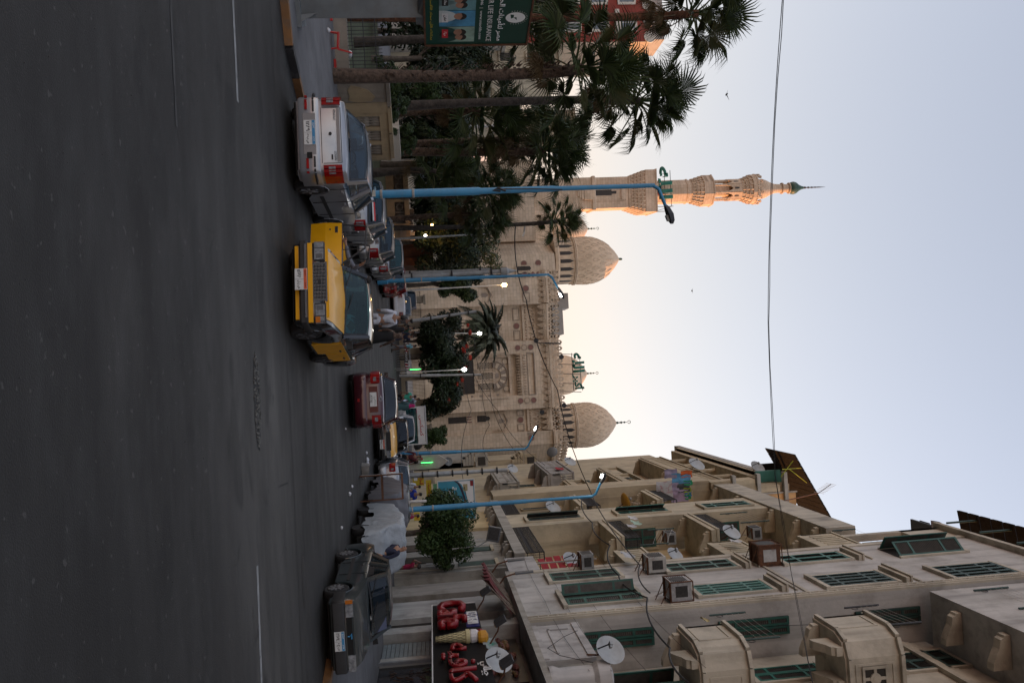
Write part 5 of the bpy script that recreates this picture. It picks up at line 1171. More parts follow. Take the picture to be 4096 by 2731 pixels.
pc = G(1185, 10, .14); m = MB(); m.obox((0, 0, 1.45), .62, .5, 2.9, radians(25)); m.v = [(x+pc.x-L0.x-.05, y+pc.y-L0.y+.15, z) for x, y, z in m.v]; m.build('post', STEELB, bd, world=False)
m = MB(); m.obox((0, 0, .05), .95, .8, .1, radians(25)); m.hexa([(.34, -.2, .1), (.5, -.22, .1), (.34, .0, .1)], [(.31, -.2, .4), (.33, -.2, .4), (.31, -.1, .4)]); m.v = [(x+pc.x-L0.x-.05, y+pc.y-L0.y+.15, z) for x, y, z in m.v]; m.build('base_plate', STEELB, bd, world=False)
m = MB(); m.hexa([(pc.x-L0.x-.3, pc.y-L0.y, 2.55), (pc.x-L0.x+.3, pc.y-L0.y+.2, 2.55), (pc.x-L0.x+.3, pc.y-L0.y+.5, 2.55), (pc.x-L0.x-.3, pc.y-L0.y+.4, 2.55)], [BP(-.6, .0, -H2-.03), BP(.4, .0, -H2-.03), BP(.4, -.13, -H2-.03), BP(-.6, -.13, -H2-.03)]); m.build('neck', STEELB, bd, world=False)
# ------------------------------------------------------------------ blue street lamps
LAMPON = M('lamp_glow_white', (.9, .9, .9), .4, emit=((1.0, .97, .88), 6.0)); LAMPY = M('lamp_glow_amber', (1, .7, .3), .4, emit=((1.0, .55, .16), 14.0)); GREENL = M('green_tube_glow', (.1, .9, .2), .4, emit=((.05, 1.0, .14), 2.2))
def street_lamp(label, x, y, H_, arm, lit=False, zb=.14, r=.105, tilt=0., single=None):
    t = thing('street_lamp', label, 'street lamp', (x, y, zb), 0, 'blue street lamps along the street')
    H_ -= zb; s = Vector((tilt, 0, H_))
    m = MB(); m.lathe([(r*1.5, 0), (r*1.5, .5), (r, .55), (r, H_*.45), (r*.78, H_*.46), (r*.78, H_*.68), (r*.62, H_*.69), (r*.55, H_)], 12, (0, 0, 0)); m.v = [(a+tilt*c/H_, b, c) for a, b, c in m.v]; m.build('pole', BLUE, t, smooth=40, world=False)
    e = Vector(arm); top = s
    MB().tube([top-Vector((0, 0, .05)), top+e*.10+Vector((0, 0, .08)), top+e*.55+Vector((0, 0, .10)), top+e*.6+Vector((0, 0, .12))], [r*.5, r*.48, r*.45, r*.45], 8).build('arm', BLUE, t, smooth=50, world=False)
    m = MB(); u = e.normalized(); w = Vector((-u.y, u.x, 0)) if abs(u.z) < .99 else Vector((1, 0, 0)); o = top+e*.55+Vector((0, 0, .11)); L_ = e.length*.5
    def hp(a, b, c): return o+u*(a*L_)+w*b+Vector((0, 0, c))
    prof = [(0, .05, .04), (.15, .10, .08), (.5, .15, .11), (.85, .11, .08), (1.0, .03, .03)]
    for (a0, b0, c0), (a1, b1, c1) in zip(prof, prof[1:]):
        m.hexa([hp(a0, -b0, -.04), hp(a0, b0, -.04), hp(a0, b0*.6, c0), hp(a0, -b0*.6, c0)], [hp(a1, -b1, -.04), hp(a1, b1, -.04), hp(a1, b1*.6, c1), hp(a1, -b1*.6, c1)])
    m.build('lamp_head', IRONR, t, world=False)
    m = MB(); m.add([hp(.55, -.06, -.045), hp(.55, .06, -.045), hp(.85, .05, -.045), hp(.85, -.05, -.045)], [(0, 1, 2, 3)]); m.v += [(a, b, c-.07) for a, b, c in m.v]; m.f += [(7, 6, 5, 4), (0, 4, 5, 1), (2, 6, 7, 3), (1, 5, 6, 2), (0, 3, 7, 4)]
    m.build('lens', LAMPON if lit else M('lens_grey', (.2, .21, .2), .3, noise=(3, .1)), t, world=False)
    for z in (.30, 1.15): 
        m = MB(); m.lathe([(r*1.02, H_*.12+z), (r*1.14, H_*.12+z+.01), (r*1.14, H_*.12+z+.06), (r*1.02, H_*.12+z+.07)], 12, (tilt*.12, 0, 0)); m.build('strap', M('strap_grey', (.3, .29, .27), .8, noise=(5, .3)), t, world=False)
    if lit:
        ld = bpy.data.lights.new('lamp_light', 'POINT'); ld.energy = 4; ld.color = (1, .95, .85); ld.shadow_soft_size = .15; lo = bpy.data.objects.new('lamp_light', ld); COL.objects.link(lo); lo.parent = t; lo.location = hp(.7, 0, -.5)
    return t
p = AT(1560, 776, 21.5); q = AT(2618, 742, 21.5)
l1 = street_lamp('tall unlit blue lamp post behind the silver cars, nearest the camera', p.x, p.y, q.z, (1.05, -.1, .28), tilt=q.x-p.x, r=.11)
m = MB(); m.obox((0, -.12, 1.05), .17, .04, .42); m.build('paper_notice', M('notice_paper', (.38, .37, .33), .9, noise=(5, .2)), l1, world=False)
m = MB(); m.tube([(.05, -.1, 4.6), (.02, -.14, 4.4), (-.04, -.13, 4.55), (.05, -.12, 4.75)], .03, 5); m.tube([(-.02, -.1, 4.5), (.02, -.13, 5.6), (.06, -.1, 6.3)], .015, 4); m.build('cable_tie', IRONR, l1, world=False)
p = AT(1650, 1120, 41.6); q = AT(2196, 1098, 41.6); street_lamp('lit blue lamp post with arm toward the street, between red car and mosque', p.x, p.y, q.z, (1.25, -.1, .55), True, tilt=q.x-p.x, r=.115)
p = AT(1600, 1816, 54.0); q = AT(2102, 1795, 54.0); street_lamp('lit blue green lamp post behind the black and yellow taxi', p.x, p.y, q.z, (-1.5, -.3, .75), True, tilt=q.x-p.x, r=.12)
p = AT(1660, 2036, 33.8); q = AT(2372, 1984, 33.8); street_lamp('lit blue lamp post rising beside the round ficus tree', p.x, p.y, q.z, (-.95, -.2, .4), True, tilt=q.x-p.x, r=.115)
# ------------------------------------------------------------------ thin poles
def pole(label, X0_, Y0_, X1_, Y1_, D, r0, r1, mat=GALV, zb=.14, head=None, cat='pole', name='utility_pole', lit=None, bands=0):
    a, b_ = AT(X0_, Y0_, D), AT(X1_, Y1_, D); t = thing(name, label, cat, (a.x, a.y, zb)); d = b_-a; k = (b_.z-zb)/max(.1, (b_.z-a.z)); base = b_-d*k-Vector((a.x, a.y, zb)); top = b_-Vector((a.x, a.y, zb))
    MB().tube([base, base+(top-base)*.5, base+(top-base)*.51, top], [r0, r0, r1, r1], 10).build('shaft', mat, t, smooth=50, world=False)
    for i in range(bands):
        c = base+(top-base)*(.25+.65*i/max(1, bands-1)); MB().lathe([(r0*1.3, c.z), (r0*1.3, c.z+.09)], 8, (c.x, c.y, 0)).build('band', IRONR, t, world=False)
    if head == 'hook':
        e = Vector((.55, 0, .15)); MB().tube([top, top+Vector((.12, 0, .25)), top+e], r1*.9, 6).build('arm', GALV, t, world=False)
        m = MB(); m.obox(top+Vector((.68, 0, .12)), .34, .18, .12, 0, 0, .5); m.build('lamp_head', WHITEP, t, world=False)
    if head == 'cone': MB().lathe([(r1*1.7, top.z-.1), (r1*1.7, top.z+.25), (r1*1.2, top.z+.35), (.02, top.z+.8)], 10, (top.x, top.y, 0)).build('cap', GALV, t, world=False)
    if head == 'globe':
        MB().lathe([(.03, top.z), (.12, top.z+.04), (.16, top.z+.2), (.10, top.z+.34), (.03, top.z+.38)], 10, (top.x, top.y, 0)).build('globe', lit or LAMPON, t, smooth=60, world=False)
        ld = bpy.data.lights.new('lamp_light', 'POINT'); ld.energy = 7; ld.color = (1, .6, .25) if lit == LAMPY else (1, .95, .88); ld.shadow_soft_size = .2; lo = bpy.data.objects.new('lamp_light', ld); COL.objects.link(lo); lo.parent = t; lo.location = top+Vector((0, -.8, .1))
    return t
pole('white pole in the garden between palm trunks', 1660, 508, 1975, 505, 48, .085, .08, WHITEP)
pole('pale crooked pole beside the shaggy palm trunk', 1640, 640, 1800, 634, 52, .07, .06, WHITEP)
pole('grey garden lamp pole with hooked head near the star wall', 1700, 912, 2085, 898, 54, .085, .06, GALV, head='hook', name='garden_lamp', cat='lamp')
pole('plain grey pole right of the hooked garden lamp', 1690, 950, 1960, 935, 54, .08, .06, GALV)
pole('thinner of the two grey poles beside the blue lamp post', 1640, 1092, 1960, 1077, 46, .10, .08, GALV, bands=2)
pole('thick stepped grey pole with conical cap beside the blue lamp post', 1610, 1108, 2010, 1085, 44, .16, .12, GALV, head='cone', bands=3)
pole('rusty white lamp pole with glowing amber globe', 1660, 1160, 2008, 1140, 62, .07, .05, WHITEP, head='globe', lit=LAMPY, name='garden_lamp', cat='lamp')
pole('leaning grey pole behind the white shirted man', 1670, 1280, 1905, 1245, 52, .12, .09, GALV, bands=4)
pole('thin lamp pole with white globe among the date palms', 1810, 1332, 1910, 1334, 74, .05, .04, WHITEP, head='globe', lit=LAMPON, name='garden_lamp', cat='lamp')
pole('white lamp pole with bright globe beside the red flowers', 1700, 1486, 1848, 1478, 66, .04, .04, WHITEP, head='globe', lit=LAMPON, name='garden_lamp', cat='lamp')
pole('grey mast with collar in front of the mosque window', 1805, 1500, 1925, 1498, 64, .13, .09, GALV, bands=2)
pole('thick grey pole in front of the old ochre block', 1700, 1898, 2030, 1878, 47, .15, .11, GALV, bands=6)
pole('white painted thin pole beside the covered car', 1640, 2005, 1706, 2003, 36, .06, .06, WHITEP)
# ------------------------------------------------------------------ shop sign on the cafe
cs = thing('shop_sign', 'black cafe sign with red letters and ice cream cone', 'sign', (9.7, 28.8, 2.2))
sx = 9.62
SIGNB = M('sign_black', (.005, .005, .006), .6, spec=.15, noise=(2, .2)); REDL = M('sign_red', (.22, .004, .008), .4, noise=(3, .15)); BLUEL = M('sign_blue', (.01, .012, .12), .5)
def sg(mb, nm, mat, par=None): return mb.build(nm, mat, par or cs)
sg(MB().hexa([(9.55, 24, 2.15), (9.75, 24, 2.15), (9.75, 33.6, 2.15), (9.55, 33.6, 2.15)], [(9.58, 24, 4.12), (9.78, 24, 4.12), (9.78, 33.6, 3.95), (9.58, 33.6, 3.95)]), 'board', SIGNB)
sg(MB().tube([(9.52, 24, 2.17), (9.52, 33.62, 2.17), (9.55, 33.62, 3.95)], .025, 5), 'cable_trim', WHITEP)
lettering(arabic('كافيه'), 1.12, REDL, cs, (9.46, 26.55, 3.02), -pi/2, width=3.5, extrude=.10, bold=.012, world=True, rx=0)
lettering('Cafe', 1.15, REDL, cs, (9.46, 31.6, 2.95), -pi/2, width=3.1, extrude=.22, bold=.02, world=True)
lettering('ICE CREAM', .42, WLET, cs, (9.50, 31.4, 3.72), -pi/2, width=1.5, extrude=.03, world=True); sg(MB().box(9.55, 9.60, 30.5, 32.3, 3.46, 3.96), 'letter_back', BLUEL)
lettering(arabic('جيلاتي'), .42, WLET, cs, (9.48, 25.9, 3.84), -pi/2, width=1.2, extrude=.03, world=True); 
CONE = M('cone_wafer', (.52, .46, .25), .6, noise=(3, .1)); 
cn = sg(MB().lathe([(.10, 2.3), (.22, 3.35), (.26, 3.38), (.26, 3.5), (.2, 3.52)], 16, (9.40, 28.9, 0)), 'ice_cream_cone', CONE)
b = MB()
for k in range(12):
    a = 2*pi*k/12
    for s in (1, -1): b.tube([(9.40+(.105+.115*t)*cos(a+s*t*1.6), 28.9+(.105+.115*t)*sin(a+s*t*1.6), 2.3+1.05*t) for t in [j/6 for j in range(7)]], .008, 3, cap=False)
b.build('wafer_lines', HAIRP, cn, kind='stuff')
sg(MB().lathe([(.2, 3.5), (.25, 3.56), (.24, 3.74), (.16, 3.84)], 14, (9.40, 28.9, 0)), 'white_scoop', M('cream_white', (.62, .6, .6), .5)); sg(MB().lathe([(.2, 3.8), (.24, 3.9), (.23, 4.08), (.1, 4.16)], 14, (9.42, 28.78, 0)), 'orange_scoop', M('cream_orange', (.55, .26, .02), .5)); sg(MB().lathe([(.12, 3.8), (.14, 3.9), (.1, 4.0)], 10, (9.35, 29.1, 0)), 'red_scoop', REDL)
for y, z in ((24.6, 4.4), (28.6, 4.55), (32.6, 4.3)):
    t = thing('floodlight', 'black floodlight on a bent arm above the %s of the cafe sign' % {24.6: 'near end', 28.6: 'middle', 32.6: 'far end'}[y], 'floodlight', (9.7, y, z-.3), 0, 'floodlights over the cafe sign')
    MB().tube([(9.7, y, z-.4), (9.2, y, z-.05), (9.0, y, z)], .03, 5).build('arm', RUST, t); m = MB(); m.obox((8.85, y, z+.05), .14, .5, .42, 0, 0, -.5); m.build('housing', IRONR, t); m = MB(); m.obox((8.90, y, z-.02), .1, .4, .32, 0, 0, -.5); m.build('reflector', M('reflector_amber', (.25, .16, .06), .3, .5), t)
# ------------------------------------------------------------------ blue Arabic billboard and small shop signs up the street
def flat_sign(name, label, X0_, X1_, Y0_, Y1_, D, mat, cat='sign', thick=.08, frame=None, depth_dy=0.):
    a, b_ = AT(X0_, Y0_, D), AT(X1_, Y1_, D+depth_dy); t = thing(name, label, cat, (a.x, a.y, a.z)); w = b_.x-a.x; h = b_.z-a.z
    rz = atan2(depth_dy, w); t.rotation_euler = (0, 0, rz); w = sqrt(w*w+depth_dy**2)
    MB().box(0, w, 0, thick, 0, h).build('panel', mat, t, world=False)
    if frame:
        for q in ((-.04, w+.04, h, h+.05), (-.04, w+.04, -.05, 0), (-.05, 0, 0, h), (w, w+.05, 0, h)): MB().box(q[0], q[1], -.03, thick+.01, q[2], q[3]).build('frame', frame, t, world=False)
    return t, w, h
t, w, h = flat_sign('billboard', 'sky blue Arabic election style billboard with white corner above the shops', 1752, 1902, 1927, 2070, 45.5, M('banner_blue', (.05, .30, .42), .5, noise=(1, .12)), 'billboard', frame=WHITEP)
b = MB(); pts = [(w*.02, -.006, h*.98), (w*.02, -.006, h*.55)]+[(w*(.02+.75*k), -.006, h*(.55+.42*k**.5*.75)) for k in (.12, .3, .5, .72, 1)]+[(w*.82, -.006, h*.98)]; b.poly(pts[::-1]); b.build('white_corner', WLET, t, world=False)
b = MB()
cur = [(w*(.0+.9*k), h*(.50+.46*k**.5*.75)) for k in [i/12 for i in range(13)]]
b.hexa([], []) if False else None
for (u0, z0), (u1, z1) in zip(cur, cur[1:]): b.quad((u0, -.008, z0-.12), (u1, -.008, z1-.12), (u1, -.008, z1+.0), (u0, -.008, z0+.0))
b.build('dark_swoosh', M('swoosh_violet', (.03, .025, .05), .5), t, world=False); MB().box(w*.02, w*.16, -.012, -.007, h*.9, h*.985).build('red_corner', REDL, t, world=False); MB().box(w*.1, w*.28, -.012, -.007, h*.70, h*.82).build('emblem', M('emblem_gold', (.4, .34, .18), .5), t, world=False)
for txt, sz, u, z, wd in (('اللجنة', .34, .55, .30, .62), ('حملة', .30, .62, .56, .34), ('الشعبية', .36, .5, .42, .7)):
    lettering(arabic(txt), sz, WLET, t, (w*u, -.012, h*(z)), 0, width=w*wd, extrude=.004, bold=.03)
lettering(arabic('انتخابات'), .22, REDL, t, (w*.72, -.014, h*.72), 0, width=w*.35, extrude=.004, bold=.03); MB().lathe([(.2, -.012), (.2, -.007)], 16, (w*.45, 0, h*.18), 'y').build('red_disc', REDL, t, world=False)
SY = M('sign_yellow', (.55, .40, .02), .5, noise=(2, .15)); SR = M('sign_signal_red', (.45, .015, .015), .5)
t, w, h = flat_sign('shop_sign', 'yellow and red fast food sign above the shop by the grey pole', 1650, 1697, 1902, 1940, 50, SY); lettering(arabic('الحاج'), h*.5, SR, t, (w*.5, -.01, h*.68), width=w*.8, bold=.03); MB().box(w*.1, w*.5, -.012, -.006, h*.1, h*.42).build('white_panel', WLET, t, world=False)
t, w, h = flat_sign('shop_sign', 'long yellow sign with red Arabic script below the blue billboard', 1703, 1730, 1920, 2030, 47, SY); lettering(arabic('مطعم كشرى'), h*.6, SR, t, (w*.5, -.01, h*.5), width=w*.8, bold=.04)
t, w, h = flat_sign('shop_sign', 'green and white striped sign above the yellow sign', 1732, 1750, 1935, 1985, 47.5, M('sign_pale_green', (.16, .38, .2), .5, noise=(2, .2)));
t, w, h = flat_sign('shop_sign', 'small yellow sign right of the blue post near the pavement', 1655, 1680, 2050, 2080, 40, SY); lettering(arabic('عصير'), h*.6, SR, t, (w*.5, -.01, h*.5), width=w*.7, bold=.03)
# ------------------------------------------------------------------ barriers by the mosque fence
def barrier(label, Xc, Yc, D, w=1.7):
    c = AT(Xc, Yc, D); t = thing('police_barrier', label, 'barrier', (c.x, c.y, 0), 0, None)
    MB().tube([(-w/2, 0, 0), (-w/2, 0, 1.05), (-w/2+.1, 0, 1.15), (w/2-.1, 0, 1.15), (w/2, 0, 1.05), (w/2, 0, 0)], .03, 6).build('frame', GALV, t, world=False)
    for i in range(8): MB().tube([(-w/2+.2+i*(w-.4)/7, 0, .2), (-w/2+.2+i*(w-.4)/7, 0, 1.14)], .012, 4).build('bar', GALV, t, world=False)
    pn = MB().box(-w*.48, w*.48, -.06, -.03, .78, 1.02).build('panel', HAIRP, t, world=False)
    for s in (-1, 1):
        for k in range(4):
            u = s*w*.36-.17+k*.11; m = MB(); m.hexa([(u, -.066, .79), (u+.055, -.066, .79), (u+.105, -.066, 1.01), (u+.05, -.066, 1.01)], [(u, -.061, .79), (u+.055, -.061, .79), (u+.105, -.061, 1.01), (u+.05, -.061, 1.01)]); m.build('red_stripe', SR if k % 2 else WLET, pn, world=False)
    lettering('POLICE', .13, WLET, t, (0, -.066, .9), width=w*.4)
barrier('police crowd barrier with red and white striped ends under the poinciana', 1640, 1425, 60)
# fence and gate piers in front of the mosque
ff = thing('plaza_fence', 'dark iron fence with buff piers in front of the mosque plaza', 'fence', (0, 72, 0))
PIER = plaster('pier_buff', (.40, .35, .27))
for i in range(9):
    x = -9+i*2.3
    MB().box(x-.3, x+.3, 71.7, 72.3, 0, 2.3 if i != 4 else 3.0).build('pier', PIER, ff); MB().box(x-.4, x+.4, 71.6, 72.4, 2.3 if i != 4 else 3.0, 2.5 if i != 4 else 3.2).build('pier_cap', PIER, ff)
    if i < 8:
        b = MB()
        for k in range(13): b.tube([(x+.35+k*.125, 72, .3), (x+.35+k*.125, 72, 2.1)], .014, 4, cap=False)
        for z in (.35, 2.0): b.tube([(x+.3, 72, z), (x+2.0, 72, z)], .02, 4)
        b.build('fence_panel', IRONR, ff, kind='stuff'); MB().box(x+.3, x+2.0, 71.8, 72.2, 0, .35).build('plinth', PIER, ff)
wf = thing('plaza_wall', 'buff wall with red lettering marks behind the parked cars and grey poles', 'wall', (-14, 74, 0)); MB().box(-22, -9.4, 73.6, 74.2, 0, 5.2).build('wall', PIER, wf); MB().box(-22.1, -9.3, 73.5, 74.3, 5.2, 5.5).build('coping', PIER, wf); MB().box(-12.2, -11.6, 73.5, 73.62, 1.2, 3.6).build('arched_niche', DARKW, wf)
for X, Y, D, lab in ((1645, 1478, 63, 'green neon tube post under the poinciana tree'), (1690, 1850, 60, 'white minaret shaped stall light with green neon tubes')):
    c = AT(X, Y, D); t = thing('neon_light', lab, 'light', (c.x, c.y, 0)); MB().tube([(0, 0, 0), (0, 0, c.z+.6)], .06, 6).build('post', GALV, t, world=False); MB().tube([(0, -.1, c.z-.1), (0, -.1, c.z+.75)], .014, 6).build('tube', GREENL, t, world=False)
    if X > 1680:
        MB().prism([(-.5, 0), (.5, 0), (.5, c.z+1.2), (0, c.z+1.9), (-.5, c.z+1.2)], 'y', .08, .5).build('stall_back', LIMEL, t, world=False)
# ================================================================== cars
RUB = M('tyre_rubber', (.014, .014, .015), .85, noise=(8, .3)); RIMS = M('alloy_rim', (.33, .33, .34), .35, .7, noise=(6, .2)); RIMD = M('rim_dark', (.05, .05, .052), .5, .5, noise=(6, .2)); STEELW = M('steel_rim', (.10, .10, .105), .5, .5, noise=(6, .3)); BLKP = M('black_plastic', (.016, .016, .017), .6, noise=(6, .25)); CHR = M('chrome', (.62, .63, .65), .12, 1.0)
UNDER = M('car_underside', (.008, .008, .008), .9); SEATM = M('seat_cloth', (.035, .036, .04), .9, noise=(8, .3)); TAILR = M('tail_lamp_red', (.24, .005, .006), .2, coat=.25, noise=(9, .3)); CLEARL = M('clear_lens', (.20, .21, .22), .1, coat=1.0, noise=(14, .5)); AMBER = M('amber_lens', (.45, .13, .01), .15, coat=1.0); GAP = M('panel_gap', (.004, .004, .004), .9)
GLASS = glass_mat('car_glass', (.02, .028, .032), .55); GLASST = glass_mat('teal_glass', (.03, .07, .07), .5); GLASSD = glass_mat('dark_tint_glass', (.008, .008, .010), .12)
PLW = M('plate_white', (.55, .56, .55), .5, noise=(9, .12)); PLB = M('plate_blue', (.04, .22, .42), .5); PLR = M('plate_red', (.55, .09, .03), .5); PLK = M('plate_ink', (.015, .015, .015), .6)
def paint(name, col, metal=.0, rough=.28, dirt=.35): return M(name, col, rough, metal, coat=.8, noise=(1.6, .06), dirt=(2.2, dirt, tuple(c*.6+.02 for c in col)), coord='obj')
def interp(tab, y):
    if y <= tab[0][0]: return tab[0][1]
    for (a, b), (c, d) in zip(tab, tab[1:]):
        if y <= c: return b+(d-b)*(y-a)/(c-a)
    return tab[-1][1]
def plate_part(par, loc, rz, band, nums, letters, w=.36, h=.18, rx=0):
    """number plate facing local -y at loc (rotated by rz)"""
    p = MB().box(-w/2, w/2, -.012, 0, -h/2, h/2).build('number_plate', PLW, par, world=False); p.location = loc; p.rotation_euler = (rx, 0, rz)
    b = MB().box(-w/2+.006, w/2-.006, -.015, -.0125, h/2-.062, h/2-.006).build('plate_band', band, p, world=False)
    lettering('EGYPT', .032, PLK if band is PLR else WLET, p, (-w*.27, -.016, h/2-.034), width=.11, extrude=.001); lettering(arabic('مصر'), .034, PLK if band is PLR else WLET, p, (w*.27, -.016, h/2-.034), width=.09, extrude=.001)
    if letters:
        MB().box(-.002, .002, -.0135, -.0122, -h/2+.006, h/2-.064).build('plate_divider', PLK, p, world=False)
        lettering(nums, .07, PLK, p, (-w*.25, -.013, -.03), width=w*.4, extrude=.001, bold=.03); lettering(letters, .07, PLK, p, (w*.25, -.013, -.03), width=w*.4, extrude=.001, bold=.03)
    else: lettering(nums, .08, PLK, p, (0, -.013, -.03), width=w*.75, extrude=.001, bold=.03)
    return p
def car(label, loc, heading, P, group=None, name='parked_car', cat='car'):
    """parametric car; local +y is its front.  P: L,W,H, wb (wheel y front, rear), r wheel radius, belt [(y,z)...], top [(y,z)] hood/deck line,
    glass base/roof stations, paint material and detail options"""
    t = thing(name, label, cat, loc, heading, group); L_, W, H = P['L'], P['W'], P['H']; hw = W/2; r = P.get('r', .29); yf, yr = P['axles']; ra = r+.07
    PT = P['paint']; top = P['top']; sill = P.get('sill', .20); rnd_ = P.get('round', .5)
    ya, yb = -L_/2, L_/2
    ys = {ya, ya+.04, ya+.14, yb-.14, yb-.04, yb}
    for yc in (yf, yr):
        for k in range(-5, 6): ys.add(round(yc+ra*sin(k*pi/10), 4))
    y = ya+.3
    while y < yb-.2:
        if all(abs(y-q) > .1 for q in ys): ys.add(round(y, 4))
        y += .2
    ys = sorted(ys)
    body = MB(); rings = []
    for y in ys:
        zt = interp(top, y); zb = sill
        arch = 0
        for yc in (yf, yr):
            d = abs(y-yc)
            if d <= ra+1e-4: arch = max(arch, r+sqrt(max(0, ra*ra-d*d)))
        e = min(y-ya, yb-y); sh = 1-(.17*rnd_+.02)*max(0, 1-e/.45)**2.2
        if e < .02: sh -= .03; zt -= .035
        w = hw*sh
        zs = interp(P['shoulder'], y) if 'shoulder' in P else zt-.06
        lo = max(zb, arch); n1, n2 = lo+(zs-lo)*.33, lo+(zs-lo)*.66
        lo_end = zb if e > .02 else zb+.03
        lo = max(lo, lo_end)
        dome_ = P.get('crown', .03)
        pts = [(w*.55, lo), (w*.955, lo), (w*.99, n1), (w*1.0, n2), (w*.985, zs), (w*(.93-.02*rnd_), zt), (w*.5, zt+dome_*.8), (0, zt+dome_)]
        rings.append([(x, y, z) for x, z in pts]+[(-x, y, z) for x, z in pts[-2::-1]])
    n = len(rings[0]); body.v = [p for rg in rings for p in rg]
    for i in range(len(rings)-1):
        for j in range(n-1): a = i*n+j; body.f.append((a, a+n, a+n+1, a+1))
        a = i*n; body.f.append((a+n-1, a+2*n-1, a+n, a))
    body.f.append(tuple(range(n))); body.f.append(tuple(range((len(rings)-1)*n+n-1, (len(rings)-1)*n-1, -1)))
    body_o = body.build('body', PT, t, smooth=38, world=False)
    # greenhouse
    g = P['glass']  # dict: wb (windshield base y,z), wt (roof front y), rt (roof rear y), rb (rear glass base y), rw roof half-width, bw belt half-width
    bw, rw = g.get('bw', hw*.90), g.get('rw', hw*.70); zr = H-.02
    (ywb, zwb), ywt, yrt, (yrb, zrb) = g['wb'], g['wt'], g['rt'], g['rb']
    RP = P.get('roof_paint', PT)
    rm = MB(); nu, nv = 6, 8
    def roofp(u, v):
        y = yrt-.04+(ywt+.04-yrt+.04)*v; s = 2*u-1; return (s*(rw+.02)*(1-.03*(abs(2*v-1)**3)), y, zr-.045*abs(s)**3-.055*abs(2*v-1)**2.2+.022)
    rm.grid(lambda u, v: roofp(u, v), nu, nv); k = len(rm.v); rm.v += [(x*.985, y, z-.045) for x, y, z in rm.v[:k]]; 
    rm.f += [tuple(i+k for i in reversed(f)) for f in rm.f[:nu*nv]]
    edge = [i*(nv+1) for i in range(nu+1)]+[nu*(nv+1)+j for j in range(1, nv+1)]+[i*(nv+1)+nv for i in range(nu-1, -1, -1)]+[j for j in range(nv-1, 0, -1)]
    for a, b in zip(edge, edge[1:]+edge[:1]): rm.f.append((a, b, b+k, a+k))
    rm.build('roof', RP, t, smooth=45, world=False)
    zt_ = zr-.055
    def quadp(a, b, c, d, u, v):
        a, b, c, d = map(Vector, (a, b, c, d)); return (a*(1-u)+b*u)*(1-v)+(d*(1-u)+c*u)*v
    GM = P.get('glass_mat', GLASS)
    def pane(name, A_, B_, C_, D_, bulge, par=t, frame=True, mat=None, nu_=6):
        nrm = (Vector(B_)-Vector(A_)).cross(Vector(D_)-Vector(A_)).normalized()
        m = MB(); m.grid(lambda u, v: quadp(A_, B_, C_, D_, .02+.96*u, .03+.94*v)+nrm*bulge*(1-(2*u-1)**2), nu_, 2); o = m.build(name, mat or GM, par, smooth=60, world=False)
        if frame:
            f = MB(); w_ = .035
            for (u0, u1, v0, v1) in ((0, 1, 0, w_*1.3), (0, 1, 1-w_*1.3, 1), (0, w_*.8, 0, 1), (1-w_*.8, 1, 0, 1)): f.grid(lambda u, v: quadp(A_, B_, C_, D_, u0+(u1-u0)*u, v0+(v1-v0)*v)+nrm*(bulge*(1-(2*(u0+(u1-u0)*u)-1)**2)+.006), nu_, 1)
            f.build('seal', BLKP, o, world=False)
        return o
    rear_hw = g.get('rear_bw', bw*.97)
    FL, FR_ = (-bw*.96, ywb, zwb), (bw*.96, ywb, zwb); TL, TR = (-rw, ywt, zt_), (rw, ywt, zt_); BL, BR = (-rear_hw, yrb, zrb), (rear_hw, yrb, zrb); UL, UR = (-rw, yrt, zt_), (rw, yrt, zt_)
    pane('windscreen', FR_, FL, TL, TR, .07, mat=P.get('windscreen_mat')); pane('rear_window', BL, BR, UR, UL, .05)
    bz = lambda y: interp(P.get('belt', top), y)
    # pillars: A, B, C each side; side glass between
    ybm = g.get('bp', (ywb+yrb)/2-.05)
    for s in (-1, 1):
        def bot(y): return (s*bw, y, bz(y)-.01)
        def tp(y): return (s*(rw+.01), y, zt_+.01)
        def pillar(nm, a, b, th=.055, dep=.07, mat=None):
            a, b = Vector(a), Vector(b); d = (b-a).normalized(); q = Vector((0, 1, 0)); q = (q-d*q.dot(d)).normalized(); o_ = d.cross(q).normalized()*(s)
            m = MB(); m.hexa([a+q*dep/2+o_*.012, a-q*dep/2+o_*.012, a-q*dep/2-o_*th, a+q*dep/2-o_*th], [b+q*dep/2+o_*.012, b-q*dep/2+o_*.012, b-q*dep/2-o_*th, b+q*dep/2-o_*th]); return m.build(nm, mat or PT, t, world=False)
        pillar('pillar', (s*bw*.97, ywb-.02, bz(ywb)-.03), tp(ywt-.01), dep=.07); pillar('pillar', bot(ybm), tp((ywt+yrt)/2-.02), dep=.075, mat=BLKP if P.get('black_b') else None)
        cb, ct = yrb+.05, yrt+.03; cw = g.get('cw', .16); 
        m = MB(); A1, A2, B1, B2 = Vector((s*bw*.985, cb-.02, bz(cb)-.03)), Vector((s*bw, cb+cw*1.4, bz(cb+cw)-.02)), Vector((s*(rw+.012), ct-.03, zt_+.01)), Vector((s*(rw+.012), ct+cw, zt_+.01)); ins = Vector((-s*.06, 0, 0))
        m.hexa([A1, A2, A2+ins, A1+ins], [B1, B2, B2+ins, B1+ins]); m.build('pillar', PT, t, world=False)
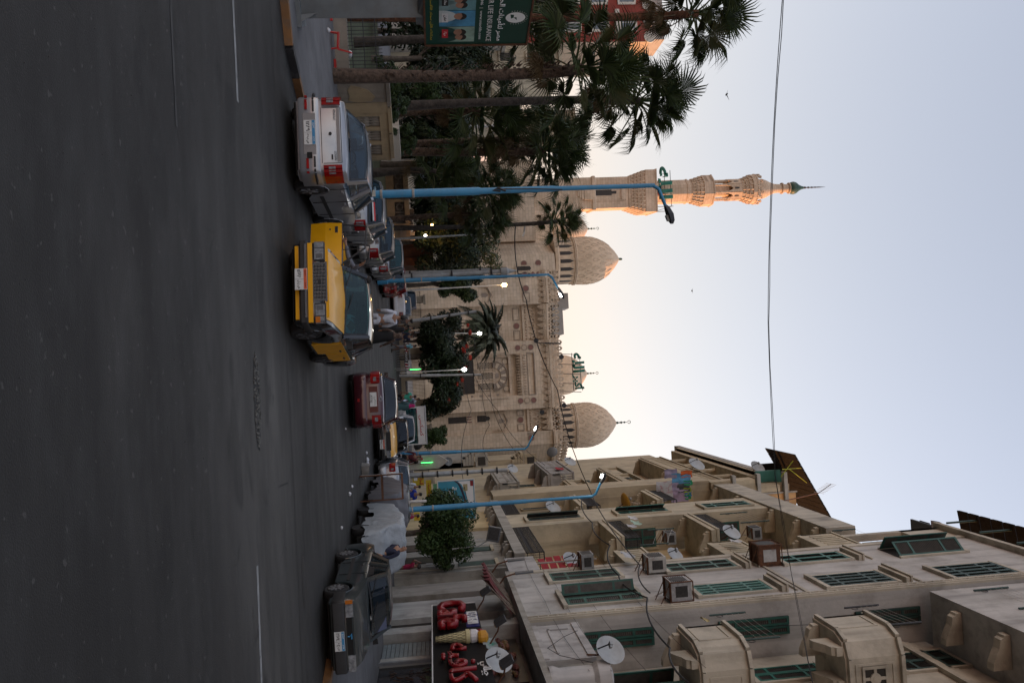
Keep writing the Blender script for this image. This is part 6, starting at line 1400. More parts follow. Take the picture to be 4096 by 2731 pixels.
        if not (s in P.get('open_sides', ())):
            yA, yB0, yB1, yC = ywb-.06, ybm+.04, ybm-.04, cb+cw*1.35; mt = (ywt+yrt)/2-.02
            f4 = [(s*bw*.985, yA, bz(yA)), (s*bw*.985, yB0, bz(yB0)), (s*rw, mt+.04, zt_), (s*rw, ywt-.06, zt_)]; r4 = [(s*bw*.985, yB1, bz(yB1)), (s*bw*.985, yC, bz(yC)), (s*rw, ct+cw, zt_), (s*rw, mt-.04, zt_)]
            if s > 0: f4 = [f4[1], f4[0], f4[3], f4[2]]; r4 = [r4[1], r4[0], r4[3], r4[2]]
            pane('side_window', *f4, .015); pane('side_window', *r4, .015)
        # door gaps, handle, mirror
        m = MB()
        for y in (ywb-.28, ybm, yrb+.25):
            z1 = bz(y)-.02; z0 = sill+.05
            if y < yr+ra+.02 and y == yrb+.25: z0 = max(z0, r+sqrt(max(0, ra*ra-(y-yr)**2))+.02) if abs(y-yr) < ra else z0
            m.box(min(s*hw*.99, s*hw*1.004), max(s*hw*.99, s*hw*1.004), y-.006, y+.006, z0, z1)
        m.build('door_gap', GAP, t, world=False, kind='stuff')
        for y in (ybm+.12, yrb+.42): MB().box(s*hw*1.0-.015, s*hw*1.0+.02, y, y+.16, bz(y)-.16, bz(y)-.12).build('door_handle', P.get('handle', PT), t, world=False)
        if P.get('side_strip'): MB().box(min(s*hw, s*(hw+.012)), max(s*hw, s*(hw+.012)), yr+ra+.05, yf-ra-.05, .46, .54).build('side_moulding', P['side_strip'], t, world=False)
        mm = MB(); mm.hexa([(s*(bw+.02), ywb-.20, bz(ywb)+.02), (s*(bw+.20), ywb-.24, bz(ywb)+.03), (s*(bw+.20), ywb-.30, bz(ywb)+.03), (s*(bw+.02), ywb-.26, bz(ywb)+.02)], [(s*(bw+.05), ywb-.20, bz(ywb)+.14), (s*(bw+.19), ywb-.24, bz(ywb)+.15), (s*(bw+.19), ywb-.30, bz(ywb)+.15), (s*(bw+.05), ywb-.26, bz(ywb)+.14)]); mo = mm.build('mirror', P.get('mirror', PT), t, world=False)
        MB().quad((s*(bw+.06), ywb-.306, bz(ywb)+.04), (s*(bw+.19), ywb-.306, bz(ywb)+.045), (s*(bw+.18), ywb-.306, bz(ywb)+.14), (s*(bw+.065), ywb-.306, bz(ywb)+.13)).build('mirror_glass', CHR, mo, world=False)
    # underside, wheels
    MB().box(-hw*.86, hw*.86, ya+.12, yb-.12, .16, sill+.06).build('underside', UNDER, t, world=False)
    for yc in (yf, yr):
        for s in (-1, 1):
            x = s*(hw-.10); wd = .095
            m = MB(); m.lathe([(r*.62, -wd), (r*.9, -wd), (r*.985, -wd*.75), (r, -wd*.3), (r, wd*.3), (r*.985, wd*.75), (r*.9, wd), (r*.62, wd)], 28, (0, 0, 0), 'x'); w_ = m.build('wheel', RUB, t, smooth=40, world=False); w_.location = (x, yc, r)
            if yc == yf and P.get('steer'): w_.rotation_euler = (0, 0, P['steer'])
            m = MB(); o = s*(wd+.012); m.lathe([(.03, o), (r*.2, o), (r*.24, o-s*.004), (r*.56, o-s*.008), (r*.66, o+s*.004), (r*.66, o-s*.03)], 24, (0, 0, 0), 'x'); rim = m.build('rim', RIMD if P.get('rim') else STEELW, w_, smooth=30, world=False)
            m = MB(); ns = P.get('spokes', 6)
            for k in range(ns):
                a = 2*pi*k/ns; e1, e2 = Vector((0, cos(a), sin(a))), Vector((0, -sin(a), cos(a))); ox = Vector((o+s*.010, 0, 0)); ix = Vector((o-s*.008, 0, 0))
                m.hexa([e1*r*.14-e2*r*.09+ix, e1*r*.60-e2*r*.06+ix, e1*r*.60+e2*r*.06+ix, e1*r*.14+e2*r*.09+ix], [e1*r*.14-e2*r*.09+ox, e1*r*.60-e2*r*.06+ox, e1*r*.60+e2*r*.06+ox, e1*r*.14+e2*r*.09+ox])
            m.build('spokes', P.get('rim', STEELW), w_, world=False)
            m = MB(); m.tube([(s*hw*.985, yc+(ra+.01)*cos(q), r+(ra+.01)*sin(q)) for q in [pi*k/12 for k in range(13)]], .014, 5); m.build('arch_lip', P.get('arch', PT), t, world=False)
    # interior
    m = MB(); m.box(-hw*.8, hw*.8, yrb+.1, ywb-.1, sill+.07, sill+.12); m.box(-hw*.78, hw*.78, ywb-.55, ywb-.15, sill+.2, bz(ywb)-.02); m.build('dashboard', BLKP, t, world=False)
    sy = ybm+.02
    for s in (-1, 1):
        m = MB(); m.box(s*.36-.23, s*.36+.23, sy, sy+.48, .42, .56); m.hexa([(s*.36-.22, sy-.04, .52), (s*.36+.22, sy-.04, .52), (s*.36+.22, sy+.08, .52), (s*.36-.22, sy+.08, .52)], [(s*.36-.19, sy-.22, 1.06), (s*.36+.19, sy-.22, 1.06), (s*.36+.19, sy-.12, 1.06), (s*.36-.19, sy-.12, 1.06)]); m.box(s*.36-.12, s*.36+.12, sy-.24, sy-.13, 1.09, 1.26); m.build('seat', SEATM, t, world=False)
    m = MB(); m.box(-hw*.72, hw*.72, yrb+.35, yrb+.85, .42, .56); m.hexa([(-hw*.7, yrb+.30, .5), (hw*.7, yrb+.30, .5), (hw*.7, yrb+.45, .5), (-hw*.7, yrb+.45, .5)], [(-hw*.62, yrb+.12, 1.0), (hw*.62, yrb+.12, 1.0), (hw*.62, yrb+.24, 1.0), (-hw*.62, yrb+.24, 1.0)]); m.build('rear_seat', SEATM, t, world=False)
    m = MB(); m.tube([(-.36+.18*cos(q), ywb-.62, 1.0+.0+.18*sin(q)*.9) for q in [2*pi*k/16 for k in range(17)]], .014, 5); m.build('steering_wheel', BLKP, t, world=False)
    for s in (-1, 1):
        c = Vector((s*.28-.1, ywb+.02, zwb+.035)); MB().tube([c, c+Vector((.30, -.06, .10)), c+Vector((.55, -.10, .17))], .010, 4).build('wiper', BLKP, t, world=False)
    t['_half'] = hw
    return t, dict(hw=hw, ya=ya, yb=yb, top=top, sill=sill, PT=PT, rnd=rnd_)
def lights(t, K, end, rows, mirror=True):
    """lamps and trim that follow the rounded plan of an end face: rows = (name, x0, x1, z0, z1, material, depth, wrap)"""
    yy = K['ya'] if end == 'rear' else K['yb']; sg_ = -1 if end == 'rear' else 1; hw, rd = K['hw'], K['rnd']
    def wid(e): return hw*(1-(.17*rd+.02)*max(0, 1-e/.45)**2.2-(.03 if e < .02 else 0))
    def inset(x):
        if x <= wid(0.0): return 0.
        lo, hi = 0., .6
        for _ in range(30):
            md = (lo+hi)/2
            if wid(md) < x: lo = md
            else: hi = md
        return hi
    for nm, x0, x1, z0, z1, mt, dep, wrap in rows:
        for s in ((-1, 1) if mirror and x0 > 0 else (1,)):
            m = MB(); n = 7; pts = []
            for i in range(n+1):
                x = x0+(min(x1, hw*.985)-x0)*i/n; e = inset(abs(x)) if abs(x) > .3 else 0
                pts.append((s*x, yy-sg_*e))
            if wrap > .12: pts.append((s*hw*1.0, yy-sg_*(.20+wrap*.6)))
            for (xa, y_a), (xb, y_b) in zip(pts, pts[1:]):
                d = Vector((xb-xa, y_b-y_a, 0)).normalized(); nv = Vector((d.y, -d.x, 0)); 
                if nv.y*sg_ < 0 or (abs(nv.y) < .2 and nv.x*s < 0): nv = -nv
                A, B = Vector((xa, y_a, 0))+nv*dep, Vector((xb, y_b, 0))+nv*dep; Ai, Bi = Vector((xa, y_a, 0))-nv*.05, Vector((xb, y_b, 0))-nv*.05
                m.hexa([(A.x, A.y, z0), (B.x, B.y, z0), (Bi.x, Bi.y, z0), (Ai.x, Ai.y, z0)], [(A.x, A.y, z1), (B.x, B.y, z1), (Bi.x, Bi.y, z1), (Ai.x, Ai.y, z1)])
            m.build(nm, mt, t, world=False)
def bumper(t, K, end, z0, z1, mat, dep=.06, name='bumper', wrap=.45):
    yy = K['ya'] if end == 'rear' else K['yb']; sg_ = -1 if end == 'rear' else 1; hw, rd = K['hw'], K['rnd']
    def wid(e): return hw*(1-(.17*rd+.02)*max(0, 1-e/.45)**2.2-(.03 if e < .02 else 0))
    es = [wrap, .34, .24, .15, .08, .03, 0]; side = [(wid(e)+dep*.25, yy-sg_*e+sg_*dep*max(0, 1-e/.2)) for e in es]
    ol = [(-x, y) for x, y in side]+[(-wid(0)*.5, yy+sg_*dep*1.25), (0, yy+sg_*dep*1.35), (wid(0)*.5, yy+sg_*dep*1.25)]+side[::-1]
    m = MB(); n = len(ol); zs = [z0, z0+(z1-z0)*.12, z0+(z1-z0)*.85, z1]; off = [-.03, 0, 0, -.025]
    for z, o in zip(zs, off):
        for x, y in ol: m.v.append((x*(1+o*.5), y+sg_*o, z))
    for k in range(3):
        for i in range(n-1): a = k*n+i; m.f.append((a, a+1, a+n+1, a+n))
    o0 = len(m.v); m.v += [(x*.93, y-sg_*.12, z1) for x, y in ol]+[(x*.93, y-sg_*.12, z0) for x, y in ol]
    for i in range(n-1): m.f.append((3*n+i, 3*n+i+1, o0+i+1, o0+i)); m.f.append((i+1, i, o0+n+i, o0+n+i+1))
    return m.build(name, mat, t, smooth=40, world=False)
SILV = paint('paint_silver', (.32, .335, .365), .45, .32); GREYC = paint('paint_grey', (.16, .165, .175), .5, .3); REDC = paint('paint_red', (.33, .012, .018)); MAROON = paint('paint_maroon', (.050, .004, .009), .2, .2, .15); YEL = M('paint_yellow', (.72, .345, .004), .34, 0, .35, coat=.25, noise=(1.6, .06), dirt=(2.5, .25, (.35, .16, .01)), coord='obj'); BLKC = paint('paint_black', (.008, .008, .009), 0, .15, .15); DGRN = paint('paint_dark_green', (.030, .042, .046), .3, .35); WHT = paint('paint_white', (.50, .51, .53)); WBLUE = paint('paint_pale_blue', (.22, .27, .36), .4)
DSILV = paint('paint_darker_silver', (.30, .31, .32), .55, .3)
def sedan(L=4.25, W=1.74, H=1.50, hood=.92, deck=1.02, belt=.95, r=.30, axles=(1.32, -1.30), wb=(.85, 0), wt=.22, rt=-1.05, rb=-1.58, **k):
    d = dict(L=L, W=W, H=H, axles=axles, r=r, top=[(-L/2, deck-.06), (-L/2+.10, deck), (rb, deck), (rb+.05, belt), (wb[0]-.05, belt), (wb[0]+.08, hood+.06), (L/2-.35, hood-.06), (L/2-.06, hood-.16), (L/2, hood-.20)],
             belt=[(-L/2, deck-.03), (rb, deck-.03), (0, belt), (wb[0], hood+.05), (L/2, hood)], shoulder=[(-L/2, deck-.16), (rb, deck-.12), (0, belt-.06), (wb[0], hood-.06), (L/2, hood-.30)],
             glass=dict(wb=(wb[0], hood+.05), wt=wt, rt=rt, rb=(rb, deck), bw=W/2*.90, rw=W/2*.70))
    gl = k.pop('glass', None); d.update(k)
    if gl: d['glass'].update(gl)
    return d
def hatch(L=3.9, W=1.66, H=1.47, hood=.92, belt=.95, rtop=-1.45, **k):
    d = sedan(L=L, W=W, H=H, hood=hood, deck=belt+.02, belt=belt, axles=(L*.31, -L*.31), wb=(L*.19, 0), wt=L*.05, rt=rtop, rb=-L/2+.12, **k); return d
# ---- silver saloon seen from behind, nearest the camera
lg = G(1150, 600); LX = -4.72
t, K = car('silver saloon parked nearest at the left kerb, seen from behind', (-4.70, 18.15, 0), radians(-4), sedan(L=4.25, W=1.74, H=1.55, hood=.99, deck=1.15, belt=1.04, paint=SILV, rim=RIMS, side_strip=BLKP, round=.8, r=.31, glass=dict(rw=.60, bw=.79)), 'cars parked along the left kerb')
lights(t, K, 'rear', [('tail_lamp', .62, .855, .72, 1.08, TAILR, .035, .13), ('reverse_lens', .66, .76, .82, .95, CLEARL, .045, .02), ('reflector', .50, .74, .40, .45, TAILR, .118, -.0), ('bumper_strip', .46, .84, .545, .58, BLKP, .118, .06)])
bumper(t, K, 'rear', .26, .66, SILV, .085)
m = MB(); m.box(-.42, .42, K['ya']-.118, K['ya']-.02, .36, .60); m.build('plate_recess', DSILV, t, world=False)
plate_part(t, (-.02, K['ya']-.122, .485), 0, PLB, '١٢٨٩', arabic('ط')+' '+arabic('ب')+' '+arabic('س'), .50, .22)
m = MB()
for a in ((-.58, -.57, .72, 1.07), (.57, .58, .72, 1.07), (-.57, .57, .69, .70), (-.57, .57, 1.075, 1.085)): m.box(a[0], a[1], K['ya']-.008, K['ya']+.02, a[2], a[3])
m.build('boot_gap', GAP, t, world=False, kind='stuff'); MB().box(-.55, .55, K['ya']-.02, K['ya']+.02, 1.0, 1.06).build('boot_trim', DSILV, t, world=False)
m = MB(); m.lathe([(.032, K['ya']-.02), (.032, K['ya']+.02)], 12, (-.03, 0, .87), 'y'); m.build('lock', BLKP, t, world=False)
lettering('RENAULT', .045, CHR, t, (-.42, K['ya']-.012, .96), width=.22, extrude=.004); lettering('LOGAN', .05, CHR, t, (.43, K['ya']-.012, .965), width=.18, extrude=.004); MB().box(.40, .50, K['ya']-.012, K['ya'], .88, .91).build('badge', BLKP, t, world=False)
MB().tube([(.5, K['ya']-.02, .30), (.5, K['ya']+.4, .30)], .025, 8).build('exhaust', RUST, t, world=False); MB().box(.38, .50, K['ya']-.125, K['ya']-.05, .42, .52).build('tow_hole', UNDER, t, world=False)
# ---- yellow and black taxi with two doors open
tx = G(1122, 1195); TXL = (-1.42, 16.95, 0)
t, K = car('yellow and black taxi facing the camera with its passenger doors open', TXL, radians(180-10.5), sedan(L=4.13, W=1.62, H=1.44, hood=.88, deck=.92, belt=.90, axles=(1.30, -1.12), r=.30, wb=(.72, 0), wt=.20, rt=-.98, rb=-1.42, paint=BLKC, roof_paint=BLKC, round=.12, steer=radians(-6), rim=STEELW, open_sides=(1,), mirror=BLKP, crown=.02, glass=dict(rw=.615, bw=.735), windscreen_mat=GLASST), None, 'taxi', 'taxi')
hw, yb, ya = K['hw'], K['yb'], K['ya']
m = MB(); m.grid(lambda u, v: ((2*u-1)*(hw*.865-.03*v), .78+(yb-.80-.04)*v, interp(K['top'], .78+(yb-.80-.04)*v)+.034*(1-(2*u-1)**2*.9)+.006+ (.012 if .35 < u < .65 else 0)), 12, 8); m.build('bonnet', YEL, t, smooth=35, world=False)
m = MB(); m.box(-.68, .68, yb-.02, yb+.012, .78, .83); m.build('front_panel', YEL, t, world=False)
m = MB(); m.box(-.76, .76, yb-.05, yb+.014, .46, .545); m.build('front_panel', YEL, t, world=False); m = MB(); m.box(-.70, .70, yb-.10, yb+.03, .235, .30); m.build('front_apron', YEL, t, world=False)
gr = MB().box(-.34, .34, yb-.02, yb+.012, .555, .775).build('grille', BLKP, t, world=False)
m = MB()
for i in range(8): m.box(-.34, .34, yb+.012, yb+.024, .565+i*.027, .575+i*.027)
m.build('grille_bars', CHR, gr, kind='stuff', world=False); m = MB()
for i in range(11): m.box(-.335+i*.066, -.325+i*.066, yb+.012, yb+.02, .56, .77)
m.build('grille_uprights', CHR, gr, kind='stuff', world=False)
m = MB(); m.box(-.38, .38, yb-.01, yb+.03, .777, .81); m.box(-.37, -.342, yb-.01, yb+.028, .555, .776); m.box(.342, .37, yb-.01, yb+.028, .555, .776); m.build('grille_surround', CHR, t, world=False); MB().box(-.035, .035, yb+.024, yb+.032, .64, .69).build('badge', BLKP, t, world=False)
lights(t, K, 'front', [('headlamp_back', .40, .77, .57, .77, BLKP, .012, .04), ('headlight', .43, .64, .585, .755, CLEARL, .03, -.0), ('headlight_lens', .455, .54, .61, .73, CHR, .034, -.01), ('indicator', .655, .77, .585, .755, CLEARL, .02, .04)])
MB().box(-.77, -.66, yb-.03, yb+.022, .585, .67).build('indicator_lens', AMBER, t, world=False)
bumper(t, K, 'front', .33, .46, BLKP, .10); m = MB(); m.box(-.70, .70, yb+.125, yb+.14, .42, .455); m.build('bumper_chrome', CHR, t, world=False)
plate_part(t, (.02, yb+.155, .36), pi, PLR, '٥١٧٨', arabic('ل')+' '+arabic('ن')+' '+arabic('س'), .40, .22)
m = MB()
for i in range(16): 
    for x in (-.32, .28): m.box(x-.13+i*.017, x-.122+i*.017, .80, .83, .93, .936)
m.build('bonnet_vents', GAP, t, world=False, kind='stuff')
for y0, y1 in ((-.42, .52),): MB().box(-hw-.006, -hw+.01, y0+.02, y1-.02, .27, .86).build('door', YEL, t, world=False)
MB().box(-hw-.006, -hw+.01, -1.22, -.46, .42, .86).build('door', YEL, t, world=False)
def open_door(par, hinge, ang, w, winw):
    d = MB(); z0, zb_, z1 = .26, .90, 1.40
    # door skin profile: local x along the door from its hinge, y thickness
    d.hexa([(0, -.05, z0), (w, -.05, z0), (w, .02, z0), (0, .02, z0)], [(0, -.05, .56), (w, -.05, .56), (w, .05, .56), (0, .05, .56)]); d.hexa([(0, -.05, .56), (w, -.05, .56), (w, .05, .56), (0, .05, .56)], [(.02, -.05, zb_), (w, -.05, zb_), (w, .02, zb_), (.02, .02, zb_)])
    o = d.build('door', YEL, par, world=False, smooth=20); o.location = hinge; o.rotation_euler = (0, 0, ang)
    f = MB(); f.tube([(.05, 0, zb_), (.42, 0, z1-.03), (w-.10, 0, z1), (w-.03, 0, zb_)], .020, 5); f.tube([(.42+.0, 0, z1-.03), (.40, 0, zb_)], .012, 4); f.build('window_frame', BLKP, o, world=False)
    MB().box(.02, w, -.03, .026, zb_, zb_+.02).build('trim_strip', CHR, o, world=False); MB().box(w-.26, w-.10, .026, .046, .76, .82).build('door_handle', CHR, o, world=False); MB().box(w-.24, w-.12, .046, .05, .77, .81).build('handle_cup', BLKP, o, world=False); MB().lathe([(.018, .045), (.018, .055)], 8, (w-.18, 0, .66), 'y').build('lock', CHR, o, world=False)
    return o
# right-hand side of the car is local +x; hinges at the front edge of each opening
open_door(t, (hw-.02, .58, .02), radians(-17), 1.08, .5)
open_door(t, (hw-.02, -.38, .02), radians(-8), .90, .4)
MB().box(hw-.04, hw-.01, -1.1, .50, .30, .86).build('door_opening', UNDER, t, world=False)
# ---- row of cars beyond the silver saloon
def parked(label, P, X, Y, D, h=0., **k):
    c = AT(X, Y, D); return car(label, (c.x, D, 0), radians(h), P, 'cars parked along the left kerb', **k)
def rear_kit(t, K, bm, tl=('tail_lamp', .52, .80, .62, .86, TAILR, .03, .15), plate=None):
    lights(t, K, 'rear', [tl, ('reverse_lens', tl[1]+.06, tl[1]+.14, tl[3]+.06, tl[4]-.06, CLEARL, .04, .02)]); bumper(t, K, 'rear', .26, .52, bm, .08)
    if plate: plate_part(t, (0, K['ya']-.112, .45), 0, PLB, plate, '', .36, .17)
t, K = parked('silver hatchback with a red and white flag strip in its rear window', hatch(L=3.95, W=1.68, H=1.50, belt=1.0, hood=.98, paint=SILV, rim=RIMS, round=.7), 1400, 850, 25.4, 1)
rear_kit(t, K, SILV, ('tail_lamp', .60, .82, .62, .96, TAILR, .03, .15))
for z, mt in ((1.16, M('flag_white', (.5, .5, .5), .6)), (1.20, SR)): m = MB(); m.hexa([(.05, K['ya']+.10+(z-1.0)*.7-.045, z), (.60, K['ya']+.10+(z-1.0)*.7-.045, z), (.60, K['ya']+.13+(z-1.0)*.7-.03, z), (.05, K['ya']+.13+(z-1.0)*.7-.03, z)], [(.05, K['ya']+.10+(z-.96)*.7-.045, z+.04), (.60, K['ya']+.10+(z-.96)*.7-.045, z+.04), (.60, K['ya']+.13+(z-.96)*.7-.03, z+.04), (.05, K['ya']+.13+(z-.96)*.7-.03, z+.04)]); m.build('flag_strip', mt, t, world=False)
t, K = parked('grey hatchback with wraparound tail lamps, third along the left kerb', hatch(L=3.9, W=1.68, H=1.52, paint=DSILV, round=.9, belt=1.0, hood=.98), 1470, 965, 31.0, 1); rear_kit(t, K, DSILV, ('tail_lamp', .56, .82, .62, .96, TAILR, .035, .2), '٧٣١٦')
t, K = parked('silver square backed car with teal rear window and gold badge', hatch(L=4.0, W=1.68, H=1.66, paint=SILV, round=.3, belt=1.04, hood=1.0, glass_mat=GLASST), 1510, 1035, 37.5, .5); rear_kit(t, K, SILV, ('tail_lamp', .62, .82, .6, .98, TAILR, .03, .1)); MB().box(-.09, .09, K['ya']+.02, K['ya']+.06, 1.22, 1.27).build('badge', M('badge_gold', (.5, .36, .08), .3, .8), t, world=False)
t, K = parked('dark grey saloon behind the square backed car', sedan(L=4.3, W=1.7, H=1.46, paint=GREYC, round=.6, glass_mat=GLASSD), 1530, 1080, 44.0, 1); rear_kit(t, K, GREYC, plate='٤٢٩٥')
t, K = parked('bright red hatchback at the end of the parked row', hatch(L=3.8, W=1.66, H=1.50, paint=REDC, round=.6), 1560, 1125, 47.0, .5); rear_kit(t, K, REDC, plate='٥٣٨٢')
t, K = parked('white car half hidden beyond the red hatchback', sedan(L=4.2, W=1.68, H=1.46, paint=WHT, round=.5), 1590, 1228, 60.0, 1); rear_kit(t, K, WHT)
t, K = parked('pale blue van behind the white car by the plaza wall', hatch(L=4.2, W=1.7, H=1.8, paint=WBLUE, round=.4, belt=1.1, hood=1.05), 1610, 1205, 66.0, 1); rear_kit(t, K, WBLUE)
# ---- maroon saloon driving away
t, K = car('dark maroon saloon driving away up the middle of the street', (.80, 27.3, 0), radians(-3), sedan(L=4.28, W=1.70, H=1.48, hood=.95, deck=1.08, belt=.99, paint=MAROON, rim=RIMS, round=.9, r=.30, glass_mat=GLASSD, glass=dict(rw=.58, bw=.77)), None, 'moving_car')
lights(t, K, 'rear', [('tail_lamp', .50, .83, .74, 1.02, TAILR, .04, .22), ('reverse_lens', .56, .68, .83, .92, CLEARL, .05, .06)]); bumper(t, K, 'rear', .24, .60, MAROON, .09)
m = MB(); m.box(-.40, .40, K['ya']-.03, K['ya']+.01, .68, .94); m.build('plate_recess', M('plate_recess_red', (.10, .02, .015), .4), t, world=False)
p = MB().box(-.22, .22, K['ya']-.05, K['ya']-.03, .70, .91).build('number_plate', PLW, t, world=False); lettering('٨٦٦٤', .07, PLK, t, (-.02, K['ya']-.051, .745), width=.24, extrude=.001, bold=.02); lettering(arabic('ملاكي'), .07, M('ink_green', (.05, .12, .06), .6), t, (.05, K['ya']-.051, .85), width=.25, extrude=.001)
lettering('CHERY', .04, CHR, t, (-.62, K['ya']-.02, 1.045), width=.2, extrude=.003); lettering('ENVY', .04, CHR, t, (.62, K['ya']-.02, 1.045), width=.16, extrude=.003)
m = MB(); m.tube([(.075*cos(q), K['ya']-.02, 1.03+.04*sin(q)) for q in [2*pi*k/18 for k in range(19)]], .008, 4); m.tube([(-.05, K['ya']-.02, 1.0), (0, K['ya']-.02, 1.06), (.05, K['ya']-.02, 1.0)], .008, 4); m.build('badge', CHR, t, world=False)
m = MB(); m.tube([(-.5, K['ya']-.07, .30), (-.5, K['ya']+.2, .30)], .03, 8); m.build('exhaust', CHR, t, world=False); MB().box(-.05, .05, K['ya']-.125, K['ya']-.11, .33, .40).build('fog_lamp', TAILR, t, world=False)
m = MB(); m.tube([(.0, -.9, 1.5), (0, -1.02, 1.56)], .03, 5); m.build('aerial', BLKP, t, world=False)
# ---- black and yellow taxi up the street
t, K = car('black and yellow taxi with lettered windscreen coming down the street', (2.72, 37.0, 0), radians(182), sedan(L=4.1, W=1.62, H=1.44, hood=.88, deck=.92, belt=.90, axles=(1.30, -1.12), wb=(.72, 0), wt=.20, rt=-.98, rb=-1.42, paint=BLKC, round=.1, glass_mat=GLASSD, crown=.02, glass=dict(rw=.615, bw=.735)), None, 'taxi', 'taxi')
hw, yb = K['hw'], K['yb']
m = MB(); m.grid(lambda u, v: ((2*u-1)*hw*.86, .78+(yb-.82)*v, interp(K['top'], .78+(yb-.82)*v)+.034*(1-(2*u-1)**2*.9)+.006), 10, 6); m.build('bonnet', YEL, t, smooth=35, world=False)
lights(t, K, 'front', [('headlight', .48, .70, .57, .74, CLEARL, .03, .0)]); MB().box(-.40, .40, yb-.02, yb+.015, .56, .76).build('grille', BLKP, t, world=False); bumper(t, K, 'front', .36, .48, BLKP, .09); MB().box(-.68, .68, yb+.11, yb+.125, .44, .475).build('bumper_chrome', CHR, t, world=False)
plate_part(t, (-.1, yb+.13, .40), pi, PLR, '٩٦٥٢', arabic('ط')+' '+arabic('س'), .40, .2)
lettering('TAMOURA', .13, WLET, t, (-.12, .36, 1.27), pi, width=.95, extrude=.002, rx=radians(-52))
# ---- cars beyond it
t, K = car('white estate car behind the lettered taxi', (2.95, 44.5, 0), radians(180), hatch(L=4.2, W=1.68, H=1.58, paint=WHT, round=.5, belt=1.0, hood=.98), 'cars coming down the street', 'moving_car'); lights(t, K, 'front', [('headlight', .48, .76, .58, .74, CLEARL, .03, .1)]); bumper(t, K, 'front', .28, .48, WHT)
t, K = car('dark car beyond the food cart', (2.3, 55, 0), radians(180), sedan(L=4.2, W=1.68, H=1.48, paint=WBLUE, round=.5), 'cars coming down the street', 'moving_car'); lights(t, K, 'front', [('headlight', .48, .76, .58, .74, CLEARL, .03, .1)]); bumper(t, K, 'front', .28, .48, WBLUE)
# ---- parked along the right kerb
t, K = car('silver saloon parked between the taxi and the covered car', (4.55, 36.6, 0), radians(1), sedan(L=4.2, W=1.68, H=1.46, paint=SILV, round=.7), 'cars parked along the right kerb'); rear_kit(t, K, SILV, ('tail_lamp', .55, .82, .66, .92, TAILR, .03, .2))
t, K = car('grey hatchback parked beyond the covered car', (5.35, 34.4, 0), radians(1), hatch(L=3.9, W=1.66, H=1.5, paint=DSILV, round=.7), 'cars parked along the right kerb'); rear_kit(t, K, DSILV)
t, K = car('dark green angular saloon with chrome headlights facing the camera', (5.28, 19.55, 0), radians(180+6), sedan(L=3.95, W=1.60, H=1.40, hood=.86, deck=.92, belt=.90, axles=(1.22, -1.12), wb=(.66, 0), wt=.12, rt=-.92, rb=-1.38, r=.285, paint=DGRN, round=.08, rim=RIMS, crown=.012, mirror=BLKP, spokes=9, side_strip=BLKP, windscreen_mat=GLASS, glass=dict(rw=.61, bw=.725)), 'cars parked along the right kerb')
yb, hw = K['yb'], K['hw']
lights(t, K, 'front', [('headlight', .42, .70, .545, .70, CLEARL, .02, .01)]); MB().box(.705, .775, yb-.04, yb+.012, .545, .70).build('indicator', AMBER, t, world=False); MB().box(-.775, -.705, yb-.04, yb+.012, .545, .70).build('indicator', CLEARL, t, world=False)
m = MB(); m.box(-.405, .405, yb-.02, yb+.01, .545, .70); m.build('grille', UNDER, t, world=False); MB().box(-.405, .405, yb-.01, yb+.018, .665, .70).build('grille_bar', DGRN, t, world=False); m = MB(); m.tube([(-.06, yb+.015, .64), (.06, yb+.015, .64), (.0, yb+.015, .60), (.0, yb+.015, .56)], .015, 4); m.build('blue_rag', PLB, t, world=False)
bumper(t, K, 'front', .26, .52, BLKP, .09); plate_part(t, (-.04, yb+.127, .40), pi, PLB, '٢١٧٤', arabic('د')+' '+arabic('ج')+' '+arabic('س'), .42, .21)
MB().grid(lambda u, v: (-.62+1.0*u, .52-.25*v, 1.01+.0*u+.26*v), 6, 3).build('sun_shade', M('sunshade_blue', (.05, .06, .10), .6, noise=(2, .3)), t, world=False)
MB().box(-.62, .62, yb-.86, yb-.84, .90, .906).build('bonnet_gap', GAP, t, world=False)
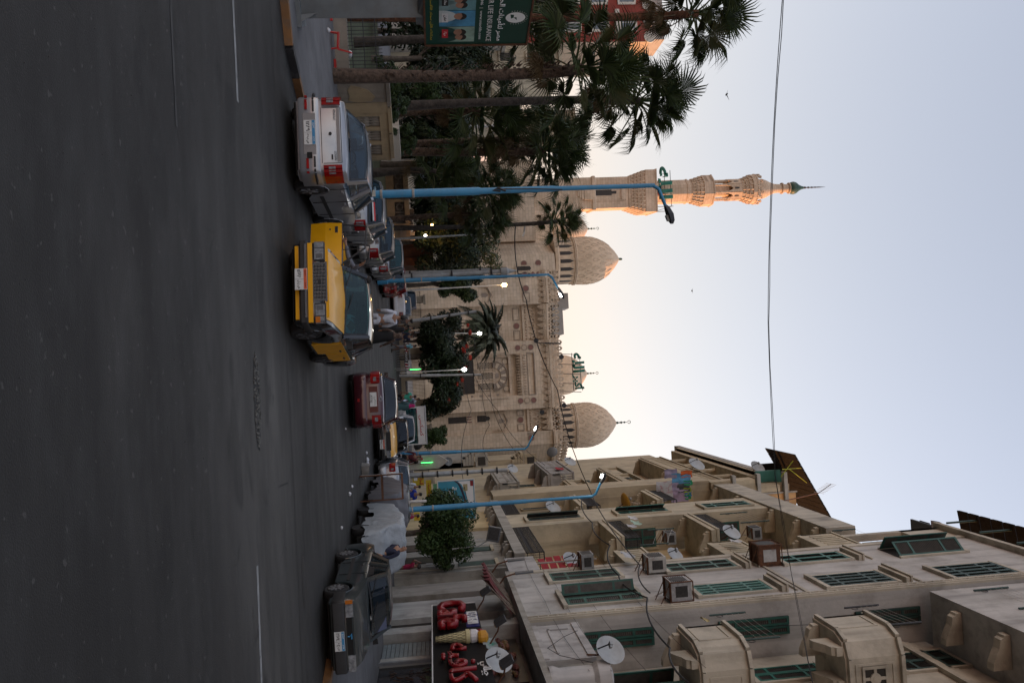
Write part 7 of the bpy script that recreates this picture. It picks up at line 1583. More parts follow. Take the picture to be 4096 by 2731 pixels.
# ---- cars under covers
def covered(label, loc, rz, L_, W, H, mat, ground, seed, blunt=.7, extra=None):
    t = thing('covered_car', label, 'covered car', loc, rz, None); rn = random.Random(seed); m = MB(); NU, NV = 34, 26
    def hz(s):                                       # height of the cover along the car
        pr = [(0, .55), (.05, .78), (.2, .88), (.33, 1.0), (.68, 1.0), (.83, .72), (.96, .62), (1, .42)]
        return H*interp(pr, s)
    ph = [rn.uniform(0, 6) for _ in range(8)]
    def fn(u, v):
        s = u; a = (v-.5)*2; h = hz(s); ww = W/2*(1-.12*max(0, (.06-min(s, 1-s))/.06)); y = -L_/2+L_*s
        k = abs(a)
        if k < .55: x = a/.55*ww*(.80 if h > H*.9 else .92); z = h-.03*(k/.55)**4*H
        else:
            q = (k-.55)/.45; gq = ground+.10*sin(s*9+ph[6])+.05*sin(s*27+ph[7]); x = (1 if a > 0 else -1)*(ww*((.80 if h > H*.9 else .92)+(.20 if h > H*.9 else .08)*min(1, q*1.6))+.035*sin(s*46+ph[0]+a)*q+.02*sin(s*23+ph[1])*q); z = h*(1-q)+gq*q+.02*sin(s*30+ph[2])*q
        z += .012*sin(s*37+a*9+ph[3])+.015*sin(s*15-a*17+ph[4])+.010*sin(a*31+s*21+ph[5])
        if min(s, 1-s) < .02: z = z*.8+ground*.2
        return (x, y, z)
    m.grid(fn, NU, NV)
    for e in (0, NU):                                # skirts at the two ends
        row = [m.v[e*(NV+1)+j] for j in range(NV+1)]; o = len(m.v); sg_ = -1 if e == 0 else 1
        for j, p in enumerate(row): m.v.append((p[0]*.98, p[1]+sg_*(.05+.03*sin(j*1.7)), ground+.07*sin(j*.9+ph[1])))
        for j in range(NV): m.f.append((e*(NV+1)+j, e*(NV+1)+j+1, o+j+1, o+j))
    m.build('cover', mat, t, smooth=70, world=False)
    for y in (-L_*.31, L_*.31):
        for s in (-1, 1):
            w_ = MB().lathe([(.17, -.09), (.27, -.09), (.29, -.04), (.29, .04), (.27, .09), (.17, .09)], 20, (0, 0, 0), 'x').build('wheel', RUB, t, smooth=40, world=False); w_.location = (s*(W/2-.12), y, .29); MB().lathe([(.04, s*.07), (.17, s*.05), (.18, s*.07)], 16, (0, 0, 0), 'x').build('rim', STEELW, w_, world=False)
    MB().box(-W*.36, W*.36, -L_*.46, L_*.44, .2, .55).build('underside', UNDER, t, world=False)
    return t
covered('car fully hidden under a dark grey cover on the right', (4.95, 31.0, 0), radians(2), 4.3, 1.72, 1.48, M('cover_grey', (.085, .085, .095), .6, noise=(2, .2)), .30, 1)
t = covered('jeep under a crumpled pale silver tarpaulin with its wheels showing', (5.12, 25.6, 0), radians(186), 3.3, 1.62, 1.55, M('tarp_silver', (.25, .275, .295), .45, noise=(3, .15), bump=(5, 1.)), .42, 2)
w_ = MB().lathe([(.20, -.11), (.31, -.11), (.36, -.06), (.36, .06), (.31, .11), (.20, .11)], 24, (.25, -1.85, .62), 'y').build('spare_wheel', RUB, t, smooth=40, world=False); MB().lathe([(.05, -1.98), (.2, -1.95), (.21, -1.86)], 16, (.25, 0, .62), 'y').build('rim', BLKP, w_, world=False)
MB().box(-.75, .75, -1.76, -1.70, .40, .60).build('rear_bumper', DGRN, t, world=False); MB().box(.55, .68, -1.78, -1.72, .64, .74).build('tail_lamp', TAILR, t, world=False); MB().box(-.68, -.55, -1.78, -1.72, .64, .74).build('tail_lamp', TAILR, t, world=False)
# ================================================================== things hung on the buildings
ACW = M('ac_white', (.40, .39, .36), .6, noise=(3, .15), dirt=(4, .7, (.16, .11, .07))); ACG = M('ac_grey', (.26, .27, .27), .55, .1, noise=(3, .2), dirt=(4, .6, (.10, .09, .08))); ACI = M('ac_insulation', (.36, .36, .36), .7, noise=(5, .35), bump=(20, .6)); GRILLD = M('ac_grille', (.03, .028, .026), .7, noise=(9, .4))
def ac_unit(label, X, Y, x, s=(.55, .95, .65), mat=None, cage=None, fan=True, rust=False):
    p = ATX(X, Y, x); t = thing('air_conditioner', label, 'air conditioner', (p.x, p.y, p.z), 0, 'air conditioners on the walls'); dx, dy, dz = s
    MB().box(-dx/2, dx/2, -dy/2, dy/2, -dz/2, dz/2).build('casing', mat or ACW, t, world=False)
    g = MB()
    for i in range(9): g.box(-dx/2-.012, -dx/2, -dy*.44, dy*.44, -dz*.42+i*dz*.095, -dz*.42+i*dz*.095+.035)
    g.build('grille', GRILLD, t, world=False, kind='stuff')
    if fan: 
        m = MB(); m.lathe([(dz*.40, -dx/2-.018), (dz*.40, -dx/2-.013)], 20, (0, 0, 0), 'x'); m.build('fan_opening', GRILLD, t, world=False)
    m = MB(); m.box(-dx*.3, dx*.3, -dy/2-.012, -dy/2, -dz*.3, dz*.3); m.build('side_panel', GRILLD if not rust else M('peeling_white', (.42, .42, .40), .7, noise=(2, .2), dirt=(2.2, .95, (.10, .035, .012))), t, world=False)
    m = MB(); wx = max(.3, 10-p.x+.0)
    for y in (-dy*.4, dy*.4): m.box(-dx/2, wx, y-.025, y+.025, -dz/2-.07, -dz/2-.002); m.tube([(-dx*.4, y, -dz/2-.05), (wx, y, -dz/2-.45)], .02, 4)
    m.build('bracket', RUST, t, world=False)
    if cage:
        m = MB()
        for a in (-1, 1):
            for b in (-1, 1): m.tube([(a*dx*.53, b*dy*.53, -dz*.6), (a*dx*.53, b*dy*.53, dz*.56)], .028, 4)
        for z in (-dz*.55, dz*.56):
            for a in (-1, 1): m.tube([(a*dx*.53, -dy*.53, z), (a*dx*.53, dy*.53, z)], .028, 4); m.tube([(-dx*.53, a*dy*.53, z), (dx*.53, a*dy*.53, z)], .028, 4)
        m.build('cage', RUST, t, world=False)
    m = MB(); m.tube([(dx*.2, dy*.3, -dz*.3), (dx*.4, dy*.75, -dz*.5), (wx, dy*.9, -dz*.9)], .03, 5); m.build('pipe', WHITEP if not rust else IRONR, t, world=False)
    return t
ac_unit('rusty caged air conditioner with peeling white side, highest on the nearest block', 3062, 2212, 9.5, (.95, 1.0, 1.05), RUST, True, rust=True)
ac_unit('beige air conditioner with dark round fan on a rusty frame, second floor', 2618, 2248, 9.55, (.7, 1.05, .85), ACW, False)
ac_unit('air conditioner wrapped in silver insulation beside the dark green shutters', 2712, 2352, 9.5, (.75, 1.0, .85), ACI, True)
ac_unit('dark grey box air conditioner above the red balcony cloth', 2345, 2240, 9.6, (.75, .8, .6), ACG, False, fan=False)
ac_unit('grey air conditioner on the recess wall of the cream block, lower', 2678, 2148, 10.6, (.7, .9, .55), ACG)
ac_unit('grey air conditioner on the recess wall of the cream block, upper', 3018, 2128, 10.6, (.7, .9, .55), ACG)
DISHM = M('dish_grey', (.36, .38, .385), .5, noise=(2, .08), dirt=(3, .4, (.2, .19, .17))); DISHO = M('dish_orange', (.50, .26, .03), .6, noise=(3, .2)); DISHD = M('dish_dark', (.12, .125, .125), .5, noise=(2, .2))
def dish(label, X, Y, x, r, face=(-.75, -.55, .35), mat=None, stalk=(.4, .3, -.5)):
    p = ATX(X, Y, x); t = thing('satellite_dish', label, 'satellite dish', (p.x, p.y, p.z), 0, 'satellite dishes on the buildings')
    f = Vector(face).normalized(); q = f.to_track_quat('Z', 'Y').to_matrix()
    def tr(mb): mb.v = [tuple(q @ Vector(v)) for v in mb.v]; return mb
    m = MB(); pr = [(.02, -.16*r), (r*.4, -.13*r), (r*.75, -.03*r), (r, .10*r), (r*1.02, .10*r), (r*1.0, .06*r), (r*.75, -.07*r), (r*.4, -.17*r), (.02, -.20*r)]; m.lathe(pr, 28); tr(m).build('reflector', mat or DISHM, t, smooth=40, world=False)
    m = MB(); m.tube([(0, -r*.95, .05*r), (0, -r*.35, .75*r)], .025, 5); tr(m).build('feed_arm', IRONR, t, world=False)
    m = MB(); m.obox((0, -r*.30, .78*r), .12, .10, .16); m.obox((.1, -r*.33, .76*r), .07, .08, .12); tr(m).build('receiver', GALV, t, world=False)
    MB().tube([f*-.2*r, Vector(stalk)*.5+f*-.15, Vector(stalk)], .03, 6).build('mount', RUST, t, world=False)
    return t
dish('large pale dish on the peeling first floor balcony', 2440, 2600, 9.5, .50, (-.70, -.62, .30), stalk=(.15, .25, -.75)); dish('large pale dish over the near end of the cafe sign', 1994, 2640, 9.4, .46, (-.75, -.55, .33), stalk=(.3, .2, -.6)); dish('round pale dish on the balcony of the cream block beside an air conditioner', 2925, 2128, 9.7, .52, (-.8, -.5, .3))
dish('tall dark dish standing highest against the mosque wall', 2208, 1806, 9.6, .62, (.5, .75, .3), DISHD); dish('pale dish against the sky beside the carved grey balcony', 2280, 1846, 9.7, .62, (-.75, -.5, .3)); dish('pale dish on the top of the thick grey pole', 2050, 1874, 8.9, .5, (-.72, -.55, .35)); dish('dark dish low down in front of the stepped house', 1793, 1845, 8.6, .42, (-.3, -.85, .3), DISHD)
dish('white dish beside the hanging laundry', 2786, 1857, 9.4, .75, (-.75, -.5, .3)); dish('pale dish in front of the orange plaster wall', 3030, 1868, 9.2, .62, (-.7, -.6, .3)); dish('grey dish behind the blue lamp arm', 2212, 2030, 10.6, .62, (-.75, -.5, .4)); dish('bright orange dish tipped up toward the sky', 2500, 2012, 9.9, .72, (-.15, .2, 1), DISHO)
dish('half hidden dish behind the red balcony cloth', 2290, 2243, 9.95, .55, (-.75, -.5, .4)); dish('half hidden dish beside the beige air conditioner', 2700, 2218, 10.0, .45, (-.75, -.5, .4))
# clotheslines: pairs of green posts with wires
def clothesline(label, P0, P1, h, x, n=4, mat=None):
    a, b = ATX(*P0, x), ATX(*P1, x); t = thing('clothesline', label, 'clothesline', (a.x, a.y, a.z), 0, 'clotheslines on the balconies')
    for p in (a, b): MB().tube([p-a, p-a+Vector((0, 0, h))], .04, 6).build('post', mat or SHD, t, world=False); MB().tube([p-a+Vector((.02, -.12, h*.25+.12*sin(q)-.0))+Vector((0, .12*cos(q), 0)) for q in [k*.6 for k in range(9)]], .014, 4, cap=False).build('scroll', IRONR, t, world=False)
    for i in range(n): 
        z = h*(.45+.5*i/(n-1)); MB().tube([Vector((0, 0, z)), (b-a)*.5+Vector((0, 0, z-.04)), (b-a)+Vector((0, 0, z))], .006, 3).build('wire', WHITEP, t, world=False)
    return t
clothesline('clothesline on the lower curved balcony', (2838, 2460), (2962, 2560), 1.45, 10.0); clothesline('clothesline on the upper curved balcony', (3378, 2430), (3540, 2500), 1.4, 10.0, mat=IRONR); clothesline('clothesline on the highest left balcony beside the roof arch', (3330, 2122), (3450, 2172), 1.35, 10.0, 3); clothesline('clothesline with papers hanging beside the cream block balcony', (2560, 2180), (2590, 2120), 1.6, 9.9, 3)
clothesline('clothesline on the middle balcony of the cream block', (2880, 2055), (2962, 2090), 1.8, 9.9, 4); clothesline('clothesline posts on the upper bay at the top edge', (3895, 2360), (4075, 2432), 1.5, 9.95, 4)
# laundry and cloths
def cloth(label, X, Y, x, w, h, mat, seed, name='hanging_cloth', along='y', group=None):
    p = ATX(X, Y, x) if along == 'y' else AT(X, Y, x); t = MB(); rn = random.Random(seed); a = rn.uniform(0, 6)
    if along == 'y': t.grid(lambda u, v: (.06*sin(u*9+a)*v+.04*sin(v*5), (u-.5)*w+.03*sin(v*8+a), -h*v+.03*sin(u*7+a)), 8, 6)
    else: t.grid(lambda u, v: ((u-.5)*w+.03*sin(v*8+a), .06*sin(u*9+a)*v, -h*v+.03*sin(u*7+a)), 8, 6)
    o = t.build(name, mat, smooth=60); o.location = p; o['label'] = label; o['category'] = 'laundry'
    if group: o['group'] = group
    return o
for i, (X, Y, w, h, c, nm) in enumerate(((2762, 1912, .9, 1.5, (.10, .30, .50), 'sky blue shirt'), (2768, 1893, .5, .9, (.52, .10, .02), 'orange cloth'), (2708, 1892, .7, 1.0, (.30, .26, .36), 'lilac shirt beside the orange cloth'), (2715, 1940, .8, .9, (.32, .27, .37), 'lilac shirt below the blue one'), (2760, 1945, .8, 1.0, (.06, .07, .07), 'dark checked shirt'), (2770, 1930, .4, .7, (.02, .26, .12), 'green cloth'), (2765, 1962, .5, .6, (.30, .36, .03), 'yellow green cloth'), (2752, 1980, .9, 1.4, (.34, .26, .36), 'large mauve sheet'), (2766, 1972, .4, .5, (.04, .16, .40), 'small blue cloth'), (2764, 1985, .4, .5, (.02, .22, .08), 'small green cloth'))):
    cloth('%s in the laundry bunch on the ochre block' % nm, X, Y, 60.9, w, h, M('laundry_%d' % i, c, .85, noise=(3, .25)), i, along='x', group='laundry on the ochre block')
cloth('white spotted sheet hanging left of the laundry bunch', 2690, 1962, 60.6, 1.5, 1.25, M('spotted_white', (.46, .46, .46), .85, dirt=(3.5, .9, (.35, .06, .08))), 40, along='x', group='laundry on the ochre block')
cloth('bright red cloth over the carved grey balcony', 2254, 1872, 9.85, 1.3, .8, RED, 41)
for i, (X, Y) in enumerate(((2545, 2068), (2560, 2088), (2540, 2100))): cloth(('white', 'pale green', 'grey white')[i]+' paper sheets hung by the cream balcony wires', X, Y, 9.6, 1.0, .5, M('paper_%d' % i, ((.5, .5, .5), (.32, .45, .36), (.42, .43, .45))[i], .8, noise=(3, .1)), 50+i)
cloth('rolled white papers on the sill below the round dish', 2960, 2160, 9.6, .7, .55, M('paper_0'), 54); cloth('crumpled white sheet above the red balcony cloth', 2530, 2215, 9.5, 1.2, .5, M('paper_2'), 55); cloth('yellowed paper on the lower curved balcony rail', 2830, 2475, 9.9, .5, .2, M('yellow_paper', (.45, .38, .2), .8, noise=(4, .2)), 56)
cloth('white and green rags piled under the middle floodlight', 1985, 2565, 9.6, 1.2, .5, M('rag_mixed', (.30, .34, .34), .85, dirt=(2.5, .95, (.02, .22, .15))), 57)
cloth('dry plant bundle wired to the cream block wall', 2560, 2010, 9.8, .6, .6, M('dry_stems', (.22, .16, .10), .9, noise=(9, .6)), 58)
# roof clutter against the sky
p = ATX(3712, 2105, 10.3); t = thing('rooftop_chairs', 'upturned chairs and boards piled on the roof edge against the sky', 'furniture', (p.x, p.y, 29.95)); 
b = MB(); b.box(-.3, .3, -.9, .9, 0, .12); b.box(-.3, .3, -.5, .4, .25, .30)
for y in (-.8, .8): b.tube([(0, y, 0), (0, y*.8, .5)], .04, 4)
b.build('chair_frame', IRONR, t, world=False); b = MB(); b.grid(lambda u, v: (-.25+.5*v, -.9+1.3*u, .75+.35*sin(u*2.6)), 8, 2); b.build('bent_panel', M('grey_plastic', (.33, .31, .31), .5, noise=(2, .1)), t, world=False)
b = MB(); b.tube([(0, -1.6, 0), (0, -1.75, .5), (0, -2.1, .8), (0, -2.4, .7)], [.14, .16, .12, .05], 7); b.tube([(0, -1.2, .1), (0, -2.8, .12)], .07, 5); b.build('dark_bundle', IRONR, t, world=False)
p = ATX(3276, 1970, 10.0); t = thing('tv_aerial', 'rusty television aerial on a long arm beyond the top of the cream block', 'aerial', (p.x, p.y, p.z)); a = ATX(3135, 2003, 10.0)-p
MB().tube([a, (0, 0, 0)], .04, 5).build('arm', RUST, t, world=False); b = MB(); e = Vector((-.5, .3, 1.1)); b.tube([(0, 0, 0), e], .03, 4); b.build('boom', GALV, t, world=False)
for i in range(8): MB().tube([e*(i/7)+Vector((0, -.5, .12)), e*(i/7)+Vector((0, .5, -.12))], .012, 3).build('element', GALV, t, world=False)
for X, Y, lab in ((2030, 2240, 'left'), (2060, 2290, 'right')):
    p = ATX(X, Y, 9.4); t = thing('floodlight', 'flat black twin floodlight, the %s one, standing on the first floor ledge' % lab, 'floodlight', (p.x, p.y, p.z)); m = MB(); m.hexa([(-.03, -.22, .0), (.05, -.22, .0), (.05, .1, .0), (-.03, .1, .0)], [(-.03, -.12, .85), (.03, -.12, .85), (.03, .12, .85), (-.03, .12, .85)]); m.build('housing', M('flood_grey', (.09, .10, .11), .4, noise=(2, .2)), t, world=False); MB().tube([(0, -.1, 0), (.1, -.15, -.5), (.5, -.1, -.8)], .04, 5).build('stem', RUST, t, world=False)
p = AT(1975, 2135, 42); t = thing('floodlight', 'square dark floodlight on a thin steel mast right of the ficus tree', 'floodlight', (p.x, p.y, p.z)); m = MB(); m.obox((0, 0, 0), .75, .3, .65, 0, 0, .25); m.build('housing', M('flood_grey'), t, world=False); m = MB(); m.obox((-.05, -.17, 0), .62, .06, .52, 0, 0, .25); m.build('lens', GRILLD, t, world=False); b = MB(); b.tube([(.3, 0, -.35), (.55, 0, -.8), (.6, 0, -2.2)], .03, 5); b.tube([(.3, .1, -.35), (.2, 0, -.9)], .02, 4); b.build('mast', GALV, t, world=False)
# ------------------------------------------------------------------ cables
CABLE = M('cable_black', (.012, .012, .013), .7)
def cable(label, pts, r=.016, sag=.0, world_pts=False, n=12):
    P_ = [p if isinstance(p, Vector) else AT(*p) for p in pts]; out = []
    for a, b in zip(P_, P_[1:]):
        for i in range(n): u = i/n; out.append(a+(b-a)*u-Vector((0, 0, sag*4*u*(1-u))))
    out.append(P_[-1]); o = thing('overhead_cable', label, 'cable', out[0], 0, 'overhead cables across the street')
    MB().tube([p-out[0] for p in out], r, 5).build('strand', CABLE, o, world=False); return o
_w = [AT(3134, -60, 15), AT(3088, 650, 17.5), AT(3072, 1290, 20), AT(3100, 1900, 24), AT(3165, 2290, 28), AT(3262, 2790, 22)]
lc = cable('twin black cable strung high across the street from the upper left to the nearest block', _w, .009, .02, n=12)
MB().tube([p-lc.location+Vector((0, 0, .014+.014*sin(i*1.9))) for i, p in enumerate([a+(b-a)*u for a, b in zip(_w, _w[1:]) for u in (0, .25, .5, .75)]+[_w[-1]])], .009, 5).build('strand', CABLE, lc, world=False)
cable('black cable sloping over the mosque facade down to the cream block', [(2062, 900, 40), (2105, 1200, 44), (2230, 1560, 50), (2360, 1960, 53), (2560, 2260, 36), (2600, 2370, 33)], .03, .25)
cable('thick slack cable draped between the dark green shutters and the lower balcony', [(2330, 1990, 52), (2370, 2090, 48), (2440, 2180, 40), (2475, 2300, 36.5), (2590, 2390, 32.5), (2680, 2590, 26.5), (2800, 2760, 22)], .035, .3)
for i, (a, b, c_) in enumerate((((1880, 1300, 60), (1885, 1640, 56), (1870, 2000, 44)), ((1905, 1300, 60), (1960, 1560, 56), (2090, 1840, 60)), ((1870, 1380, 60), (1990, 1640, 56), (2180, 1860, 62)), ((1955, 1420, 58), (1958, 1700, 55), (1960, 1850, 60)))): cable(('lowest', 'second', 'third', 'fourth')[i]+' thin cable looping in front of the mosque', [a, b, c_], .018, .5)
for i in range(4):
    z = 2070+i*97+random.uniform(-30, 30); p0, p1 = ATX(z, 2200+i*9-(z-2080)*.05, 9.93), ATX(z+90, 2700+i*6-(z-2080)*.05, 9.93)
    p1 = Vector((9.93, max(p1.y, 24.5), p0.z+random.uniform(-.3, .4)))
    _wc = cable('thin wire stapled along the lower storeys of the nearest white facade', [p0, p0+(p1-p0)*random.uniform(.3, .6)+Vector((0, 0, random.uniform(-.25, .1))), p1], .007, .14); _wc['group'] = 'thin wires stapled along the nearest facade'
p0 = ATX(2470, 2270, 9.9)
cable('looping wire from the dish along the peeling balcony', [ATX(2310, 2520, 9.85), ATX(2255, 2545, 9.85), ATX(2190, 2590, 9.85), ATX(2240, 2620, 9.85), ATX(2380, 2650, 9.85)], .010, .0)
cable('wire hanging in a long curve beside the middle recess shutters', [Vector((11.0, 31.5, 17.5)), Vector((10.9, 31.4, 16.0)), Vector((11.4, 31.4, 14.5)), Vector((11.2, 31.3, 13.0))], .012, 0)
# ------------------------------------------------------------------ street clutter
# white food cart with glass cabinet
c = AT(1672, 1700, 47); t = thing('food_cart', 'white glass sided food cart with red Arabic lettering behind the lettered taxi', 'food cart', (c.x, 47, 0)); w = 1.05
MB().box(-w, w, -.45, .45, .55, 1.05).build('body', WHITEP, t, world=False); MB().box(-w-.05, w+.05, -.5, .5, 2.15, 2.22).build('roof', M('cart_grey', (.4, .41, .42), .5, noise=(2, .1)), t, world=False)
for x in (-w, w):
    for y in (-.45, .45): MB().box(x-.03, x+.03, y-.03, y+.03, 1.05, 2.15).build('post', WHITEP, t, world=False)
sgn = MB().box(-w, w, -.47, -.44, 1.72, 2.13).build('sign_panel', WHITEP, t, world=False); lettering(arabic('كسكسى'), .26, SR, sgn, (0, -.475, 1.92), width=1.2, extrude=.002, bold=.02)
MB().box(-w+.04, w-.04, -.43, -.42, 1.07, 1.70).build('glass', GLASST, t, world=False)
for i in range(3):
    for j in range(6): MB().lathe([(.05, 0), (.1, .02), (.1, .07), (.05, .09)], 8, (-w+.25+j*.3, -.2, 1.08+i*.2)).build('bowl', WLET, t, world=False)
for s in (-1, 1): MB().lathe([(.2, s*.9-.04), (.28, s*.9), (.2, s*.9+.04)], 16, (0, 0, .28), 'x').build('wheel', RUB, t, world=False)
# rusty frame with a pale board leaning in front of the covered car
a = G(1438, 1905); t = thing('steel_frame', 'empty rusty table frame with a pale board on one side, standing in the road', 'frame', (a.x, a.y, 0), radians(-8)); w, d, h = .85, .55, 1.45
m = MB()
for x, y in ((0, 0), (w, 0), (0, d), (w, d)): MB().box(x-.02, x+.02, y-.02, y+.02, 0, h).build('leg', RUST, t, world=False)
for z in (.72, h-.04): MB().box(.02, w-.02, -.02, .02, z, z+.04).build('rail', RUST, t, world=False); MB().box(.02, w-.02, d-.02, d+.02, z, z+.04).build('rail', RUST, t, world=False)
MB().box(-.03, -.01, .0, d, .05, h).build('board', WHITEP, t, world=False); MB().box(-.032, -.005, .0, d, .70, .76).build('board_bar', RUST, t, world=False)
c = G(1448, 1878); t = thing('concrete_block', 'broken concrete block lying in the road by the rusty frame', 'block', (c.x, c.y, 0), .5); m = MB(); m.hexa([(-.25, -.15, 0), (.25, -.12, 0), (.22, .15, 0), (-.2, .16, 0)], [(-.22, -.1, .28), (.1, -.12, .24), (.16, .1, .10), (-.16, .12, .3)]); m.build('block', M('concrete_pale', (.30, .28, .25), .9, noise=(3, .3)), t, world=False); MB().obox((.25, -.1, .06), .2, .1, .1, .8).build('chip', M('concrete_pale'), t, world=False)
# broken red plastic chair and litter on the left pavement
c = G(1325, 165, .14); t = thing('plastic_chair', 'broken red plastic chair lying by the low wall', 'chair', (c.x, c.y+.0, .14), radians(20)); RP_ = M('red_plastic', (.42, .012, .012), .35, noise=(4, .15))
MB().hexa([(-.25, -.2, .22), (.22, -.2, .16), (.22, .2, .16), (-.25, .2, .22)], [(-.25, -.2, .26), (.22, -.2, .20), (.22, .2, .20), (-.25, .2, .26)]).build('seat', RP_, t, world=False); MB().hexa([(.2, -.2, .16), (.26, -.2, .18), (.26, .2, .18), (.2, .2, .16)], [(.32, -.18, .58), (.37, -.18, .60), (.37, .18, .60), (.32, .18, .58)]).build('backrest', RP_, t, world=False)
for x, y in ((-.22, -.17), (-.22, .17), (.2, -.17)): MB().tube([(x, y, .22), (x*1.15, y*1.1, 0)], .025, 5).build('leg', RP_, t, world=False)
for X, Y, lab, sx_ in ((1318, 60, 'red plastic leg lying left of the broken chair', .35), (1335, 268, 'red plastic slat lying right of the broken chair', .45)):
    c = G(X, Y, .14); o = MB().obox((0, 0, .05), sx_, .08, .07, .2).build('plastic_piece', RP_); o.location = (c.x, c.y, .14); o['label'] = lab; o['category'] = 'litter'
def bag(label, X, Y, r, mat, z=0.):
    c = G(X, Y, z); m = MB(); rn = random.Random(X); m.ball((0, 0, r*.6), r, 9, 6, .75); m.v = [(x*rn.uniform(.8, 1.2), y*rn.uniform(.8, 1.2), max(0, q*rn.uniform(.85, 1.15))) for x, y, q in m.v]; o = m.build('litter_bag', mat, smooth=30); o.location = (c.x, c.y, z); o['label'] = label; o['category'] = 'litter'
WB_ = M('plastic_white', (.55, .56, .58), .4, noise=(5, .2)); bag('white cup litter against the low wall beside the billboard post', 1308, 122, .07, WB_, .14); bag('white paper scrap on the lawn behind the fence', 1390, 218, .14, WB_, .14)
for i, (X, Y, r) in enumerate(((1462, 1810, .06), (1463, 1838, .09), (1464, 1852, .08), (1404, 1945, .05), (1394, 1975, .06), (1380, 1715, .03), (1362, 2110, .05))): bag('white litter scrap on the right of the road, %s from the maroon car' % ('nearest', 'second', 'third', 'fourth', 'fifth', 'sixth', 'seventh')[[5, 0, 1, 2, 3, 4, 6].index(i) if i in (5, 0, 1, 2, 3, 4, 6) else 0], X, Y, r, WB_)
bag('dark bulging sack on the pavement behind the lettered taxi', 1655, 1778, .75, M('sack_black', (.015, .015, .015), .7, noise=(2, .3)), .13)
# bottles hanging above the star wall
c = AT(1672, 705, 56.5); t = thing('bottle_bunch', 'bunch of clear plastic bottles hanging above the star wall', 'bottles', (c.x, c.y, c.z))
for i, (dx, dz, a) in enumerate(((-.2, 0, .3), (.05, .2, -.4), (.2, -.1, .2), (.1, .4, 1.0))):
    m = MB(); m.lathe([(.12, 0), (.14, .06), (.14, .5), (.05, .62), (.05, .68)], 10, (0, 0, 0)); q = Matrix.Rotation(a, 3, 'Y'); m.v = [tuple(q @ Vector(v)+Vector((dx, 0, dz))) for v in m.v]; m.build('bottle', M('clear_bottle', (.35, .42, .5), .15, noise=(3, .2)), t, smooth=40, world=False)
c = AT(1645, 690, 56.8); o = MB().box(-.25, .25, -.1, .1, 0, .3).build('paint_tin', WHITEP); o.location = c; o['label'] = 'white tin standing on the star wall left of the bottles'; o['category'] = 'tin'
c = AT(2905, 378, 60); t = thing('bird', 'small bird flying in the open sky right of the palms', 'bird', c); m = MB(); m.hexa([(-.05, -.18, 0), (.05, -.18, 0), (.06, .18, 0), (-.06, .18, 0)], [(-.03, -.15, .08), (.03, -.15, .08), (.04, .2, .07), (-.04, .2, .07)]); m.build('body', GRILLD, t, world=False)
for s in (-1, 1): MB().add([(s*.05, -.06, .04), (s*.45, .02, .22), (s*.40, .10, .22), (s*.05, .10, .04)], [(0, 1, 2, 3)]).build('wing', GRILLD, t, world=False)
c = AT(2768, 1163, 90); t = thing('bird', 'tiny distant bird in the middle of the sky', 'bird', c); MB().ball((0, 0, 0), .12, 6, 4, .6).build('body', GRILLD, t, world=False)
for s in (-1, 1): MB().add([(s*.05, -.05, .04), (s*.35, .0, .1), (s*.05, .08, .04)], [(0, 1, 2)]).build('wing', GRILLD, t, world=False)
# black sheets and lamps of the stall behind the star wall
c = AT(1640, 885, 58.5); t = thing('market_stall', 'stall with black sheet and hanging bulbs behind the star wall', 'stall', (c.x, c.y, 0)); MB().grid(lambda u, v: (-.9+1.9*u, .1*sin(u*9), c.z-.2+.5*v-.25*u+.05*sin(u*12)), 12, 4).build('sheet', IRONR, t, world=False)
for X, Y, mt in ((1702, 943, 'hot'), (1728, 902, 'amber')):
    b_ = AT(X, Y, 58)-t.location; MB().ball(b_, .10, 8, 6).build('bulb', LAMPON if mt == 'hot' else LAMPY, t, world=False); MB().tube([b_+Vector((0, 0, .1)), b_+Vector((0, .2, .7))], .015, 4).build('flex', CABLE, t, world=False)
ld = bpy.data.lights.new('lamp_light', 'POINT'); ld.energy = 25; ld.color = (1, .45, .12); lo = bpy.data.objects.new('lamp_light', ld); COL.objects.link(lo); lo.parent = t; lo.location = AT(1720, 935, 57.5)-t.location
kz = thing('kiosk', 'low kiosk with red brown shutters behind the stall lamps', 'kiosk', (AT(1660, 1000, 62).x, 62, 0)); a, b_ = AT(1700, 905, 62), AT(1700, 1060, 62); a -= kz.location; b_ -= kz.location
MB().box(a.x, b_.x, 0, 3, 0, 3.3).build('wall', M('kiosk_brown', (.10, .045, .022), .8, noise=(1, .4)), kz, world=False)
for i in range(4): MB().box(a.x+.1+i*(b_.x-a.x)/4, a.x+(i+1)*(b_.x-a.x)/4, -.05, 0, .3, 2.6).build('shutter', M('kiosk_shutter', (.15, .05, .02), .7, noise=(2, .4)), kz, world=False)
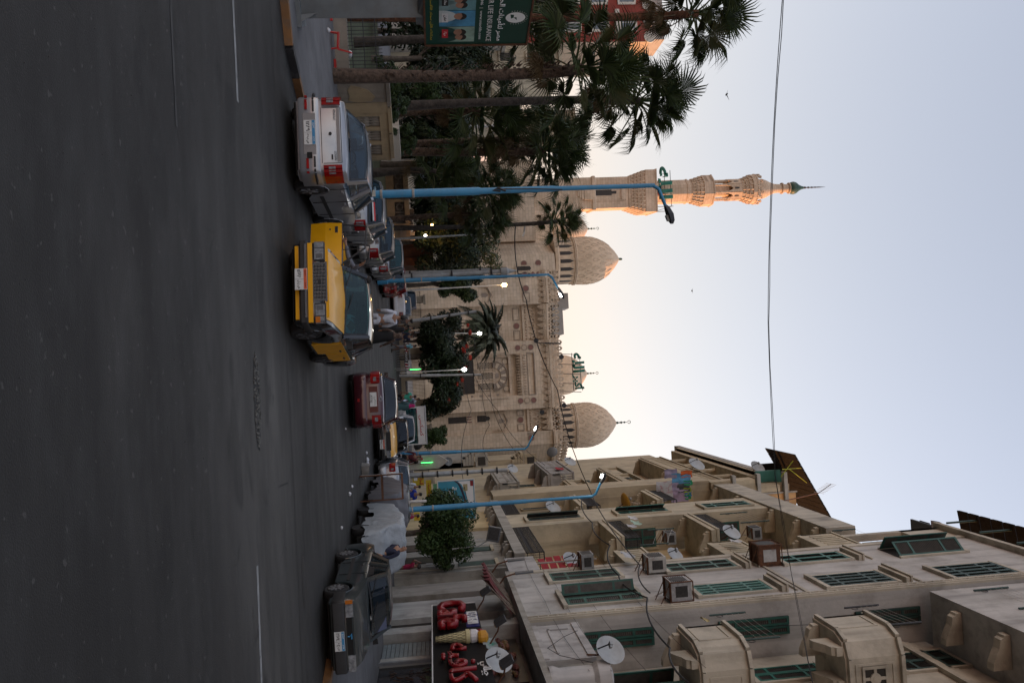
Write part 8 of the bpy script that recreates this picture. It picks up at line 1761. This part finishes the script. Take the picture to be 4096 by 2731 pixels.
# ================================================================== people
SKINS = [M('skin_brown', (.20, .105, .065), .55, noise=(8, .1)), M('skin_tan', (.28, .155, .10), .55, noise=(8, .1)), M('skin_dark', (.12, .062, .04), .55, noise=(8, .1))]
HAIRK = M('hair_black', (.012, .010, .009), .7, noise=(20, .3)); SHOE = M('shoe_dark', (.02, .018, .016), .6, noise=(6, .2)); EYEM = M('eye_dark', (.01, .008, .007), .2)
def cloth_m(nm, c): return M('cloth_'+nm, c, .85, noise=(7, .16), bump=(14, .5))
CW, CBK, CNV, CGR, CBL, CMT, CTL, CCR, CRB, CDG, CJN, CMG, CBE = (cloth_m(n, c) for n, c in (('white', (.52, .55, .62)), ('black', (.008, .008, .009)), ('navy', (.012, .016, .04)), ('grey', (.13, .135, .16)), ('sky_blue', (.13, .34, .42)), ('mint', (.05, .36, .25)), ('teal', (.05, .11, .12)), ('crimson', (.24, .008, .05)), ('royal_blue', (.01, .03, .26)), ('dark_green', (.012, .045, .03)), ('denim', (.03, .04, .07)), ('magenta', (.42, .01, .13)), ('beige', (.35, .30, .22))))
CPT = M('cloth_patterned', (.06, .035, .025), .85, noise=(9, .5), dirt=(12, .9, (.28, .22, .17))); CST = M('cloth_striped', (.07, .065, .065), .85, noise=(3, .1), dirt=(18, .9, (.18, .18, .18))); CRS = M('cloth_red_stripe', (.06, .008, .012), .85, dirt=(14, .8, (.2, .03, .04)))
def skin_obj(name, chains, mat, parent, level=1):
    """chains: lists of (position, radius) joined where positions coincide; grown with a Skin modifier into one surface"""
    vs, rs, es, idx = [], [], [], {}
    for ch in chains:
        prev = None
        for p, r in ch:
            k = tuple(round(c, 4) for c in p)
            if k not in idx: idx[k] = len(vs); vs.append(p); rs.append(r)
            if prev is not None and prev != idx[k]: es.append((prev, idx[k]))
            prev = idx[k]
    me = bpy.data.meshes.new(name); me.from_pydata(vs, es, []); me.materials.append(mat)
    o = link(name, me, parent, False); sk = o.modifiers.new('skin', 'SKIN'); sk.use_smooth_shade = True
    for i, sv in enumerate(me.skin_vertices[0].data):
        r = rs[i]; sv.radius = r if isinstance(r, tuple) else (r, r); sv.use_root = (i == 0)
    sb = o.modifiers.new('smooth', 'SUBSURF'); sb.levels = level; sb.render_levels = level
    return o
def person(label, loc, rz, h=1.75, skin=0, top=None, bottom=None, sleeves='short', hair=True, pose='walk', gown=None, scarf=None, arms=None, shorts=False, group='people in the street', cap=None, legs=True, sit=False, lean=0.):
    t = thing('person', label, 'person', loc, rz, group); k = h/1.75; sm = SKINS[skin]
    st = {'walk': .20, 'stand': .03}.get(pose, .03)
    def V(x, y, z): 
        z_ = z; return (x*k, (y+lean*max(0, z-.95))*k, z_*k)
    pel, wai, che, nek, hd, ht = V(0, 0, .95), V(0, .0, 1.10), V(0, .0, 1.32), V(0, -.01, 1.49), V(0, .02, 1.60), V(0, .01, 1.70)
    A = arms or {}
    ch = [[(pel, (.135*k, .10*k)), (wai, (.125*k, .09*k)), (che, (.15*k, .10*k)), (nek, .052*k), (hd, (.074*k, .088*k)), (ht, (.066*k, .076*k))], [(hd, (.074*k, .088*k)), (V(0, .10, 1.585), .014*k)]]
    top_ch = [[(V(0, 0, .90), (.155*k, .115*k)), (V(0, 0, 1.10), (.145*k, .105*k)), (V(0, 0, 1.33), (.175*k, .115*k)), (V(0, -.01, 1.45), (.07*k, .06*k))]]
    hips = {}
    bot_ch = [[(V(0, 0, 1.0), (.15*k, .11*k)), (V(0, 0, .90), (.16*k, .115*k))]]
    shoes = MB()
    for s in (-1, 1):
        sh = V(s*.19, 0, 1.41); el, wr = A.get(s, (V(s*.27, -.03+s*st*.5, 1.14), V(s*.28, .10+s*st*.7, .92)))
        if A.get(s): el, wr = tuple(c*k for c in el), tuple(c*k for c in wr)
        hand = Vector(wr)+(Vector(wr)-Vector(el)).normalized()*.08*k
        ch.append([(che, (.15*k, .10*k)), (sh, .058*k), (el, .040*k), (wr, .029*k), (tuple(hand), (.040*k, .018*k))])
        d = (Vector(wr)-Vector(el)).normalized(); sd = d.cross(Vector((0, 1, .2))).normalized()
        for f in range(4):
            b = hand+sd*(.024*(f-1.5))*k; ln = (.065, .078, .074, .058)[f]*k; m1 = b+d*ln*.55+Vector((0, .010*k, 0)); ch.append([(tuple(hand), (.040*k, .018*k)), (tuple(b+d*.018*k), .010*k), (tuple(m1), .009*k), (tuple(b+d*ln+Vector((0, .03*k, 0))), .008*k)])
        th = Vector(wr)+d*.03*k-sd*s*.035*k+Vector((0, .01, 0)); ch.append([(wr, .029*k), (tuple(th), .012*k), (tuple(th+d*.045*k), .010*k)])
        e_ = tuple((Vector(sh)*.35+Vector(el)*.65)) if sleeves == 'short' else None
        top_ch.append([(V(0, 0, 1.33), (.175*k, .115*k)), (V(s*.18, 0, 1.40), .078*k)]+([(e_, .068*k)] if e_ else [(el, .058*k), (tuple(Vector(wr)*.96+Vector(el)*.04), .045*k)]))
        if legs:
            hp = V(s*.10, 0, .90)
            if sit: kn, an, to = V(s*.13, .42, .90), V(s*.13, .44, .48), V(s*.13, .58, .44)
            else: kn, an, to = V(s*.105, .06-s*st*.45, .50), V(s*.11, -s*st*1.25-.02, .08+(.04 if s > 0 and st > .1 else 0)), V(s*.12, .14-s*st*1.25, .035)
            ch.append([(pel, (.135*k, .10*k)), (hp, .092*k), (kn, .058*k), (an, .040*k), (to, (.042*k, .028*k))])
            bot_ch.append([(V(0, 0, .90), (.16*k, .115*k)), (hp, .108*k), (kn, .078*k)]+([] if shorts else [(tuple(Vector(an)+Vector((0, 0, .03*k))), .062*k)]))
            sv = Vector(an); m = MB(); dy = Vector(to)-sv
            m.hexa([(sv.x-.045*k, sv.y-.07*k, 0.0+max(0, sv.z-.09*k)), (sv.x+.045*k, sv.y-.07*k, max(0, sv.z-.09*k)), (sv.x+.05*k, sv.y+.2*k, max(0, sv.z-.09*k)), (sv.x-.05*k, sv.y+.2*k, max(0, sv.z-.09*k))], [(sv.x-.04*k, sv.y-.06*k, sv.z+.02*k), (sv.x+.04*k, sv.y-.06*k, sv.z+.02*k), (sv.x+.04*k, sv.y+.16*k, sv.z-.03*k), (sv.x-.04*k, sv.y+.16*k, sv.z-.03*k)])
            m.build('shoe', SHOE, t, smooth=50, world=False)
    skin_obj('body', ch, sm, t)
    if gown:
        m = MB(); n = 26; prof = [(.30, .06), (.28, .4), (.235, .8), (.20, 1.05), (.215, 1.25), (.20, 1.40), (.09, 1.48)]; o0 = len(m.v)
        for i, (r, z) in enumerate(prof):
            for j in range(n):
                a = 2*pi*j/n; rr = r*(1+(.07*sin(a*7+i*.4) if z < 1.0 else .02*sin(a*5)))*k; m.v.append((rr*cos(a)*1.0, rr*sin(a)*.78+lean*max(0, z-.95)*k, z*k))
        for i in range(len(prof)-1):
            for j in range(n): a = i*n+j; b = i*n+(j+1) % n; m.f.append((a, b, b+n, a+n))
        m.build('gown', gown, t, smooth=60, world=False)
        if top is None: top_ch = top_ch[1:]; top_ch.insert(0, [(V(0, 0, 1.2), (.15*k, .11*k)), (V(0, 0, 1.33), (.175*k, .115*k)), (V(0, -.01, 1.45), (.07*k, .06*k))]); skin_obj('sleeves', top_ch, gown, t)
    if top is not None: skin_obj('shirt', top_ch, top, t)
    if bottom is not None and legs: skin_obj('shorts' if shorts else 'trousers', bot_ch, bottom, t)
    hc = Vector(V(0, -.008, 1.645))
    if scarf:
        m = MB(); m.lathe([(.15*k, -.24*k), (.115*k, -.12*k), (.108*k, 0), (.10*k, .06*k), (.06*k, .11*k), (.01, .125*k)], 14, (hc.x, hc.y-.012, hc.z), sy=1.1); m.build('headscarf', scarf, t, smooth=60, world=False)
    elif hair:
        m = MB(); m.lathe([(.070*k, -.05*k), (.086*k, .0), (.083*k, .045*k), (.055*k, .085*k), (.01, .098*k)], 12, (hc.x, hc.y-.012*k, hc.z), sy=1.12); m.build('hair' if not cap else 'cap', cap or HAIRK, t, smooth=60, world=False)
    for s in (-1, 1):
        MB().ball((hd[0]+s*.030*k, hd[1]+.084*k, hd[2]+.018*k), .011*k, 6, 4).build('eye', EYEM, t, world=False); MB().ball((hd[0]+s*.080*k, hd[1]-.005, hd[2]), .020*k, 6, 4, 1.3).build('ear', sm, t, world=False)
    MB().obox((hd[0], hd[1]+.088*k, hd[2]-.042*k), .045*k, .01, .010*k).build('mouth', M('lip_brown', (.13, .05, .04), .5), t, world=False)
    return t
def at_p(X, Y, D, z=0.): p = AT(X, Y, D); return (p.x, D, z)
R_ = radians
person('man in white shirt seen from behind beyond the taxi roof', at_p(1600, 1270, 28.5), R_(8), 1.83, 1, CW, CW, 'long', hair=True, pose='walk')
person('woman in long black gown and patterned brown shawl', at_p(1580, 1345, 30.5), R_(-20), 1.62, 1, CPT, None, 'long', gown=CBK, scarf=CPT)
person('figure in black robe and headscarf left of the patterned shawl', at_p(1590, 1318, 33.5), R_(10), 1.62, 1, None, None, gown=CBK, scarf=CBK)
person('man in grey striped t-shirt behind the white shirted man', at_p(1640, 1283, 47), R_(5), 1.75, 0, CST, CJN)
person('man in dark green t-shirt near the leaning grey pole', at_p(1650, 1328, 54), R_(170), 1.74, 0, CDG, CJN, pose='stand'); person('person in black jacket with shoulder bag beside the green shirted man', at_p(1650, 1314, 56), R_(-20), 1.72, 0, CBK, CJN, 'long', pose='stand')
person('man in navy top walking beyond the robed women', at_p(1640, 1347, 52), R_(185), 1.72, 0, CNV, CNV, 'long'); person('man in sky blue t-shirt and grey shorts walking across the road', at_p(1620, 1386, 55.5), R_(-70), 1.78, 2, CBL, CGR, shorts=True)
person('person in mint green t-shirt walking away beyond the maroon car', at_p(1620, 1588, 47), R_(5), 1.75, 0, CMT, CBK); person('woman in teal top and magenta headscarf beside the mint shirt', at_p(1620, 1624, 46), R_(15), 1.62, 1, CTL, None, 'long', gown=CTL, scarf=CMG)
person('man in white shirt far beyond the mint green shirt', at_p(1670, 1596, 60), R_(175), 1.74, 0, CW, CGR, 'long'); person('distant person in pink headscarf beyond the white estate car', at_p(1670, 1645, 66), R_(180), 1.6, 1, CMG, None, 'long', gown=CBK, scarf=CMG)
person('man in red striped dark shirt carrying a white bag on the right pavement', at_p(1640, 1828, 45, .13), R_(170), 1.75, 0, CRS, CBK, 'long', cap=REDB); person('man in red cap behind the red striped shirt', at_p(1650, 1838, 48, .13), R_(190), 1.78, 0, CBK, CJN, cap=RED)
person('man in royal blue t-shirt seen from behind below the yellow sign', at_p(1650, 1978, 41, .13), R_(10), 1.76, 0, CRB, CJN, pose='stand'); person('person in white clothes left of the royal blue shirt', at_p(1650, 1947, 44, .13), R_(30), 1.66, 1, CW, CW, 'long', pose='stand'); person('shopper in red top under the small yellow sign', at_p(1650, 2062, 38.5, .13), R_(100), 1.62, 0, CCR, CBK, 'long', pose='stand')
person('bald man in navy sweater standing behind the dark green saloon', at_p(1560, 2204, 24.3), R_(115), 1.70, 1, CNV, CJN, 'long', hair=False, pose='stand', lean=.05)
person('man in crimson t-shirt with both hands raised to his head', at_p(1600, 2268, 31.5, .13), R_(65), 1.74, 2, CCR, CJN, pose='stand', arms={-1: ((-.38, .16, 1.50), (-.12, .12, 1.66)), 1: ((.38, .16, 1.50), (.12, .12, 1.66))})
person('man in white shirt sitting behind the end of the star wall', at_p(1600, 915, 58.6, .45), R_(160), 1.74, 0, CW, CBK, pose='stand', sit=True, cap=CW); person('man in grey shirt standing by the glowing bulb behind the star wall', at_p(1600, 918, 60.5), R_(-80), 1.9, 2, CGR, CBK, pose='stand')
# in the yellow taxi: passenger climbing out with an arm along the open door, driver with an elbow on the sill
_tm = Matrix.Translation(Vector(TXL)) @ Matrix.Rotation(R_(180-10.5), 4, 'Z')
def in_taxi(x, y, z): v = _tm @ Vector((x, y, z)); return (v.x, v.y, v.z)
person('taxi passenger in grey sleeves climbing out, hand on the open door', in_taxi(.66, .02, -.12), R_(180-10.5-25), 1.60, 1, CGR, CJN, 'long', pose='stand', arms={1: ((.52, .20, 1.22), (.80, .34, 1.18)), -1: ((.05, .30, 1.36), (.02, .46, 1.54))}, group='people in the taxi')
person('taxi driver in white shirt behind the windscreen, elbow on the sill', in_taxi(-.36, .02, -.30), R_(180-10.5), 1.66, 0, CW, CJN, 'short', pose='stand', sit=True, arms={-1: ((-.42, .10, 1.24), (-.36, .42, 1.28)), 1: ((.22, .20, 1.20), (.10, .46, 1.24))}, group='people in the taxi')
